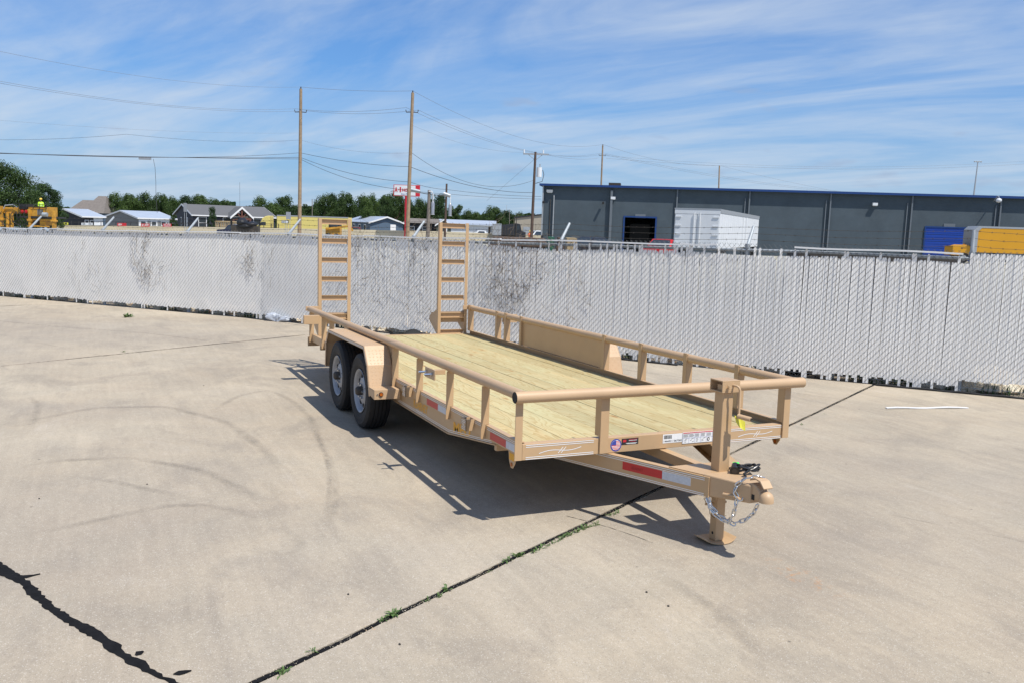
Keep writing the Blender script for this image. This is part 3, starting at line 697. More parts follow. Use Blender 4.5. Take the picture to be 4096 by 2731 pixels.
    text('HOOK', 'lettering', WHITE, st, (ex+.0016, -.337, .560), (0, 1, 0), (0, 0, 1), height=.006, width=.022) if False else None
    quadplate(st, 'sticker_logo', REDP, (ex+.0016, -.334, .570), (0, 1, 0), (0, 0, 1), .026, .016, .0006)
    for z, a, w, m_ in ((.585, -.288, .066, REDP), (.578, -.288, .066, WHITE), (.571, -.28, .05, REDP), (.560, -.31, .09, WHITE), (.5555, -.30, .07, WHITE)):
        quadplate(st, 'sticker_line', m_, (ex+.0016, a, z), (0, 1, 0), (0, 0, 1), w, .0028, .0005)
    bc = quadplate(fc, 'barcode_label', WHITE, (ex, -.012, .539), (0, 1, 0), (0, 0, 1), .160, .062)
    y = -.004
    while y < .062:
        w = random.choice((.0012, .002, .003)); quadplate(bc, 'bar', BLACKP, (ex+.0016, y, .568), (0, 1, 0), (0, 0, 1), w, .026, .0005); y += w+random.choice((.0015, .0022))
    text('146653 / 067381', 'lettering', BLACKP, bc, (ex+.0018, -.004, .546), (0, 1, 0), (0, 0, 1), height=.013, width=.148, bold=.012)
    wl = quadplate(fc, 'warning_label', WHITE, (ex+.0018, .150, .525), (0, 1, 0), (0, 0, 1), .310, .080)
    quadplate(wl, 'label_header', REDP, (ex+.0034, .155, .596), (0, 1, 0), (0, 0, 1), .30, .006, .0006)
    for k in range(6):
        y = .158+k*.050
        for z in (.588, .582, .576, .570): quadplate(wl, 'label_text_line', BLACKP, (ex+.0034, y, z), (0, 1, 0), (0, 0, 1), random.uniform(.030, .042), .0022, .0005)
        for q in range(3):
            a = random.uniform(0, .02); quadplate(wl, 'label_drawing', BLACKP, (ex+.0034, y+.004+a, .533+q*.010), (0, 1, .3), (0, -.3, 1), random.uniform(.012, .022), .0025, .0005)
        stripe(wl, [(ex+.0034, y-.004, .528), (ex+.0034, y-.004, .594)], .0012, (1, 0, 0), BLUEP, 'label_divider')
    stripe(wl, [(ex+.0034, .155, .563), (ex+.0034, .45, .563)], .0012, (1, 0, 0), BLUEP, 'label_divider')
    mb = MB(); mb.px([(.372+.011*cos(2*pi*k/16), .545+.013*sin(2*pi*k/16)) for k in range(16)], ex+.0034, ex+.0040); mb.build('label_tyre_drawing', BLACKP, wl)
    mb = MB(); mb.px([(.372+.0055*cos(2*pi*k/16), .545+.0065*sin(2*pi*k/16)) for k in range(16)], ex+.0041, ex+.0046); mb.build('label_drawing', WHITE, wl)
    # ---- pipe rails
    for sg in (-1, 1):
        mb = MB(); mb.tube([(LX+.0, sg*1.10, ZR), (.045, sg*1.10, ZR)], .036, 20); mb.build('top_pipe', TANP, T, smooth=True)
    mb = MB(); mb.tube([(.072, -1.168, ZR), (.072, 1.168, ZR)], .0375, 24, caps=False)
    fp = mb.build('front_pipe', TANP, T, smooth=True)
    mb = MB(); mb.tube([(.072, -1.162, ZR), (.072, -1.171, ZR)], .0345, 24); mb.build('pipe_cap', BLACK, fp, smooth=True)
    mb = MB(); mb.tube([(.072, 1.162, ZR), (.072, 1.170, ZR)], .0350, 24); mb.build('pipe_cap', TANP, fp, smooth=True)
    # ---- side posts
    def post(x, sg, zb=ZB-.006, name='rail_post'):
        mb = MB()
        if sg < 0:
            web = [(1.080, ZT+.002), (1.1045, ZT+.001), (1.1045, zb), (1.139, zb), (1.139, ZR-.028), (1.080, ZR-.030)]
            mb.px([(sg*a, b) for a, b in web], x-.006, x)
            mb.box(x-.040, x-.006, -1.085, -1.080, ZT+.001, ZR-.03)
        else:
            web = [(1.064, ZT+.002), (1.1065, ZT+.002), (1.1065, zb), (1.125, zb), (1.125, ZR-.03), (1.064, ZR+.016)]
            mb.px(web, x-.006, x)
            mb.box(x-.050, x, 1.058, 1.0635, ZT+.001, ZR+.024)
            mb.box(x-.050, x, 1.0635, 1.082, ZR+.0385, ZR+.043)
            mb.box(x-.050, x, 1.058, 1.0635, ZR+.024, ZR+.043)
        return mb.build(name, TAN, T, bevel=.0015)
    for x in (-2.598, -1.925, -1.215, -.525, -5.03, -5.42, -6.10): post(x, -1)
    for x in (-2.598, -1.925, -1.215, -.525, -5.00, -5.27, -4.55, -6.20): post(x, 1)
    # ---- front posts
    def fpost(y0, y1, side):
        mb = MB(); mb.box(.038, .045, y0, y1, ZBF+.004, ZR-.01)
        a = y0 if side < 0 else y1-.006
        mb.py([(-.03, ZT), (.0305, ZT), (.0305, ZBF+.004), (.0379, ZBF+.004), (.0379, ZR-.01), (-.03, ZR-.01)], a, a+.006)
        return mb.build('front_post', TAN, T, bevel=.0015)
    fpost(-1.145, -1.093, 1); fpost(-.520, -.456, -1); fpost(.475, .540, -1); fpost(1.034, 1.090, -1)
    mb = MB(); mb.box(-.035, .030, 1.060, 1.066, ZT, ZR-.02); mb.build('corner_gusset', TAN, T)
    # ---- inner panels beside the wheels
    for sg in (-1, 1):
        mb = MB(); mb.box(-4.545, -2.66, sg*1.088-.003, sg*1.088+.003, ZT+.003, ZR-.012)
        pn = mb.build('side_panel', TAN, T, bevel=.001)
        for k in range(6):
            m2 = MB(); x = -4.4+k*.31; m2.box(x, x+.05, sg*1.078-.002, sg*1.078+.002, ZR-.034, ZR-.028); m2.build('weld', TANP, pn)
    # ---- fenders
    prof = [(-4.395, .480), (-4.37, .740), (-4.25, .888), (-2.850, .888), (-2.725, .728), (-2.632, .465)]
    for sg in (-1, 1):
        mb = MB(); inner = [(-4.387, .480), (-4.362, .736), (-4.246, .880), (-2.854, .880), (-2.733, .724), (-2.640, .467)]
        poly = prof+inner[::-1]
        mb.py(poly, sg*1.106, sg*1.330)
        # rolled outer lip
        for i in range(5):
            (a, b), (c, d) = prof[i], prof[i+1]; (e, f), (g, h) = inner[i], inner[i+1]
            L = Vector((c-a, 0, d-b)).normalized(); nn = Vector((L.z, 0, -L.x))
            if nn.z > 0 or (i == 0 and nn.x < 0) or (i >= 3 and nn.x > 0): nn = -nn if nn.z > 0 else nn
            ctr = Vector((-3.5, 0, .3)); 
            if (Vector(((a+c)/2, 0, (b+d)/2))-ctr).dot(nn) > 0: nn = -nn
            p = [Vector((a, 0, b)), Vector((c, 0, d)), Vector((c, 0, d))+nn*.034, Vector((a, 0, b))+nn*.034]
            mb.prism([(q.x, q.z) for q in p], lambda x, z: (x, sg*1.3305, z), lambda x, z: (x, sg*1.3365, z))
        fd = mb.build('fender', TANP, T, bevel=.002)
        lm = MB()
        for i in range(5):
            (a, b), (c, d) = prof[i], prof[i+1]; A = Vector((a, sg*1.11, b)); Bv = Vector((c, sg*1.11, d)); ud = (Bv-A)
            vd = Vector((0, sg*1.0, 0)); n = ud.normalized().cross(vd)
            if n.dot(Vector((a+c, 0, b+d))/2-Vector((-3.5, 0, .3))) < 0: lugs(lm, A+ud, -ud, vd, ud.length, .215)
            else: lugs(lm, A, ud, vd, ud.length, .215)
        lg = lm.build('tread_pattern', TANP, fd); lg['kind'] = 'stuff'
        if sg < 0:
            for dz in (.012, .022):
                stripe(fd, [(-4.355, -1.3367, .755-dz*.6), (-4.25, -1.3367, .886-dz), (-2.855, -1.3367, .886-dz), (-2.745, -1.3367, .745-dz*.5)], .0040, (0, -1, 0))
        # step bracket in front of the fender
        lo, hi = min(sg*1.108, sg*1.345), max(sg*1.108, sg*1.345)
        mb = MB(); mb.box(-2.655, -2.462, lo, hi, .540, .548); mb.box(-2.4615, -2.454, lo, hi, .462, .548)
        mb.py([(-2.640, .539), (-2.463, .539), (-2.463, .462), (-2.60, .478)], sg*1.339, sg*1.345)
        sb = mb.build('fender_step', TANP, T, bevel=.002)
        lm = MB(); lugs(lm, (-2.65, -1.34, .5482) if sg < 0 else (-2.65, 1.112, .5482), (1, 0, 0), (0, 1, 0), .185, .225)
        lugs(lm, (-2.4538, -1.20, .470) if sg < 0 else (-2.4538, 1.112, .470), (0, 1, 0), (0, 0, 1), .085, .075)
        g = lm.build('tread_pattern', TANP, sb); g['kind'] = 'stuff'
        mb = MB(); mb.tube([(-2.454, sg*1.285, .508), (-2.446, sg*1.285, .508)], .020, 14); mb.build('side_marker', BLACK, sb, smooth=True)
        mb = MB(); mb.tube([(-2.447, sg*1.285, .508), (-2.442, sg*1.285, .508)], .0145, 14); mb.build('marker_lens', AMBER, sb, smooth=True)
        mb = MB(); mb.tube([(-2.454, sg*1.318, .508), (-2.448, sg*1.318, .508)], .007, 8); mb.build('bolt', CHROME, sb, smooth=True)
    # ---- wheels
    def wheel(x, sg):
        yo, yi, zc = 1.318, 1.100, .4435+(-.0104)*(x+3.5)
        f = lambda c, s_, r, h: (x+c*r, sg*h, zc+s_*r)
        ym = (yo+yi)/2
        rim = [(.187, yi+.03), (.177, ym-.02), (.165, ym), (.184, yo-.030), (.200, yo-.014), (.207, yo-.006), (.204, yo-.002), (.194, yo-.008), (.184, yo-.020), (.176, yo-.040), (.168, yo-.050), (.158, yo-.050), (.145, yo-.042), (.122, yo-.034), (.098, yo-.024), (.078, yo-.022), (.050, yo-.026), (.030, yo-.026), (.001, yo-.026)]
        mb = MB(); mb.lathe(rim, 40, f); w = mb.build('wheel', RIM, T, smooth=True)
        ty = [(.192, yi+.03), (.207, yi+.012), (.252, yi-.006), (.293, yi-.004), (.326, yi+.006), (.348, yi+.018)]
        for k in range(5):
            a = yi+.022+k*.0355; b = a+.028; cr = lambda q: .360-.010*((q-ym)/.09)**2
            ty += [(cr(a), a), (cr(b), b)] + ([(cr(b)-.010, b+.001), (cr(b)-.010, b+.0065)] if k < 4 else [])
        ty += [(.347, yo-.012), (.331, yo-.002), (.309, yo+.006), (.305, yo+.0035), (.278, yo+.006), (.251, yo+.003), (.222, yo-.008), (.205, yo-.016), (.195, yo-.02)]
        mb = MB(); mb.lathe(ty, 64, f); t = mb.build('tyre', BLACK, w, smooth=True)
        mb = MB()
        for k in range(8):
            a = 2*pi*k/8+.2; c = (x+cos(a)*.136, zc+sin(a)*.136)
            mb.add([(c[0]+.026*cos(b), sg*(yo-.052), c[1]+.026*sin(b)) for b in [2*pi*i/12 for i in range(12)]]+[(c[0]+.026*cos(b), sg*(yo-.0335), c[1]+.026*sin(b)) for b in [2*pi*i/12 for i in range(12)]],
                   [tuple(range(12)), tuple(range(23, 11, -1))]+[(i, (i+1) % 12, 12+(i+1) % 12, 12+i) for i in range(12)])
        mb.build('vent_hole', HOLE, w)
        mb = MB(); mb.lathe([(.043, yo-.026), (.043, yo+.016), (.036, yo+.026), (.030, yo+.028), (.030, yo+.032), (.001, yo+.034)], 20, f); mb.build('hub_cap', DKSTEEL, w, smooth=True)
        nut = None
        for k in range(6):
            a = 2*pi*k/6; mb = MB(); mb.tube([(x+cos(a)*.070, sg*(yo-.026), zc+sin(a)*.070), (x+cos(a)*.070, sg*(yo-.002), zc+sin(a)*.070)], .010, 6); mb.build('lug_nut', CHROME, w)
        mb = MB(); mb.tube([(x+.160, sg*(yo-.05), zc+.05), (x+.150, sg*(yo-.010), zc+.045)], .005, 6); mb.build('valve_stem', BLACK, w)
        return w
    for x in (-3.06, -3.931):
        for sg in (-1, 1): wheel(x, sg)
        mb = MB(); mb.tube([(x, -1.09, .4435), (x, 1.09, .4435)], .045, 10); mb.build('axle', DKSTEEL, T, smooth=True)
        for sg in (-1, 1):
            mb = MB(); mb.lathe([(.12, 1.12), (.12, 1.04), (.05, 1.035)], 18, lambda c, s_, r, h: (x+c*r, sg*h, .4435+s_*r)); mb.build('brake_drum', DKSTEEL, T, smooth=True)
    # ---- stake pockets
    for x in (-2.155, -.77):
        mb = MB(); y0, y1 = -1.104, -1.170; zt, zb = .622, .540
        th = .006
        # three plates: front (+x), outer (-y), rear (-x), lower ends drawn in
        top = [(x+.045, -1.104), (x+.045, -1.172), (x-.045, -1.172), (x-.045, -1.104)]
        bot = [(x+.045, -1.1235), (x+.045, -1.172), (x-.045, -1.172), (x-.045, -1.1235)]
        for i in range(3):
            a, b = top[i], top[i+1]; c, d = bot[i], bot[i+1]
            n = Vector((b[1]-a[1], -(b[0]-a[0]), 0)).normalized()*th
            n = -n if (Vector((x, -1.13, 0))-Vector((a[0], a[1], 0))).dot(n) < 0 else n
            vs = [(a[0], a[1], zt), (b[0], b[1], zt), (d[0], d[1], zb), (c[0], c[1], zb)]
            mb.add([Vector(v) for v in vs]+[Vector(v)+n for v in vs], [(0, 1, 2, 3), (7, 6, 5, 4), (0, 4, 5, 1), (1, 5, 6, 2), (2, 6, 7, 3), (3, 7, 4, 0)])
        sp = mb.build('stake_pocket', TAN, T)
        for z in (zt-.012, zt-.024, zb+.008, zb+.020): stripe(sp, [(x-.042, -1.1722, z), (x+.042, -1.1722, z)], .0035, (0, -1, 0))
        stripe(sp, [(x-.040, -1.1722, .588), (x-.018, -1.1722, .585), (x, -1.1722, .578), (x+.02, -1.1722, .571), (x+.04, -1.1722, .574)], .003, (0, -1, 0))
        for d in (0, .010): stripe(sp, [(x-.012+d, -1.1724, .562), (x+.002+d, -1.1724, .595)], .003, (0, -1, 0))
    # ---- spare wheel mount
    mb = MB(); mb.beam((-1.232, -1.15, .890), (-1.232, -1.262, .890), .040, .036)
    sm = mb.build('spare_mount', TAN, T, bevel=.002)
    mb = MB(); mb.box(-1.340, -1.125, -1.270, -1.262, .842, .920); mb.build('mount_plate', TAN, sm, bevel=.001)
    for x in (-1.300, -1.172):
        mb = MB(); mb.tube([(x, -1.269, .885), (x, -1.335, .885)], .0085, 8); mb.tube([(x, -1.270, .885), (x, -1.283, .885)], .015, 6); mb.build('bolt', CHROME, sm, smooth=False)
    # ---- tail lamp brackets
    for sg in (-1, 1):
        xx = -5.425 if sg < 0 else -5.275
        mb = MB(); mb.box(xx-.055, xx, min(sg*1.162, sg*1.345), max(sg*1.162, sg*1.345), .818, .920); tb = mb.build('lamp_box', TAN, T, bevel=.002)
        mb = MB(); mb.box(xx-.068, xx-.055, min(sg*1.175, sg*1.335), max(sg*1.175, sg*1.335), .830, .908); mb.build('tail_lamp', REDLENS, tb, bevel=.003)
    # rear posts braces
    for sg in (-1, 1):
        mb = MB(); mb.box(LX-.02, LX+.0, min(sg*.99, sg*1.15), max(sg*.99, sg*1.15), ZR-.022, ZR+.034); mb.build('rail_end_plate', TANP, T, bevel=.002)
    mb = MB(); mb.box(LX-.03, LX-.001, -1.12, 1.12, .455, ZD+.0); mb.build('rear_rail', TAN, T, bevel=.003)
    # ---- ramps standing upright at the rear
    def ramp(y0, y1):
        xb, xf = -6.357, -6.300; zt, zb = 2.068, .548
        mb = MB()
        for a in (y0, y1-.042):
            mb.box(xf-.006, xf, a, a+.042, zb, zt)                  # leg of the angle facing forward
        mb.box(xb, xf-.006, y0, y0+.006, zb, zt); mb.box(xb, xf-.006, y1-.006, y1, zb, zt)
        R = mb.build('ramp', TAN, T, bevel=.0015)
        rm = None
        for k in range(7):
            z = zt-.004-k*.2415 if k < 6 else zb+.082
            mb = MB(); a, b = y0+.043, y1-.043
            mb.box(xf-.030, xf-.026, a, b, z-.066, z-.004)           # channel rung: web
            mb.box(xf-.026, xf-.002, a, b, z-.008, z-.004); mb.box(xf-.026, xf-.002, a, b, z-.070, z-.066)
            mb.build('rung', TAN, R)
        # folding foot on the back: two cheek plates and a cross plate
        for a in (y0+.008, y1-.014):
            mb = MB(); mb.py([(xb, .900), (-6.66, .790), (-6.675, .735), (-6.63, .700), (xb, .56)], a, a+.006); mb.build('foot_cheek', TAN, R)
        mb = MB(); mb.add([(-6.60, y0+.014, .835), (-6.60, y1-.014, .835), (-6.66, y1-.014, .735), (-6.66, y0+.014, .735), (-6.606, y0+.014, .835), (-6.606, y1-.014, .835), (-6.666, y1-.014, .735), (-6.666, y0+.014, .735)],
                          [(0, 1, 2, 3), (7, 6, 5, 4), (0, 4, 5, 1), (1, 5, 6, 2), (2, 6, 7, 3), (3, 7, 4, 0)])
        mb.box(-6.42, xb-.002, y0+.014, y1-.014, .72, .862); mb.build('foot_plate', TAN, R)
        mb = MB(); mb.tube([(-6.325, y0-.02, .56), (-6.325, y1+.02, .56)], .014, 8); mb.build('hinge_pin', TAN, R, smooth=True)
        return R
    ramp(-.982, -.565); ramp(.640, 1.062)
    # ---- tongue
    def tb(sg):
        mb = MB(); A0 = Vector((-.45, sg*.640, 0)); A1 = Vector((.755, sg*.162, 0)); n = Vector((A1.y-A0.y, -(A1.x-A0.x), 0)).normalized()*(-sg if False else 1)
        n = n if n.y*sg < 0 else -n
        def P(p, o, z): return Vector((p.x+n.x*o, p.y+n.y*o, z))
        zb_, zt_ = .376, .501
        for o0, o1, z0, z1 in ((0, .006, zb_, zt_), (.006, .048, zb_, zb_+.007), (.006, .048, zt_-.007, zt_)):
            mb.add([P(A0, o0, z0), P(A1, o0, z0), P(A1, o1, z0), P(A0, o1, z0), P(A0, o0, z1), P(A1, o0, z1), P(A1, o1, z1), P(A0, o1, z1)],
                   [(0, 3, 2, 1), (4, 5, 6, 7), (0, 1, 5, 4), (1, 2, 6, 5), (2, 3, 7, 6), (3, 0, 4, 7)])
        o = mb.build('tongue_beam', TAN, T, bevel=.0015)
        if sg < 0:
            d = (A1-A0).normalized(); nn = -n
            for z in (zt_-.010, zt_-.022, zb_+.006, zb_+.017): stripe(o, [A0+Vector((0, 0, z)), A1+d*-.03+Vector((0, 0, z))], .0045, nn)
            q = A0+(A1-A0)*((.150-A0.x)/(A1.x-A0.x)); q2 = A0+(A1-A0)*((.440-A0.x)/(A1.x-A0.x)); q3 = A0+(A1-A0)*((.635-A0.x)/(A1.x-A0.x))
            rr = quadplate(o, 'red_reflector', RED, q+Vector((0, 0, .420))+nn*.0005, d, (0, 0, 1), (q2-q).length, .052)
            text('KEARNEY', 'lettering', MAROONP, rr, q+d*.075+Vector((0, 0, .436))+nn*.0022, d, (0, 0, 1), height=.02, width=.09)
            quadplate(o, 'white_reflector', WHITEREF, q2+Vector((0, 0, .420))+nn*.0005+d*.0005, d, (0, 0, 1), (q3-q2).length, .052)
        return o
    tb(-1); tb(1)
    mb = MB(); mb.box(-.40, .55, -.032, .032, .430, .497); mb.build('tongue_centre_channel', TAN, T, bevel=.002)
    # top plate and coupler
    global MB_OFF
    mb = MB(); mb.pz([(.47, -.262), (.765, -.142), (.765, .142), (.47, .262)], .5015, .508); mb.build('tongue_plate', TAN, T, bevel=.001)
    MB_OFF = Vector((-.028, 0, .027))
    mb = MB()
    cp = [(.735, -.172), (.985, -.062), (1.03, -.046), (1.03, .046), (.985, .062), (.735, .172)]
    zc0 = [.350, .366, .37, .37, .366, .350]
    tp_ = [Vector((x, y, .487 if x < .9 else .480)) for x, y in cp]; bt_ = [Vector((x, y, z)) for (x, y), z in zip(cp, zc0)]
    mb.add(tp_+bt_, [(0, 1, 2, 3, 4, 5), (11, 10, 9, 8, 7, 6)]+[(i, (i+1) % 6, 6+(i+1) % 6, 6+i) for i in range(6)])
    cpl = mb.build('coupler', TANP, T, bevel=.008)
    # nose arch and ball socket
    mb = MB(); mb.py([(.985, .478), (1.02, .492), (1.06, .488), (1.09, .462), (1.105, .430), (1.105, .405), (.985, .385)], -.036, .036)
    mb.build('coupler_nose', TANP, cpl, bevel=.009)
    mb = MB(); prof = [(.001, .462), (.018, .459), (.034, .448), (.0425, .430), (.0445, .410), (.0445, .398), (.036, .398), (.030, .41)]
    mb.lathe(prof, 22, lambda c, s_, r, h: (1.115+c*r, s_*r, h)); mb.build('ball_socket', TANP, cpl, smooth=True)
    mb = MB(); mb.py([(1.00, .510), (1.045, .530), (1.095, .522), (1.13, .485), (1.125, .478), (1.088, .512), (1.045, .520), (1.002, .502)], -.034, .034)
    mb.build('latch_lever', TANP, cpl, bevel=.003)
    mb = MB(); mb.py([(1.000, .428), (1.055, .428), (1.055, .396), (1.010, .396), (.995, .410)], -.0382, -.0365); mb.build('coupler_slot', HOLE, cpl)
    mb = MB(); mb.tube([(.87, -.120, .392), (.93, -.088, .392), (.965, -.078, .386), (.968, -.070, .380)], .009, 8); mb.build('chain_loop', TANP, cpl, smooth=True)
    # ---- jack
    MB_OFF = Vector((-.013, -.004, .026))
    mb = MB(); mb.box(.619, .703, -.037, .043, .474, .985); jk = mb.build('jack', TAN, T, bevel=.006)
    mb = MB(); mb.box(.6, .725, -.062, .072, .985, .992); mb.box(.6, .725, -.062, .072, 1.052, 1.060); mb.box(.6, .607, -.062, .072, .992, 1.052); mb.box(.718, .725, -.062, .072, .992, 1.052); mb.box(.640, .71, -.035, .05, .992, 1.03)
    mb.build('jack_head', TAN, jk, bevel=.002)
    mb = MB(); mb.tube([(.735, -.022, 1.022), (.752, -.022, 1.022)], .012, 8); mb.build('gear_nut', TAN, jk)
    mb = MB(); mb.tube([(.724, .018, 1.030), (.758, .022, 1.030), (.768, .028, 1.024), (.772, .034, 1.008), (.772, .036, .86), (.778, .040, .846)], .0075, 10)
    cr = mb.build('jack_crank', TANP, jk, smooth=True)
    mb = MB(); mb.tube([(.772, .030, .846), (.850, .066, .838)], .0155, 14); mb.build('crank_grip', TANP, cr, smooth=True)
    mb = MB(); mb.tube([(.8501, .066, .838), (.853, .0674, .8377)], .009, 12); mb.build('grip_hole', HOLE, cr, smooth=True)
    mb = MB()
    for i in range(5):
        f = i/4; w = .010*sin(f*5)
        mb.v += [Vector((.762, .012+f*.085, .850-f*.045)), Vector((.766+w, .022+f*.085, .815-f*.040-.030*min(1, f*3+.2)))]
    for i in range(4): mb.f.append((2*i, 2*i+1, 2*i+3, 2*i+2))
    tg = mb.build('yellow_tag', TAGY, jk)
    mb = MB(); mb.beam((.655, .012, .030), (.655, .012, .40), .064, .064, (1, 0, 0)); lg = mb.build('jack_leg', TAN, T, bevel=.003)
    for z in (.075, .215): 
        mb = MB(); mb.tube([(.655, -.0205, z), (.655, -.0215, z)], .0095, 12); mb.build('pin_hole', HOLE, lg)
    mb = MB(); mb.box(.596, .684, -.034, .054, .300, .474); mb.build('jack_sleeve', TAN, T, bevel=.003)
    # foot plate, ends curled up
    mb = MB(); rows = []
    for i in range(9):
        f = i/8*2-1; z = .023+.022*abs(f)**3; w = .098-.030*abs(f)**2
        rows.append([(.645+w*a, .010+f*.115, z+b) for a, b in ((-1, 0), (1, 0), (1, .006), (-1, .006))])
    for r in rows: mb.v += [Vector(p) for p in r]
    for i in range(8):
        for j in range(4): mb.f.append((i*4+j, i*4+(j+1) % 4, (i+1)*4+(j+1) % 4, (i+1)*4+j))
    mb.f += [(3, 2, 1, 0), (32, 33, 34, 35)]
    mb.build('jack_foot', TAN, lg, smooth=False, bevel=.001)
    mb = MB(); mb.tube([(.64, -.075, .262), (.64, .085, .262)], .008, 8); lp = mb.build('lock_pin', TAN, lg, smooth=True)
    mb = MB(); mb.tube([(.64, -.070, .262), (.645, -.082, .285), (.642, -.092, .300), (.640, -.082, .306), (.638, -.070, .290), (.64, -.058, .268)], .0022, 6); mb.build('clip', DKSTEEL, lp, smooth=True)
    mb = MB(); mb.tube([(.64, -.05, .245), (.65, -.045, .20), (.665, -.02, .175), (.675, .02, .180), (.68, .06, .185)], .0018, 6); mb.build('pin_wire', DKSTEEL, lp, smooth=True)
    # ---- cable coil and plug
    mb = MB(); pts = []
    for k in range(70):
        a = k/70*2*pi*3.3; r = .058+.014*sin(a*1.7); pts.append((.800+.030*cos(a)*1.3+.01*sin(k*.3), .105+r*1.15*sin(a), .500+.020*(k/70)+.014*sin(a*2.3)+.012))
    pts.append((.86, .03, .505)); pts.append((.875, .035, .488))
    mb.tube(pts, .0072, 8); cb = mb.build('wiring_cable', CABLE, T, smooth=True)
    mb = MB(); mb.tube([(.735, .062, .525), (.775, .028, .512)], [.022, .024], 14); mb.tube([(.775, .028, .512), (.795, .011, .506)], .030, 16); mb.build('wiring_plug', CABLE, cb, smooth=True)
    mb = MB(); mb.tube([(.7955, .0105, .5058), (.797, .0092, .5054)], .017, 12); mb.build('plug_face', DKSTEEL, cb)
    mb = MB(); mb.tube([(.66, .05, .485), (.70, .075, .50), (.735, .062, .525)], .007, 8); mb.build('cable_lead', CABLE, cb, smooth=True)
    quadplate(cb, 'green_tag', GREENTAG, (.69, .085, .520), (.3, 1, .0), (-1, .3, .5), .040, .018, .0008)
    # ---- safety chains: single links in a shared mesh
    MB_OFF = Vector((-.028, 0, .027))
    lk = MB(); path = [(.0150*cos(a)+(.007 if cos(a) > 0 else -.007), .0105*sin(a), 0) for a in [2*pi*k/14 for k in range(14)]]
    lk.tube(path, .0046, 8, closed=True); first = None
    hk = MB(); hk.tube([(.955, -.078, .392), (.968, -.088, .380), (.985, -.085, .376), (.995, -.075, .384), (.988, -.066, .395)], .0055, 8)
    ch = hk.build('safety_chain', CHROME, T, smooth=True)
    _o = MB_OFF; MB_OFF = Vector((0, 0, 0)); base_link = lk.build('link', CHROME, ch, world=False, smooth=True); MB_OFF = _o; me = base_link.data
    runs = [[(.958, -.080, .392), (.945, -.098, .425), (.955, -.085, .470), (.985, -.058, .512), (1.02, -.022, .524), (1.045, .01, .530), (1.05, .035, .520)],
            [(.772, -.150, .345), (.80, -.152, .300), (.86, -.120, .245), (.93, -.085, .222), (1.00, -.045, .260), (1.04, -.02, .315), (1.062, -.015, .370)],
            [(.955, -.082, .378), (.957, -.090, .335), (.945, -.095, .280), (.915, -.100, .235), (.87, -.112, .226), (.83, -.135, .252), (.79, -.155, .30), (.765, -.15, .345)]]
    firstused = False
    for ri, run in enumerate(runs):
        P = [Vector(p) for p in run]; seg = [(P[i+1]-P[i]).length for i in range(len(P)-1)]; tot = sum(seg); n = int(tot/.0335)
        for k in range(n):
            d = (k+.5)/n*tot; i = 0
            while i < len(seg)-1 and d > seg[i]: d -= seg[i]; i += 1
            p = P[i].lerp(P[i+1], d/seg[i]); x = (P[i+1]-P[i]).normalized(); yv = x.orthogonal().normalized()
            R = Matrix((x, yv, x.cross(yv))).transposed() @ Matrix.Rotation((pi/2 if k % 2 else 0)+.5+random.uniform(-.3, .3), 3, 'X')
            o = base_link if not firstused else inst(me, 'link', ch)
            firstused = True
            o.location = p+_o; o.rotation_euler = R.to_euler()
    # ---- corner tie plates under the rail
    MB_OFF = Vector((.038, 0, .037))
    for sg in (-1, 1):
        y = sg*1.096
        mb = MB(); mb.py([(-.185, .492), (-.075, .492), (-.085, .43), (-.118, .388), (-.146, .388), (-.172, .43)], y-.004, y+.004)
        pl = mb.build('tie_plate', TAN, T, bevel=.001)
        mb = MB(); mb.tube([(-.130, y-.0042, .412), (-.130, y-.010, .412)], .013, 12); mb.build('marker_lens', AMBER, pl, smooth=True)
        if sg < 0: quadplate(pl, 'amber_sticker', YELLOWP, (-.166, y-.0042, .440), (1, 0, 0), (0, 0, 1), .075, .046)
        mb = MB(); mb.tube([(-.055, sg*1.07, .478), (-.055, sg*1.09, .478)], .016, 12); mb.build('ring', BLACK, pl)
    MB_OFF = Vector((0, 0, 0)); MB_LOCAL = False
    return T
MAROONP = M('dark_red_print', (.28, .01, .012), .5)
make_trailer()

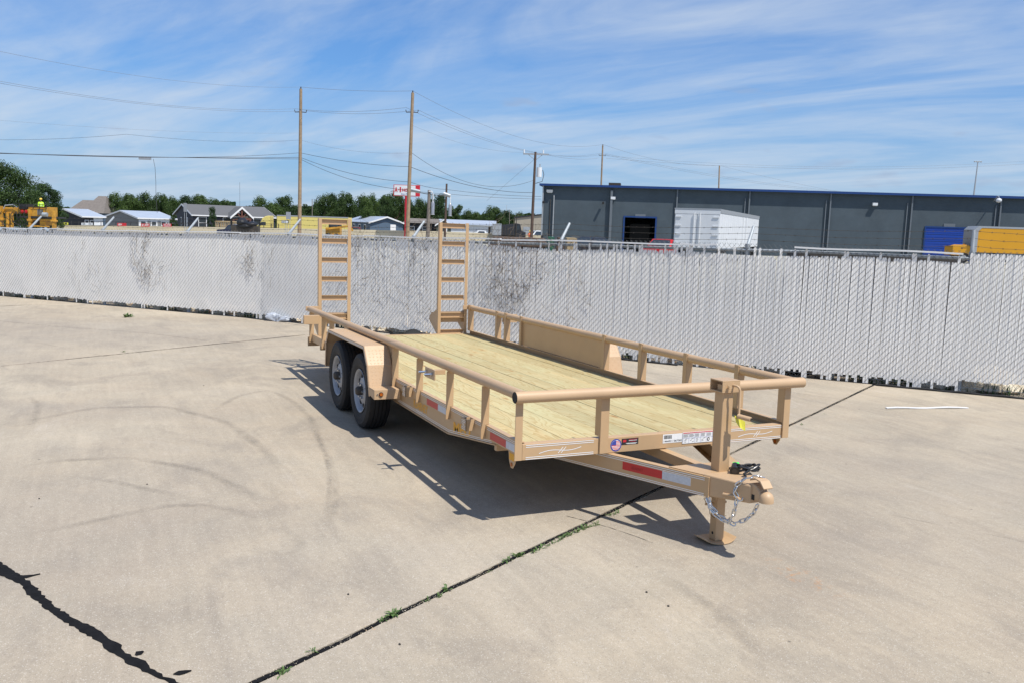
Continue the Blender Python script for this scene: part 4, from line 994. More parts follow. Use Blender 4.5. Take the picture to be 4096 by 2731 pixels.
# ================================================================== FENCE
def make_fence():
    F = emp('slatted_chain_link_fence', (FNODE[3].x, FNODE[3].y, 0), 0, 'long white slatted chain link fence with barbed wire along the far edge of the lot', 'fence')
    inv = wmat(F).inverted()
    sp = .0362
    caps = [(0.0, s_of(1650, 560)), (s_of(1825, 570), s_of(2215, 585))]
    s_mid0, s_mid1, s_full = s_of(1090, 548), s_of(2226, 590), s_of(2226, 590)
    in_cap = lambda q: any(a <= q <= b for a, b in caps)
    # one slat mesh of unit height, flattened tube with two ribs
    w, d = .0167, .0038
    prof = [(-w, 0), (-w*.80, -d), (-w*.35, -d*.9), (0, -d*.45), (w*.35, -d*.9), (w*.80, -d), (w, 0), (w*.8, d), (-w*.8, d)]
    def slat_mesh(mb, s, z0, z1, tilt=0):
        p0 = fpt(s); dd = fdir(s); n = Vector((-dd.y, dd.x, 0)); k = len(prof)
        vs = []
        for z in (z0, z1):
            for a, b in prof: q = p0+dd*(a+tilt*(z-z0))+n*(b+.008); vs.append((q.x, q.y, z))
        # rounded-off top corners
        mb.add(vs, [(i, (i+1) % k, k+(i+1) % k, k+i) for i in range(k)]+[tuple(range(k, 2*k)), tuple(range(k-1, -1, -1))])
    unit = MB(); k = len(prof)
    vs = [(a, b, 0) for a, b in prof]+[(a, b, .985) for a, b in prof]+[(a*.62, b, 1) for a, b in prof]
    unit.add(vs, [(i, (i+1) % k, k+(i+1) % k, k+i) for i in range(k)]+[(k+i, k+(i+1) % k, 2*k+(i+1) % k, 2*k+i) for i in range(k)]+[tuple(range(2*k, 3*k))])
    n_tot = int(FLEN/sp); s_last = s_of(2400, 600)+.3
    S = [q*sp for q in range(n_tot) if q*sp < s_last]
    rnd = random.Random(3); spec = []
    run = 0
    for i, q in enumerate(S):
        H = fht(q); mid = s_mid0 < q < s_mid1
        if run > 0: run -= 1
        dropped = False
        if mid:
            f = (q-s_mid0)/(s_mid1-s_mid0)
            top = H-.105-.02*sin(q*2.1); bot = .075+rnd.uniform(-.02, .03)
            if rnd.random() < (.28 if f < .55 else .13): top = H-.012-rnd.uniform(0, .015)
            elif rnd.random() < .12: top -= rnd.uniform(.01, .05)
            if rnd.random() < .30: bot = .004; 
        elif q >= s_full:
            top = H+.015+rnd.uniform(-.006, .006); bot = .155+rnd.uniform(-.012, .012)
        else:
            top = H-.010-rnd.uniform(0, .012); bot = .085+.045*noise.noise(Vector((q*.55, 1, 0)))+rnd.uniform(-.014, .014)
            if rnd.random() < .13: top = H-.075-rnd.uniform(0, .02)
            if rnd.random() < .10: bot = .004
        spec.append((q, bot, top, rnd.uniform(-.004, .004)))
    near = spec[-300:]; far = spec[:-300]
    first = unit.build('slat', SLAT, F, world=False); me = first.data; me.name = 'slat'
    for j, (q, z0, z1, tl) in enumerate(near):
        p = fpt(q, .008); dd = fdir(q)
        o = first if j == 0 else inst(me, 'slat', F)
        l = inv @ Vector((p.x, p.y, z0)); o.location = l; o.rotation_euler = (rnd.uniform(-.003, .003), tl, atan2(dd.y, dd.x)+rnd.uniform(-.10, .10)); o.scale = (1, 1, z1-z0)
    mb = MB()
    for q, z0, z1, tl in far: slat_mesh(mb, q, z0, z1, tl)
    o = mb.build('slat', SLAT, F); o['kind'] = 'stuff'
    # chain link mesh: wires rising right in front of the slats, the others behind
    mb = MB(); pitch = .0724; r = .0020
    def wire(s0, z0, s1, z1, off):
        m = max(1, int(abs(s1-s0)/.35)); P = [(s0+(s1-s0)*i/m, z0+(z1-z0)*i/m) for i in range(m+1)]
        for (a, za), (b, zb) in zip(P, P[1:]):
            A = fpt(a, off, za); B = fpt(b, off, zb); dd = (B-A).normalized(); nn = Vector((-fdir(a).y, fdir(a).x, 0)); u = dd.cross(nn)
            k = len(mb.v)
            for p in (A, B): mb.v += [p-nn*r, p+u*r*1.0+nn*r*.6, p-u*r*1.0+nn*r*.6]
            mb.f += [(k, k+1, k+4, k+3), (k+1, k+2, k+5, k+4), (k+2, k, k+3, k+5)]
    K = int(s_last/pitch)
    for i in range(-26, K):
        s0 = i*pitch; H = fht(max(0, min(s0+.9, FLEN-.01)))+.03
        # slope 1.12 : the mesh is slightly stretched
        for off, dr in ((-.0035, 1), (.0165, -1)):
            za, zb = .02, H
            if dr > 0: a, b = s0, s0+(zb-za)/1.18
            else: a, b = s0+(zb-za)/1.18, s0
            fa = lambda q: max(0.0, min(FLEN-.01, q))
            lo, hi = 0.0, min(FLEN-.01, s_last)
            # clip to the fence
            def cl(a, za, b, zb):
                for lim, sgn in ((lo, 1), (hi, -1)):
                    da, db = (a-lim)*sgn, (b-lim)*sgn
                    if da < 0 and db < 0: return None
                    if da < 0: t = da/(da-db); a, za = a+(b-a)*t, za+(zb-za)*t
                    elif db < 0: t = db/(db-da); b, zb = b+(a-b)*t, zb+(za-zb)*t
                return a, za, b, zb
            c = cl(a, za, b, zb)
            if c: wire(c[0], c[1], c[2], c[3], off)
            # twisted barb where the wires end above the top
            if dr > 0 and lo < b < hi and b > s_mid0:
                A = fpt(b, 0, zb); B = fpt(b+.012, 0, zb+.018); C = fpt(b-.010, 0, zb+.018)
                for E_ in (B, C): mb.beam(A, E_, .003, .003, (0, .3, 1))
    o = mb.build('wire_mesh', WIRE, F); o['kind'] = 'stuff'
    # posts with slanted arms, rails, barbed wire
    pb = [(63, 521), (231, 524), (426, 524), (659, 529), (946, 535), (1285, 562), (1715, 569), (2233, 584)]
    sl = [s_of(u, v) for u, v in pb]; arms = []
    for i, q in enumerate(sl):
        H = fht(q); a = fpt(q, .055, 0); b = fpt(q, .055, H+.01); arm_n = Vector((-fdir(q).y, fdir(q).x, 0))
        mb = MB(); mb.tube([a, b], .030, 10); po = mb.build('fence_post', GALV, F, smooth=True)
        lean = .30 if i < 7 else .02
        if i == 7: e = b+Vector((0, 0, .30))+arm_n*.04
        else: e = b+arm_n*lean+Vector((0, 0, .27))
        arms.append((b, e))
        mb = MB(); mb.tube([b-Vector((0, 0, .05)), b, e], [.030, .026, .020], 8); mb.build('arm', GALV, po, smooth=True)
        mb = MB(); mb.tube([b-Vector((0, 0, .04)), b+Vector((0, 0, .02))], .036, 8); mb.build('post_cap', GALV, po, smooth=True)
    tr = MB(); n = 60; pts = [fpt(i/n*s_last, .045, fht(i/n*s_last)-.055) for i in range(n+1)]
    tr.tube(pts, .021, 8); tr.build('top_rail', GALV, F, smooth=True)
    br = MB(); pts = [fpt(i/n*s_last, .045, .06) for i in range(n+1)]; br.tube(pts, .004, 5); br.build('bottom_wire', GALV, F)
    for a, b in caps:
        q = a; 
        while q < b-.05:
            e = min(b, q+2.9+rnd.uniform(-.1, .1)); mb = MB(); m = 6
            P = [fpt(q+(e-q-.012)*i/m, .002, fht(q+(e-q)*i/m)+.004+.008*sin(i*1.1+q)) for i in range(m+1)]
            for A, B in zip(P, P[1:]):
                mb.beam(A, B, .040, .022)
            mb.build('top_strip', CAPS, F); q = e
    for k in range(3):
        mb = MB(); f = (.32, .64, .97)[k]
        anchors = [fpt(0, .055+.30*f, fht(0)+.27*f)]+[b.lerp(e, f) for b, e in arms]+[fpt(s_last, .06, fht(s_last)+.02+.30*f)]
        for A, B in zip(anchors, anchors[1:]):
            P = []
            for i in range(13):
                t = i/12; p = A.lerp(B, t); p.z -= .030*4*t*(1-t)+rnd.uniform(-.004, .004); P.append(p)
            mb.tube(P, .0024, 5)
            Ln = (B-A).length; nb = int(Ln/.13)
            for i in range(nb):
                t = (i+.5)/nb; p = A.lerp(B, t); p.z -= .030*4*t*(1-t)
                for q in range(2):
                    dv = Vector((rnd.uniform(-1, 1), rnd.uniform(-1, 1), rnd.uniform(-1, 1))).normalized()*.014; mb.beam(p-dv, p+dv, .0028, .0028, (0.1, .2, 1))
        mb.build('barbed_wire', DKSTEEL, F)
    # black rubber curb strip lying along the foot of the fence
    return F
make_fence()
# one slat lying loose on the concrete
a, b = ground(2035, 938), ground(2222, 937)
mb = MB(); P = [a.lerp(b, i/8)+Vector((0, 0, .012+.005*sin(i*1.3))) for i in range(9)]
for A_, B_ in zip(P, P[1:]): mb.beam(A_, B_+(B_-A_)*.02, .034, .010)
tag(mb.build('loose_slat', CAPS), 'single white slat lying loose on the concrete right of the trailer', 'slat')

# ---- rocks, grass and litter under the fence
def rock(s, off, r, h, seed, label=None, group='pale boulders along the foot of the fence'):
    rn = random.Random(seed); p = fpt(s, off)
    bm = bmesh.new(); bmesh.ops.create_icosphere(bm, subdivisions=2, radius=1)
    ofs = Vector((rn.random()*50, rn.random()*50, 0))
    for v in bm.verts:
        k = 1+.55*noise.noise(v.co*1.1+ofs)+.22*noise.noise(v.co*2.9+ofs); v.co = Vector((v.co.x*r*k, v.co.y*r*.75*k, max(-.25, v.co.z)*h*k))
    me = D.meshes.new('boulder'); bm.to_mesh(me); bm.free(); me.materials.append(ROCK)
    o = D.objects.new('boulder', me); COL.objects.link(o); o.location = (p.x, p.y, -.02+.12*h); o.rotation_euler = (0, 0, rn.uniform(0, 3))
    tag(o, label, 'boulder', group); return o
ORD = ['first', 'second', 'third', 'fourth', 'fifth', 'sixth', 'seventh', 'eighth', 'ninth', 'tenth', 'eleventh']
ANCH = [s_of(u, v) for u, v in ((63, 521), (231, 524), (426, 524), (659, 529), (946, 535), (1285, 562), (1715, 569), (2233, 584))]; CNT = {}
def rock_label(q):
    k = sum(1 for a in ANCH if a < q); CNT[k] = CNT.get(k, 0)+1; n = ORD[CNT[k]-1]
    if k == 0: return 'pale boulder under the fence, %s from the left edge of the photo' % n
    return 'pale boulder under the fence, %s to the right of the %s fence arm' % (n, ORD[k-1])
rn = random.Random(11)
q = .4; i = 0
while q < s_of(2352, 880)+.4:
    r = rn.uniform(.16, .34); i += 1
    rock(q, .14+r*1.0, r*.85, rn.uniform(.15, .26), i, rock_label(q))
    q += r*rn.uniform(1.6, 3.4)
rock(s_of(2285, 885), .50, .40, .26, 77, 'largest pale limestone boulder, bulging under the fence at the right edge', None)
rock(s_of(2150, 878), .45, .22, .17, 78, 'rounded white boulder under the fence right of the long pavement joint', None)
rock(s_of(905, 765), .50, .42, .26, 79, 'broad pale boulder behind the fence foot between the two upright ramps', None)
o = rock(s_of(952, 772), -.01, .24, .13, 80, 'dark rubber lump lying against the fence foot between the ramps', None)
o.data.materials.clear(); o.data.materials.append(BLACK); o.name = 'rubber_lump'; o['category'] = 'lump'
def blades(pts, n, h, mat, name, spread, rnd):
    mb = MB()
    for p in pts:
        for _ in range(n):
            b = p+Vector((rnd.uniform(-spread, spread), rnd.uniform(-spread, spread), 0)); a = rnd.uniform(0, 2*pi); l = h*rnd.uniform(.5, 1.2)
            d = Vector((cos(a), sin(a), 0)); s_ = Vector((-d.y, d.x, 0))*.006*rnd.uniform(.7, 1.6); t = b+d*l*rnd.uniform(.1, .7)+Vector((0, 0, l)); m = b.lerp(t, .5)+Vector((0, 0, l*.12))
            mb.add([b-s_, b+s_, m+s_*.9, t, m-s_*.9], [(0, 1, 2, 4), (4, 2, 3)])
    return mb
pts = []
for k in range(520):
    q = rn.uniform(.2, s_of(2352, 880)+.6); dens = noise.noise(Vector((q*.7, 3, 0)))
    if dens > -.12: pts.append(fpt(q, rn.uniform(.16, .95), -.02))
tag(blades(pts, 12, .15, GRASS, 'grass', .09, rn).build('grass', GRASS, loc=(0, 0, 0)), 'green grass and weeds growing between the boulders behind the fence', 'grass', kind='stuff')
# rubber sheet strip at the curb
for (u0, v0, u1, v1, l) in ((2012, 884, 2352, 919, 'black rubber strip lying under the fence at the right edge'), (1430, 823, 1560, 838, 'black rubber strip under the fence behind the trailer rail'), (905, 770, 990, 778, 'black rubber strip under the fence between the ramps')):
    s0, s1 = s_of(u0, v0), s_of(u1, v1); mb = MB(); m = 14
    P = [fpt(s0+(s1-s0)*i/m, -.09, .010+.006*sin(i*1.7)) for i in range(m+1)]
    for A_, B_ in zip(P, P[1:]): mb.beam(A_, B_, .07, .018)
    tag(mb.build('rubber_strip', BLACK), l, 'rubber strip')
p = fpt(s_of(640, 736), -.06, 0); mb = MB(); mb.ball((0, 0, .055), .26, .10, .075, 22, 14); d_ = fdir(s_of(640, 736))
for v in mb.v:
    k = 1+.55*noise.noise(v*9)+.30*noise.noise(v*22+Vector((4, 0, 0))); v.x *= k; v.y *= k; v.z = max(0, v.z*k)
mb.v = [Vector((p.x+d_.x*v.x-d_.y*v.y, p.y+d_.y*v.x+d_.x*v.y, v.z)) for v in mb.v]
o = mb.build('plastic_bag', PLASTIC, smooth=False); tag(o, 'crumpled translucent plastic bag caught against the fence foot on the left', 'bag')

# ---- dead vines climbing the fence
def vine(u0, v0, u1, v1, n, seed, label, dens=1.0, above=0):
    r_ = random.Random(seed); s0, s1 = s_of(u0, 600), s_of(u1, 600); mb = MB(); lf = MB(); H = fht((s0+s1)/2)
    def zof(v, q):
        lo, hi = 0.0, 2.6
        for _ in range(20):
            m = (lo+hi)/2; P = fpt(q, 0, m)-CAMP; vv = (1365.5-FPX*P.dot(UP)/P.dot(FW))/1.7415
            if vv > v: lo = m
            else: hi = m
        return lo
    za, zb = zof(v1, (s0+s1)/2), zof(v0, (s0+s1)/2)
    for k in range(n):
        q = s0+(s1-s0)*min(1, max(0, r_.gauss(.5, .24))); z = za+(zb-za)*r_.random(); ang = r_.uniform(.9, 2.3) if r_.random() < .75 else r_.uniform(0, 6.28); P = []
        m = r_.randint(4, 9); st = .030+.03*r_.random()
        for i in range(m):
            P.append(fpt(max(0, q), -.010-.012*r_.random(), max(.02, z))); q += cos(ang)*st; z += sin(ang)*st; ang += r_.uniform(-.7, .7)
            if z > zb+.15: break
        if len(P) > 1: mb.tube(P, [.0022*(1-i/len(P)*.5) for i in range(len(P))], 3, caps=False)
        for _ in range(int(3*dens)):
            p = P[r_.randrange(len(P))]; a = Vector((r_.uniform(-1, 1), r_.uniform(-.3, .3), r_.uniform(-1, 1))).normalized(); b = a.orthogonal().normalized(); l = r_.uniform(.006, .016)
            lf.add([p-a*l, p+b*l*.6, p+a*l, p-b*l*.6], [(0, 1, 2, 3)])
    root = emp('dead_vine', fpt((s0+s1)/2, -.02, max(0, za)), 0, label, 'vine')
    o = mb.build('stem', TWIG, root); o['kind'] = 'stuff'
    if lf.v: o = lf.build('leaf', DRYLEAF, root); o['kind'] = 'stuff'
vine(300, 536, 352, 655, 43, 1, 'dense brown dead vine tangle on the left part of the fence')
vine(330, 600, 380, 670, 14, 2, 'thin dead vine patch right below the dense left tangle', .7)
vine(540, 540, 640, 660, 22, 3, 'sparse dead vine streaks on the fence left of the rear ramp', .6)
vine(560, 580, 600, 640, 12, 4, 'short dead vine cluster on the fence behind the rear post', .7)
vine(800, 535, 905, 700, 43, 5, 'sparse dead vine streaks between the two upright ramps', .7)
vine(900, 560, 1005, 720, 35, 6, 'dead vine streaks on the fence just left of the far ramp', .7)
vine(1075, 560, 1260, 760, 87, 7, 'broad dead vine patch on the fence right of the far ramp')
vine(1130, 620, 1210, 720, 49, 8, 'darkest dead vine knot in the middle of the broad patch')
vine(735, 560, 800, 700, 12, 9, 'faint dead vine twigs on the fence seen through the near ramp', .5)
vine(150, 560, 260, 660, 12, 10, 'few dead vine twigs on the far left of the fence', .5)
vine(1260, 560, 1420, 760, 24, 12, 'thin scattered vine twigs on the fence above the side panel', .6)
def brush(u, v0, v1, wpx, n, seed, label):
    """bare twigs sticking up above the fence top"""
    r_ = random.Random(seed); q = s_of(u, 550); H = fht(q); base_ = fpt(q, .12, H-.5); mb = MB()
    for k in range(n):
        a = r_.uniform(-1, 1); p = base_+fdir(q)*a*.15; P = [p]; d = Vector((fdir(q).x*a*.8, fdir(q).y*a*.8, 1)).normalized(); L = .12
        for i in range(r_.randint(5, 9)):
            d = (d+Vector((r_.uniform(-.5, .5), r_.uniform(-.5, .5), r_.uniform(-.35, .45)))).normalized(); p = p+d*L; P.append(p)
        mb.tube(P, [.004*(1-i/len(P)*.7) for i in range(len(P))], 3, caps=False)
        for i in range(2, len(P)):
            dd = Vector((r_.uniform(-1, 1), r_.uniform(-1, 1), r_.uniform(-.3, 1))).normalized(); mb.tube([P[i], P[i]+dd*.09, P[i]+dd*.15+Vector((0, 0, -.02))], .0018, 3, caps=False)
    o = mb.build('dry_brush', TWIG); tag(o, label, 'dry brush')
brush(1125, 500, 548, 60, 12, 1, 'bare twiggy brush poking above the fence right of the far ramp')
brush(1320, 520, 560, 40, 6, 2, 'few bare twigs above the fence in front of the grey warehouse')
brush(975, 515, 540, 60, 6, 3, 'bare twigs above the fence left of the far ramp')
brush(812, 525, 540, 30, 6, 4, 'small brown twig tuft above the fence beside the near ramp')

# ---- weeds in the joint
def weed(u, v, h, n, seed, label, mat=WEED):
    r_ = random.Random(seed); p = ground(u, v); mb = MB()
    for k in range(n):
        b = p+T1*r_.uniform(-.02, .02)*(1 if n < 30 else 3.5)+N1*r_.uniform(-.012, .012); a = r_.uniform(0, 2*pi); el = r_.uniform(.25, 1.3); l = h*.72*r_.uniform(.5, 1.1)
        d = Vector((cos(a)*cos(el), sin(a)*cos(el), sin(el))); sd = d.cross(Vector((0, 0, 1))).normalized(); w = l*.16*r_.uniform(.8, 1.3)
        m = b+d*l*.55; t = b+d*l+Vector((0, 0, -l*.25)); mb.add([b-sd*w*.2, b+sd*w*.2, m+sd*w*.7+Vector((0, 0, .002)), t, m-sd*w*.7+Vector((0, 0, .002)), m], [(0, 1, 2, 5), (0, 5, 4), (5, 2, 3), (4, 5, 3)])
    o = mb.build('weed', mat, loc=p); tag(o, label, 'weed', 'weeds growing in the pavement joint')
for u, v, h, n, l in ((648, 1546, .07, 16, 'curly leaved weed at the bottom end of the long joint'), (715, 1497, .05, 10, 'small reddish weed just above the lowest one in the joint'), (905, 1413, .085, 22, 'tall two tufted weed halfway down the joint'), (880, 1424, .05, 14, 'low weed beside the two tufted one'),
                      (982, 1380, .04, 12, 'tiny weed right of the two tufted weed'), (1008, 1370, .05, 14, 'small leafy weed below the bright star shaped one'), (1027, 1356, .070, 18, 'bright star shaped weed in the middle of the joint'), (1125, 1312, .035, 10, 'tiny sprig between the middle and upper weeds'),
                      (1165, 1288, .060, 16, 'spiky weed left of the bushy one'), (1190, 1278, .075, 24, 'bushy bright weed where the joint starts to green up'), (1235, 1262, .060, 30, 'wide low weed right of the bushy one'), (1268, 1248, .040, 30, 'flat mat of weed below the trailer nose shadow'),
                      (1300, 1232, .055, 44, 'long green weed mat near the trailer shadow'), (1335, 1217, .060, 44, 'dense weed mat with upright sprigs near the shadow edge'), (1362, 1206, .045, 36, 'weed mat just outside the shadow edge'), (1410, 1180, .045, 34, 'uppermost weed mat ending at the trailer shadow'),
                      (1840, 975, .035, 12, 'small round weed in the joint right of the jack'), (1895, 950, .02, 8, 'tiny weed speck near the far end of the joint')):
    weed(u, v, h, n, int(u), l)
weed(294, 729, .16, 40, 5, 'lone spiky weed growing on the far left slab')
D.objects['weed'].update_tag() if 'weed' in D.objects else None
weed(284, 808, .06, 14, 6, 'tiny grass tuft in the far left joint')

# ================================================================== BACKGROUND
def frame(u, dep, phi=0.0):
    """local frame at a ground point: X to the right (turned by phi away from the camera), Y away"""
    return base(u, dep), RZ+phi
def part(mb, name, mat, parent, **kw): return mb.build(name, mat, parent, world=False, **kw)
def solve_len(u0, dep0, dirx, diry, u1):
    """length along (dirx, diry) in the camera's ground frame from u0 at dep0 until the picture column u1"""
    c0 = (pt(u0, hor(u0), dep0)-CAMP); x0, y0 = c0.dot(RH), c0.dot(FH); c1 = ray(u1, hor(u1)); k = c1.dot(RH)/c1.dot(FH)
    return (k*y0-x0)/(dirx-k*diry)
def locx(u0, dep0, phi, u):           # local X on the front face for a picture column
    return solve_len(u0, dep0, cos(phi), sin(phi), u)
def win(parent, x0, x1, z0, z1, y=0.0, side=None, frame_mat=None, bars=1, fl=0.0):
    z0 += fl; z1 += fl
    fm = frame_mat or TRIMW
    def b(mb, a0, a1, d0, d1, c0, c1):
        if side: mb.box(d0, d1, a0, a1, c0, c1)
        else: mb.box(a0, a1, d0, d1, c0, c1)
    mb = MB(); b(mb, x0, x1, y-.04, y, z0, z1); w = part(mb, 'window', fm, parent)
    g = MB(); t = .10; b(g, x0+t, x1-t, y-.05, y-.041, z0+t, (z0+z1)/2-.04); b(g, x0+t, x1-t, y-.05, y-.041, (z0+z1)/2+.04, z1-t)
    part(g, 'pane', GLASS, w); return w
def house(name, label, u0, dep, phi, uL, uR, ze, zr, wall, roofm, ridge='x', trim=TRIMW, over=.35, group=None, cat='house', side_wall=None, depth=None):
    loc, rz = frame(u0, dep, phi); H = emp(name, loc, rz, label, cat, group)
    Lx = locx(u0, dep, phi, uR); Ly = depth or solve_len(u0, dep, -sin(phi), cos(phi), uL)
    ze -= loc.z; zr -= loc.z; o = over
    H['lx'] = Lx
    if ridge == 'x':
        mb = MB(); mb.px([(0, 0), (Ly, 0), (Ly, ze), (Ly/2, zr-.15), (0, ze)], 0, Lx); part(mb, 'wall', wall, H)
        mb = MB()
        for a, b in ((-o, Ly/2), (Ly+o, Ly/2)):
            dz = (zr-ze)/(Ly/2)*o
            mb.px([(a, ze-dz), (b, zr), (b, zr-.14), (a, ze-dz-.14)], -o, Lx+o)
        R = part(mb, 'roof', roofm, H)
        mb = MB()
        for xx in (-o-.03, Lx+o):
            for a, b in ((-o, Ly/2), (Ly+o, Ly/2)):
                dz = (zr-ze)/(Ly/2)*o; mb.px([(a, ze-dz+.02), (b, zr+.02), (b, zr-.24), (a, ze-dz-.24)], xx, xx+.03)
        mb.box(-o, Lx+o, -o-.05, -o-.0, ze-(zr-ze)/(Ly/2)*o-.20, ze-(zr-ze)/(Ly/2)*o+.0)
        part(mb, 'fascia', trim, R)
    else:
        mb = MB(); mb.py([(0, 0), (Lx, 0), (Lx, ze), (Lx/2, zr-.15), (0, ze)], 0, Ly); part(mb, 'wall', wall, H)
        mb = MB()
        for a, b in ((-o, Lx/2), (Lx+o, Lx/2)):
            dz = (zr-ze)/(Lx/2)*o; mb.py([(a, ze-dz), (b, zr), (b, zr-.14), (a, ze-dz-.14)], -o, Ly+o)
        R = part(mb, 'roof', roofm, H)
        mb = MB()
        for a, b in ((-o, Lx/2), (Lx+o, Lx/2)):
            dz = (zr-ze)/(Lx/2)*o; mb.py([(a, ze-dz+.02), (b, zr+.02), (b, zr-.24), (a, ze-dz-.24)], -o-.03, -o)
        part(mb, 'fascia', trim, R)
    if side_wall:
        mb = MB(); mb.box(.02, Lx-.02, -.012, 0, 0.02, ze-.02) if ridge == 'x' else mb.box(-.012, 0, .02, Ly-.02, .02, ze-.02); part(mb, 'facade_cladding', side_wall, H)
    return H, Lx, Ly, ze, zr

def warehouse():
    u0, dep = 1243, 88.0; phi = radians(-8.5); loc, rz = frame(u0, dep, phi)
    W_ = emp('warehouse', loc, rz, 'long slate blue metal warehouse with bright blue eave and an open loading door', 'warehouse')
    zt = zat(427, u0, dep)-loc.z; Lx = 74; X = lambda u: locx(u0, dep, phi, u)
    def Z(v, u):      # height on the front wall for a picture point
        x = X(u); d = dep+x*sin(phi)+0.0; return zat(v, u, d)-loc.z
    xd0, xd1 = X(1434), X(1504); zd = Z(501, 1470)
    mb = MB(); mb.box(0, xd0, 0, .25, -1.5, zt); mb.box(xd1, Lx, 0, .25, -1.5, zt); mb.box(xd0, xd1, 0, .25, zd, zt); mb.box(0, .25, .26, 26, -1.5, zt); mb.box(Lx-.25, Lx, .26, 26, -1.5, zt); mb.box(.26, Lx-.26, 25.7, 26, -1.5, zt)
    mb.box(xd0-3, xd1+3, 9, 9.2, -1.5, zd+1); part(mb, 'wall', SLATE, W_)
    mb = MB(); mb.box(-.20, Lx+.3, -.36, 26.3, zt, zt+.10); rf = part(mb, 'roof', DKSTEEL, W_)
    mb = MB(); mb.box(-.22, Lx+.3, -.42, -.361, zt-.04, zt+.17); mb.box(-.28, -.221, -.42, 26.3, zt-.04, zt+.17); part(mb, 'eave_trim', TRIMB, rf)
    mb = MB(); mb.box(xd0-.14, xd0, -.06, .0, -1.5, zd+.14); mb.box(xd1, xd1+.14, -.06, 0, -1.5, zd+.14); mb.box(xd0, xd1, -.06, 0, zd, zd+.14)
    dr = part(mb, 'door_frame', TRIMB, W_)
    mb = MB(); mb.box(xd0+.5, xd1-.5, 1.2, 1.25, -1.0, zd-.6); part(mb, 'interior_shade_sheet', DOORWAY, W_)  # near-black sheet added for the shade inside the open door
    # roller door
    x0, x1 = X(2124), X(2231); zr = Z(524, 2150)
    mb = MB(); mb.box(x0-.10, x1+.10, -.09, -.001, zr, zr+.12); mb.box(x0-.12, x0, -.09, -.001, -1.5, zr); mb.box(x1, x1+.12, -.09, -.001, -1.5, zr); fr = part(mb, 'door_frame', TRIMB, W_)
    n = 7; h = (zr+1.0)/n
    for i in range(n):
        mb = MB(); a = -1.0+i*h; mb.box(x0+.003, x1-.003, -.040, -.004, a+.02, a+h-.02); mb.box(x0+.003, x1-.003, -.055, -.041, a+h*.30, a+h*.36); mb.box(x0+.003, x1-.003, -.055, -.041, a+h*.62, a+h*.68)
        part(mb, 'door_panel', DOORB, fr)
    for u, v in ((1469, 497), (2177, 519)):
        x = X(u); z = Z(v, u); mb = MB(); mb.box(x-.5, x+.5, -.05, -.002, z-.18, z+.18); part(mb, 'small_sign', PIPEG, W_)
    for u in (1245, 1551, 1716, 1901, 2087, 2289):
        x = X(u)
        mb = MB(); mb.box(x-.06, x+.06, -.20, -.004, -1.5, zt-.02); part(mb, 'pilaster', PIPEG if u != 1245 else GPANEL, W_)
        if u > 1600:
            mb = MB(); mb.box(x-.42, x-.34, -.12, -.004, -1.5, zt-.7); part(mb, 'downpipe', PIPEG, W_)
    x = X(1384+18); mb = MB(); mb.box(x-.13, x+.09, -.30, -.004, -1.5, zt-.3); part(mb, 'pilaster', PIPEG, W_)
    x = X(1270); mb = MB(); mb.tube([(x, -.12, -1.0), (x, -.12, Z(452, 1270)), (x, -.02, Z(449, 1270))], .06, 7); part(mb, 'conduit', GPANEL, W_)
    x = X(1262); mb = MB(); mb.tube([(x, -.06, -1.0), (x, -.06, Z(458, 1262))], .035, 5); part(mb, 'conduit', DKSTEEL, W_)
    for u, v, r in ((1260, 440, .30), (1405, 456, .22), (2002, 470, .22)):
        x = X(u); z = Z(v, u); mb = MB(); mb.box(x-r, x+r, -.34, -.004, z-.12, z+.12); l = part(mb, 'wall_lamp', GPANEL if r > .25 else WHITES, W_); mb = MB(); mb.box(x-r*.8, x+r*.8, -.30, -.05, z-.17, z-.121); part(mb, 'lamp_lens', WHITES, l)
    for u, v in ((1247, 466), (1383, 468), (1247, 545)):
        x = X(u); z = Z(v, u); mb = MB(); mb.tube([(x, -.55, z), (x, -.20, z+.05)], .12, 8); part(mb, 'camera_lamp', BLACKP, W_)
    x = X(2270); z = Z(450, 2270); mb = MB(); mb.tube([(x, -.3, z-.5), (x, -1.2, z-.1), (x, -1.5, z-.2), (x, -1.5, z-.35)], .045, 7); lp = part(mb, 'lamp_arm', GPANEL, W_)
    mb = MB(); mb.ball((x, -1.5, z-.5), .26, .26, .20, 10, 6); part(mb, 'lamp_head', WHITES, lp, smooth=True)
    x = X(1405); mb = MB(); mb.box(x-.55, x+.60, 1, 3, zt+.12, zt+.48); part(mb, 'roof_unit', DKSTEEL, rf)
warehouse()

def vehicle_box(name, label, u0, dep, phi, uL, uR, vtop, zb, mat, cat):
    """closed cargo body with its lower edge at zb above the ground; u0 is the near corner"""
    loc, rz = frame(u0, dep, phi); T = emp(name, loc, rz, label, cat)
    Lx = locx(u0, dep, phi, uR); Ly = solve_len(u0, dep, -sin(phi), cos(phi), uL); zt = zat(vtop, u0, dep)-loc.z
    mb = MB(); mb.box(0, Lx, 0, Ly, zb, zt); b = part(mb, 'body', mat, T, bevel=.03)
    return T, b, Lx, Ly, zt
def tyres(T, xs, ys, r=.5, w=.28, z=None):
    for x in xs:
        for y in ys:
            mb = MB(); mb.tube([(x, y-w/2, r), (x, y+w/2, r)], r, 16); t = part(mb, 'wheel', BLACK, T, smooth=True)
            mb = MB(); mb.tube([(x, y-w/2-.012, r), (x, y+w/2+.012, r)], r*.55, 12); part(mb, 'rim', RIM, t, smooth=True)

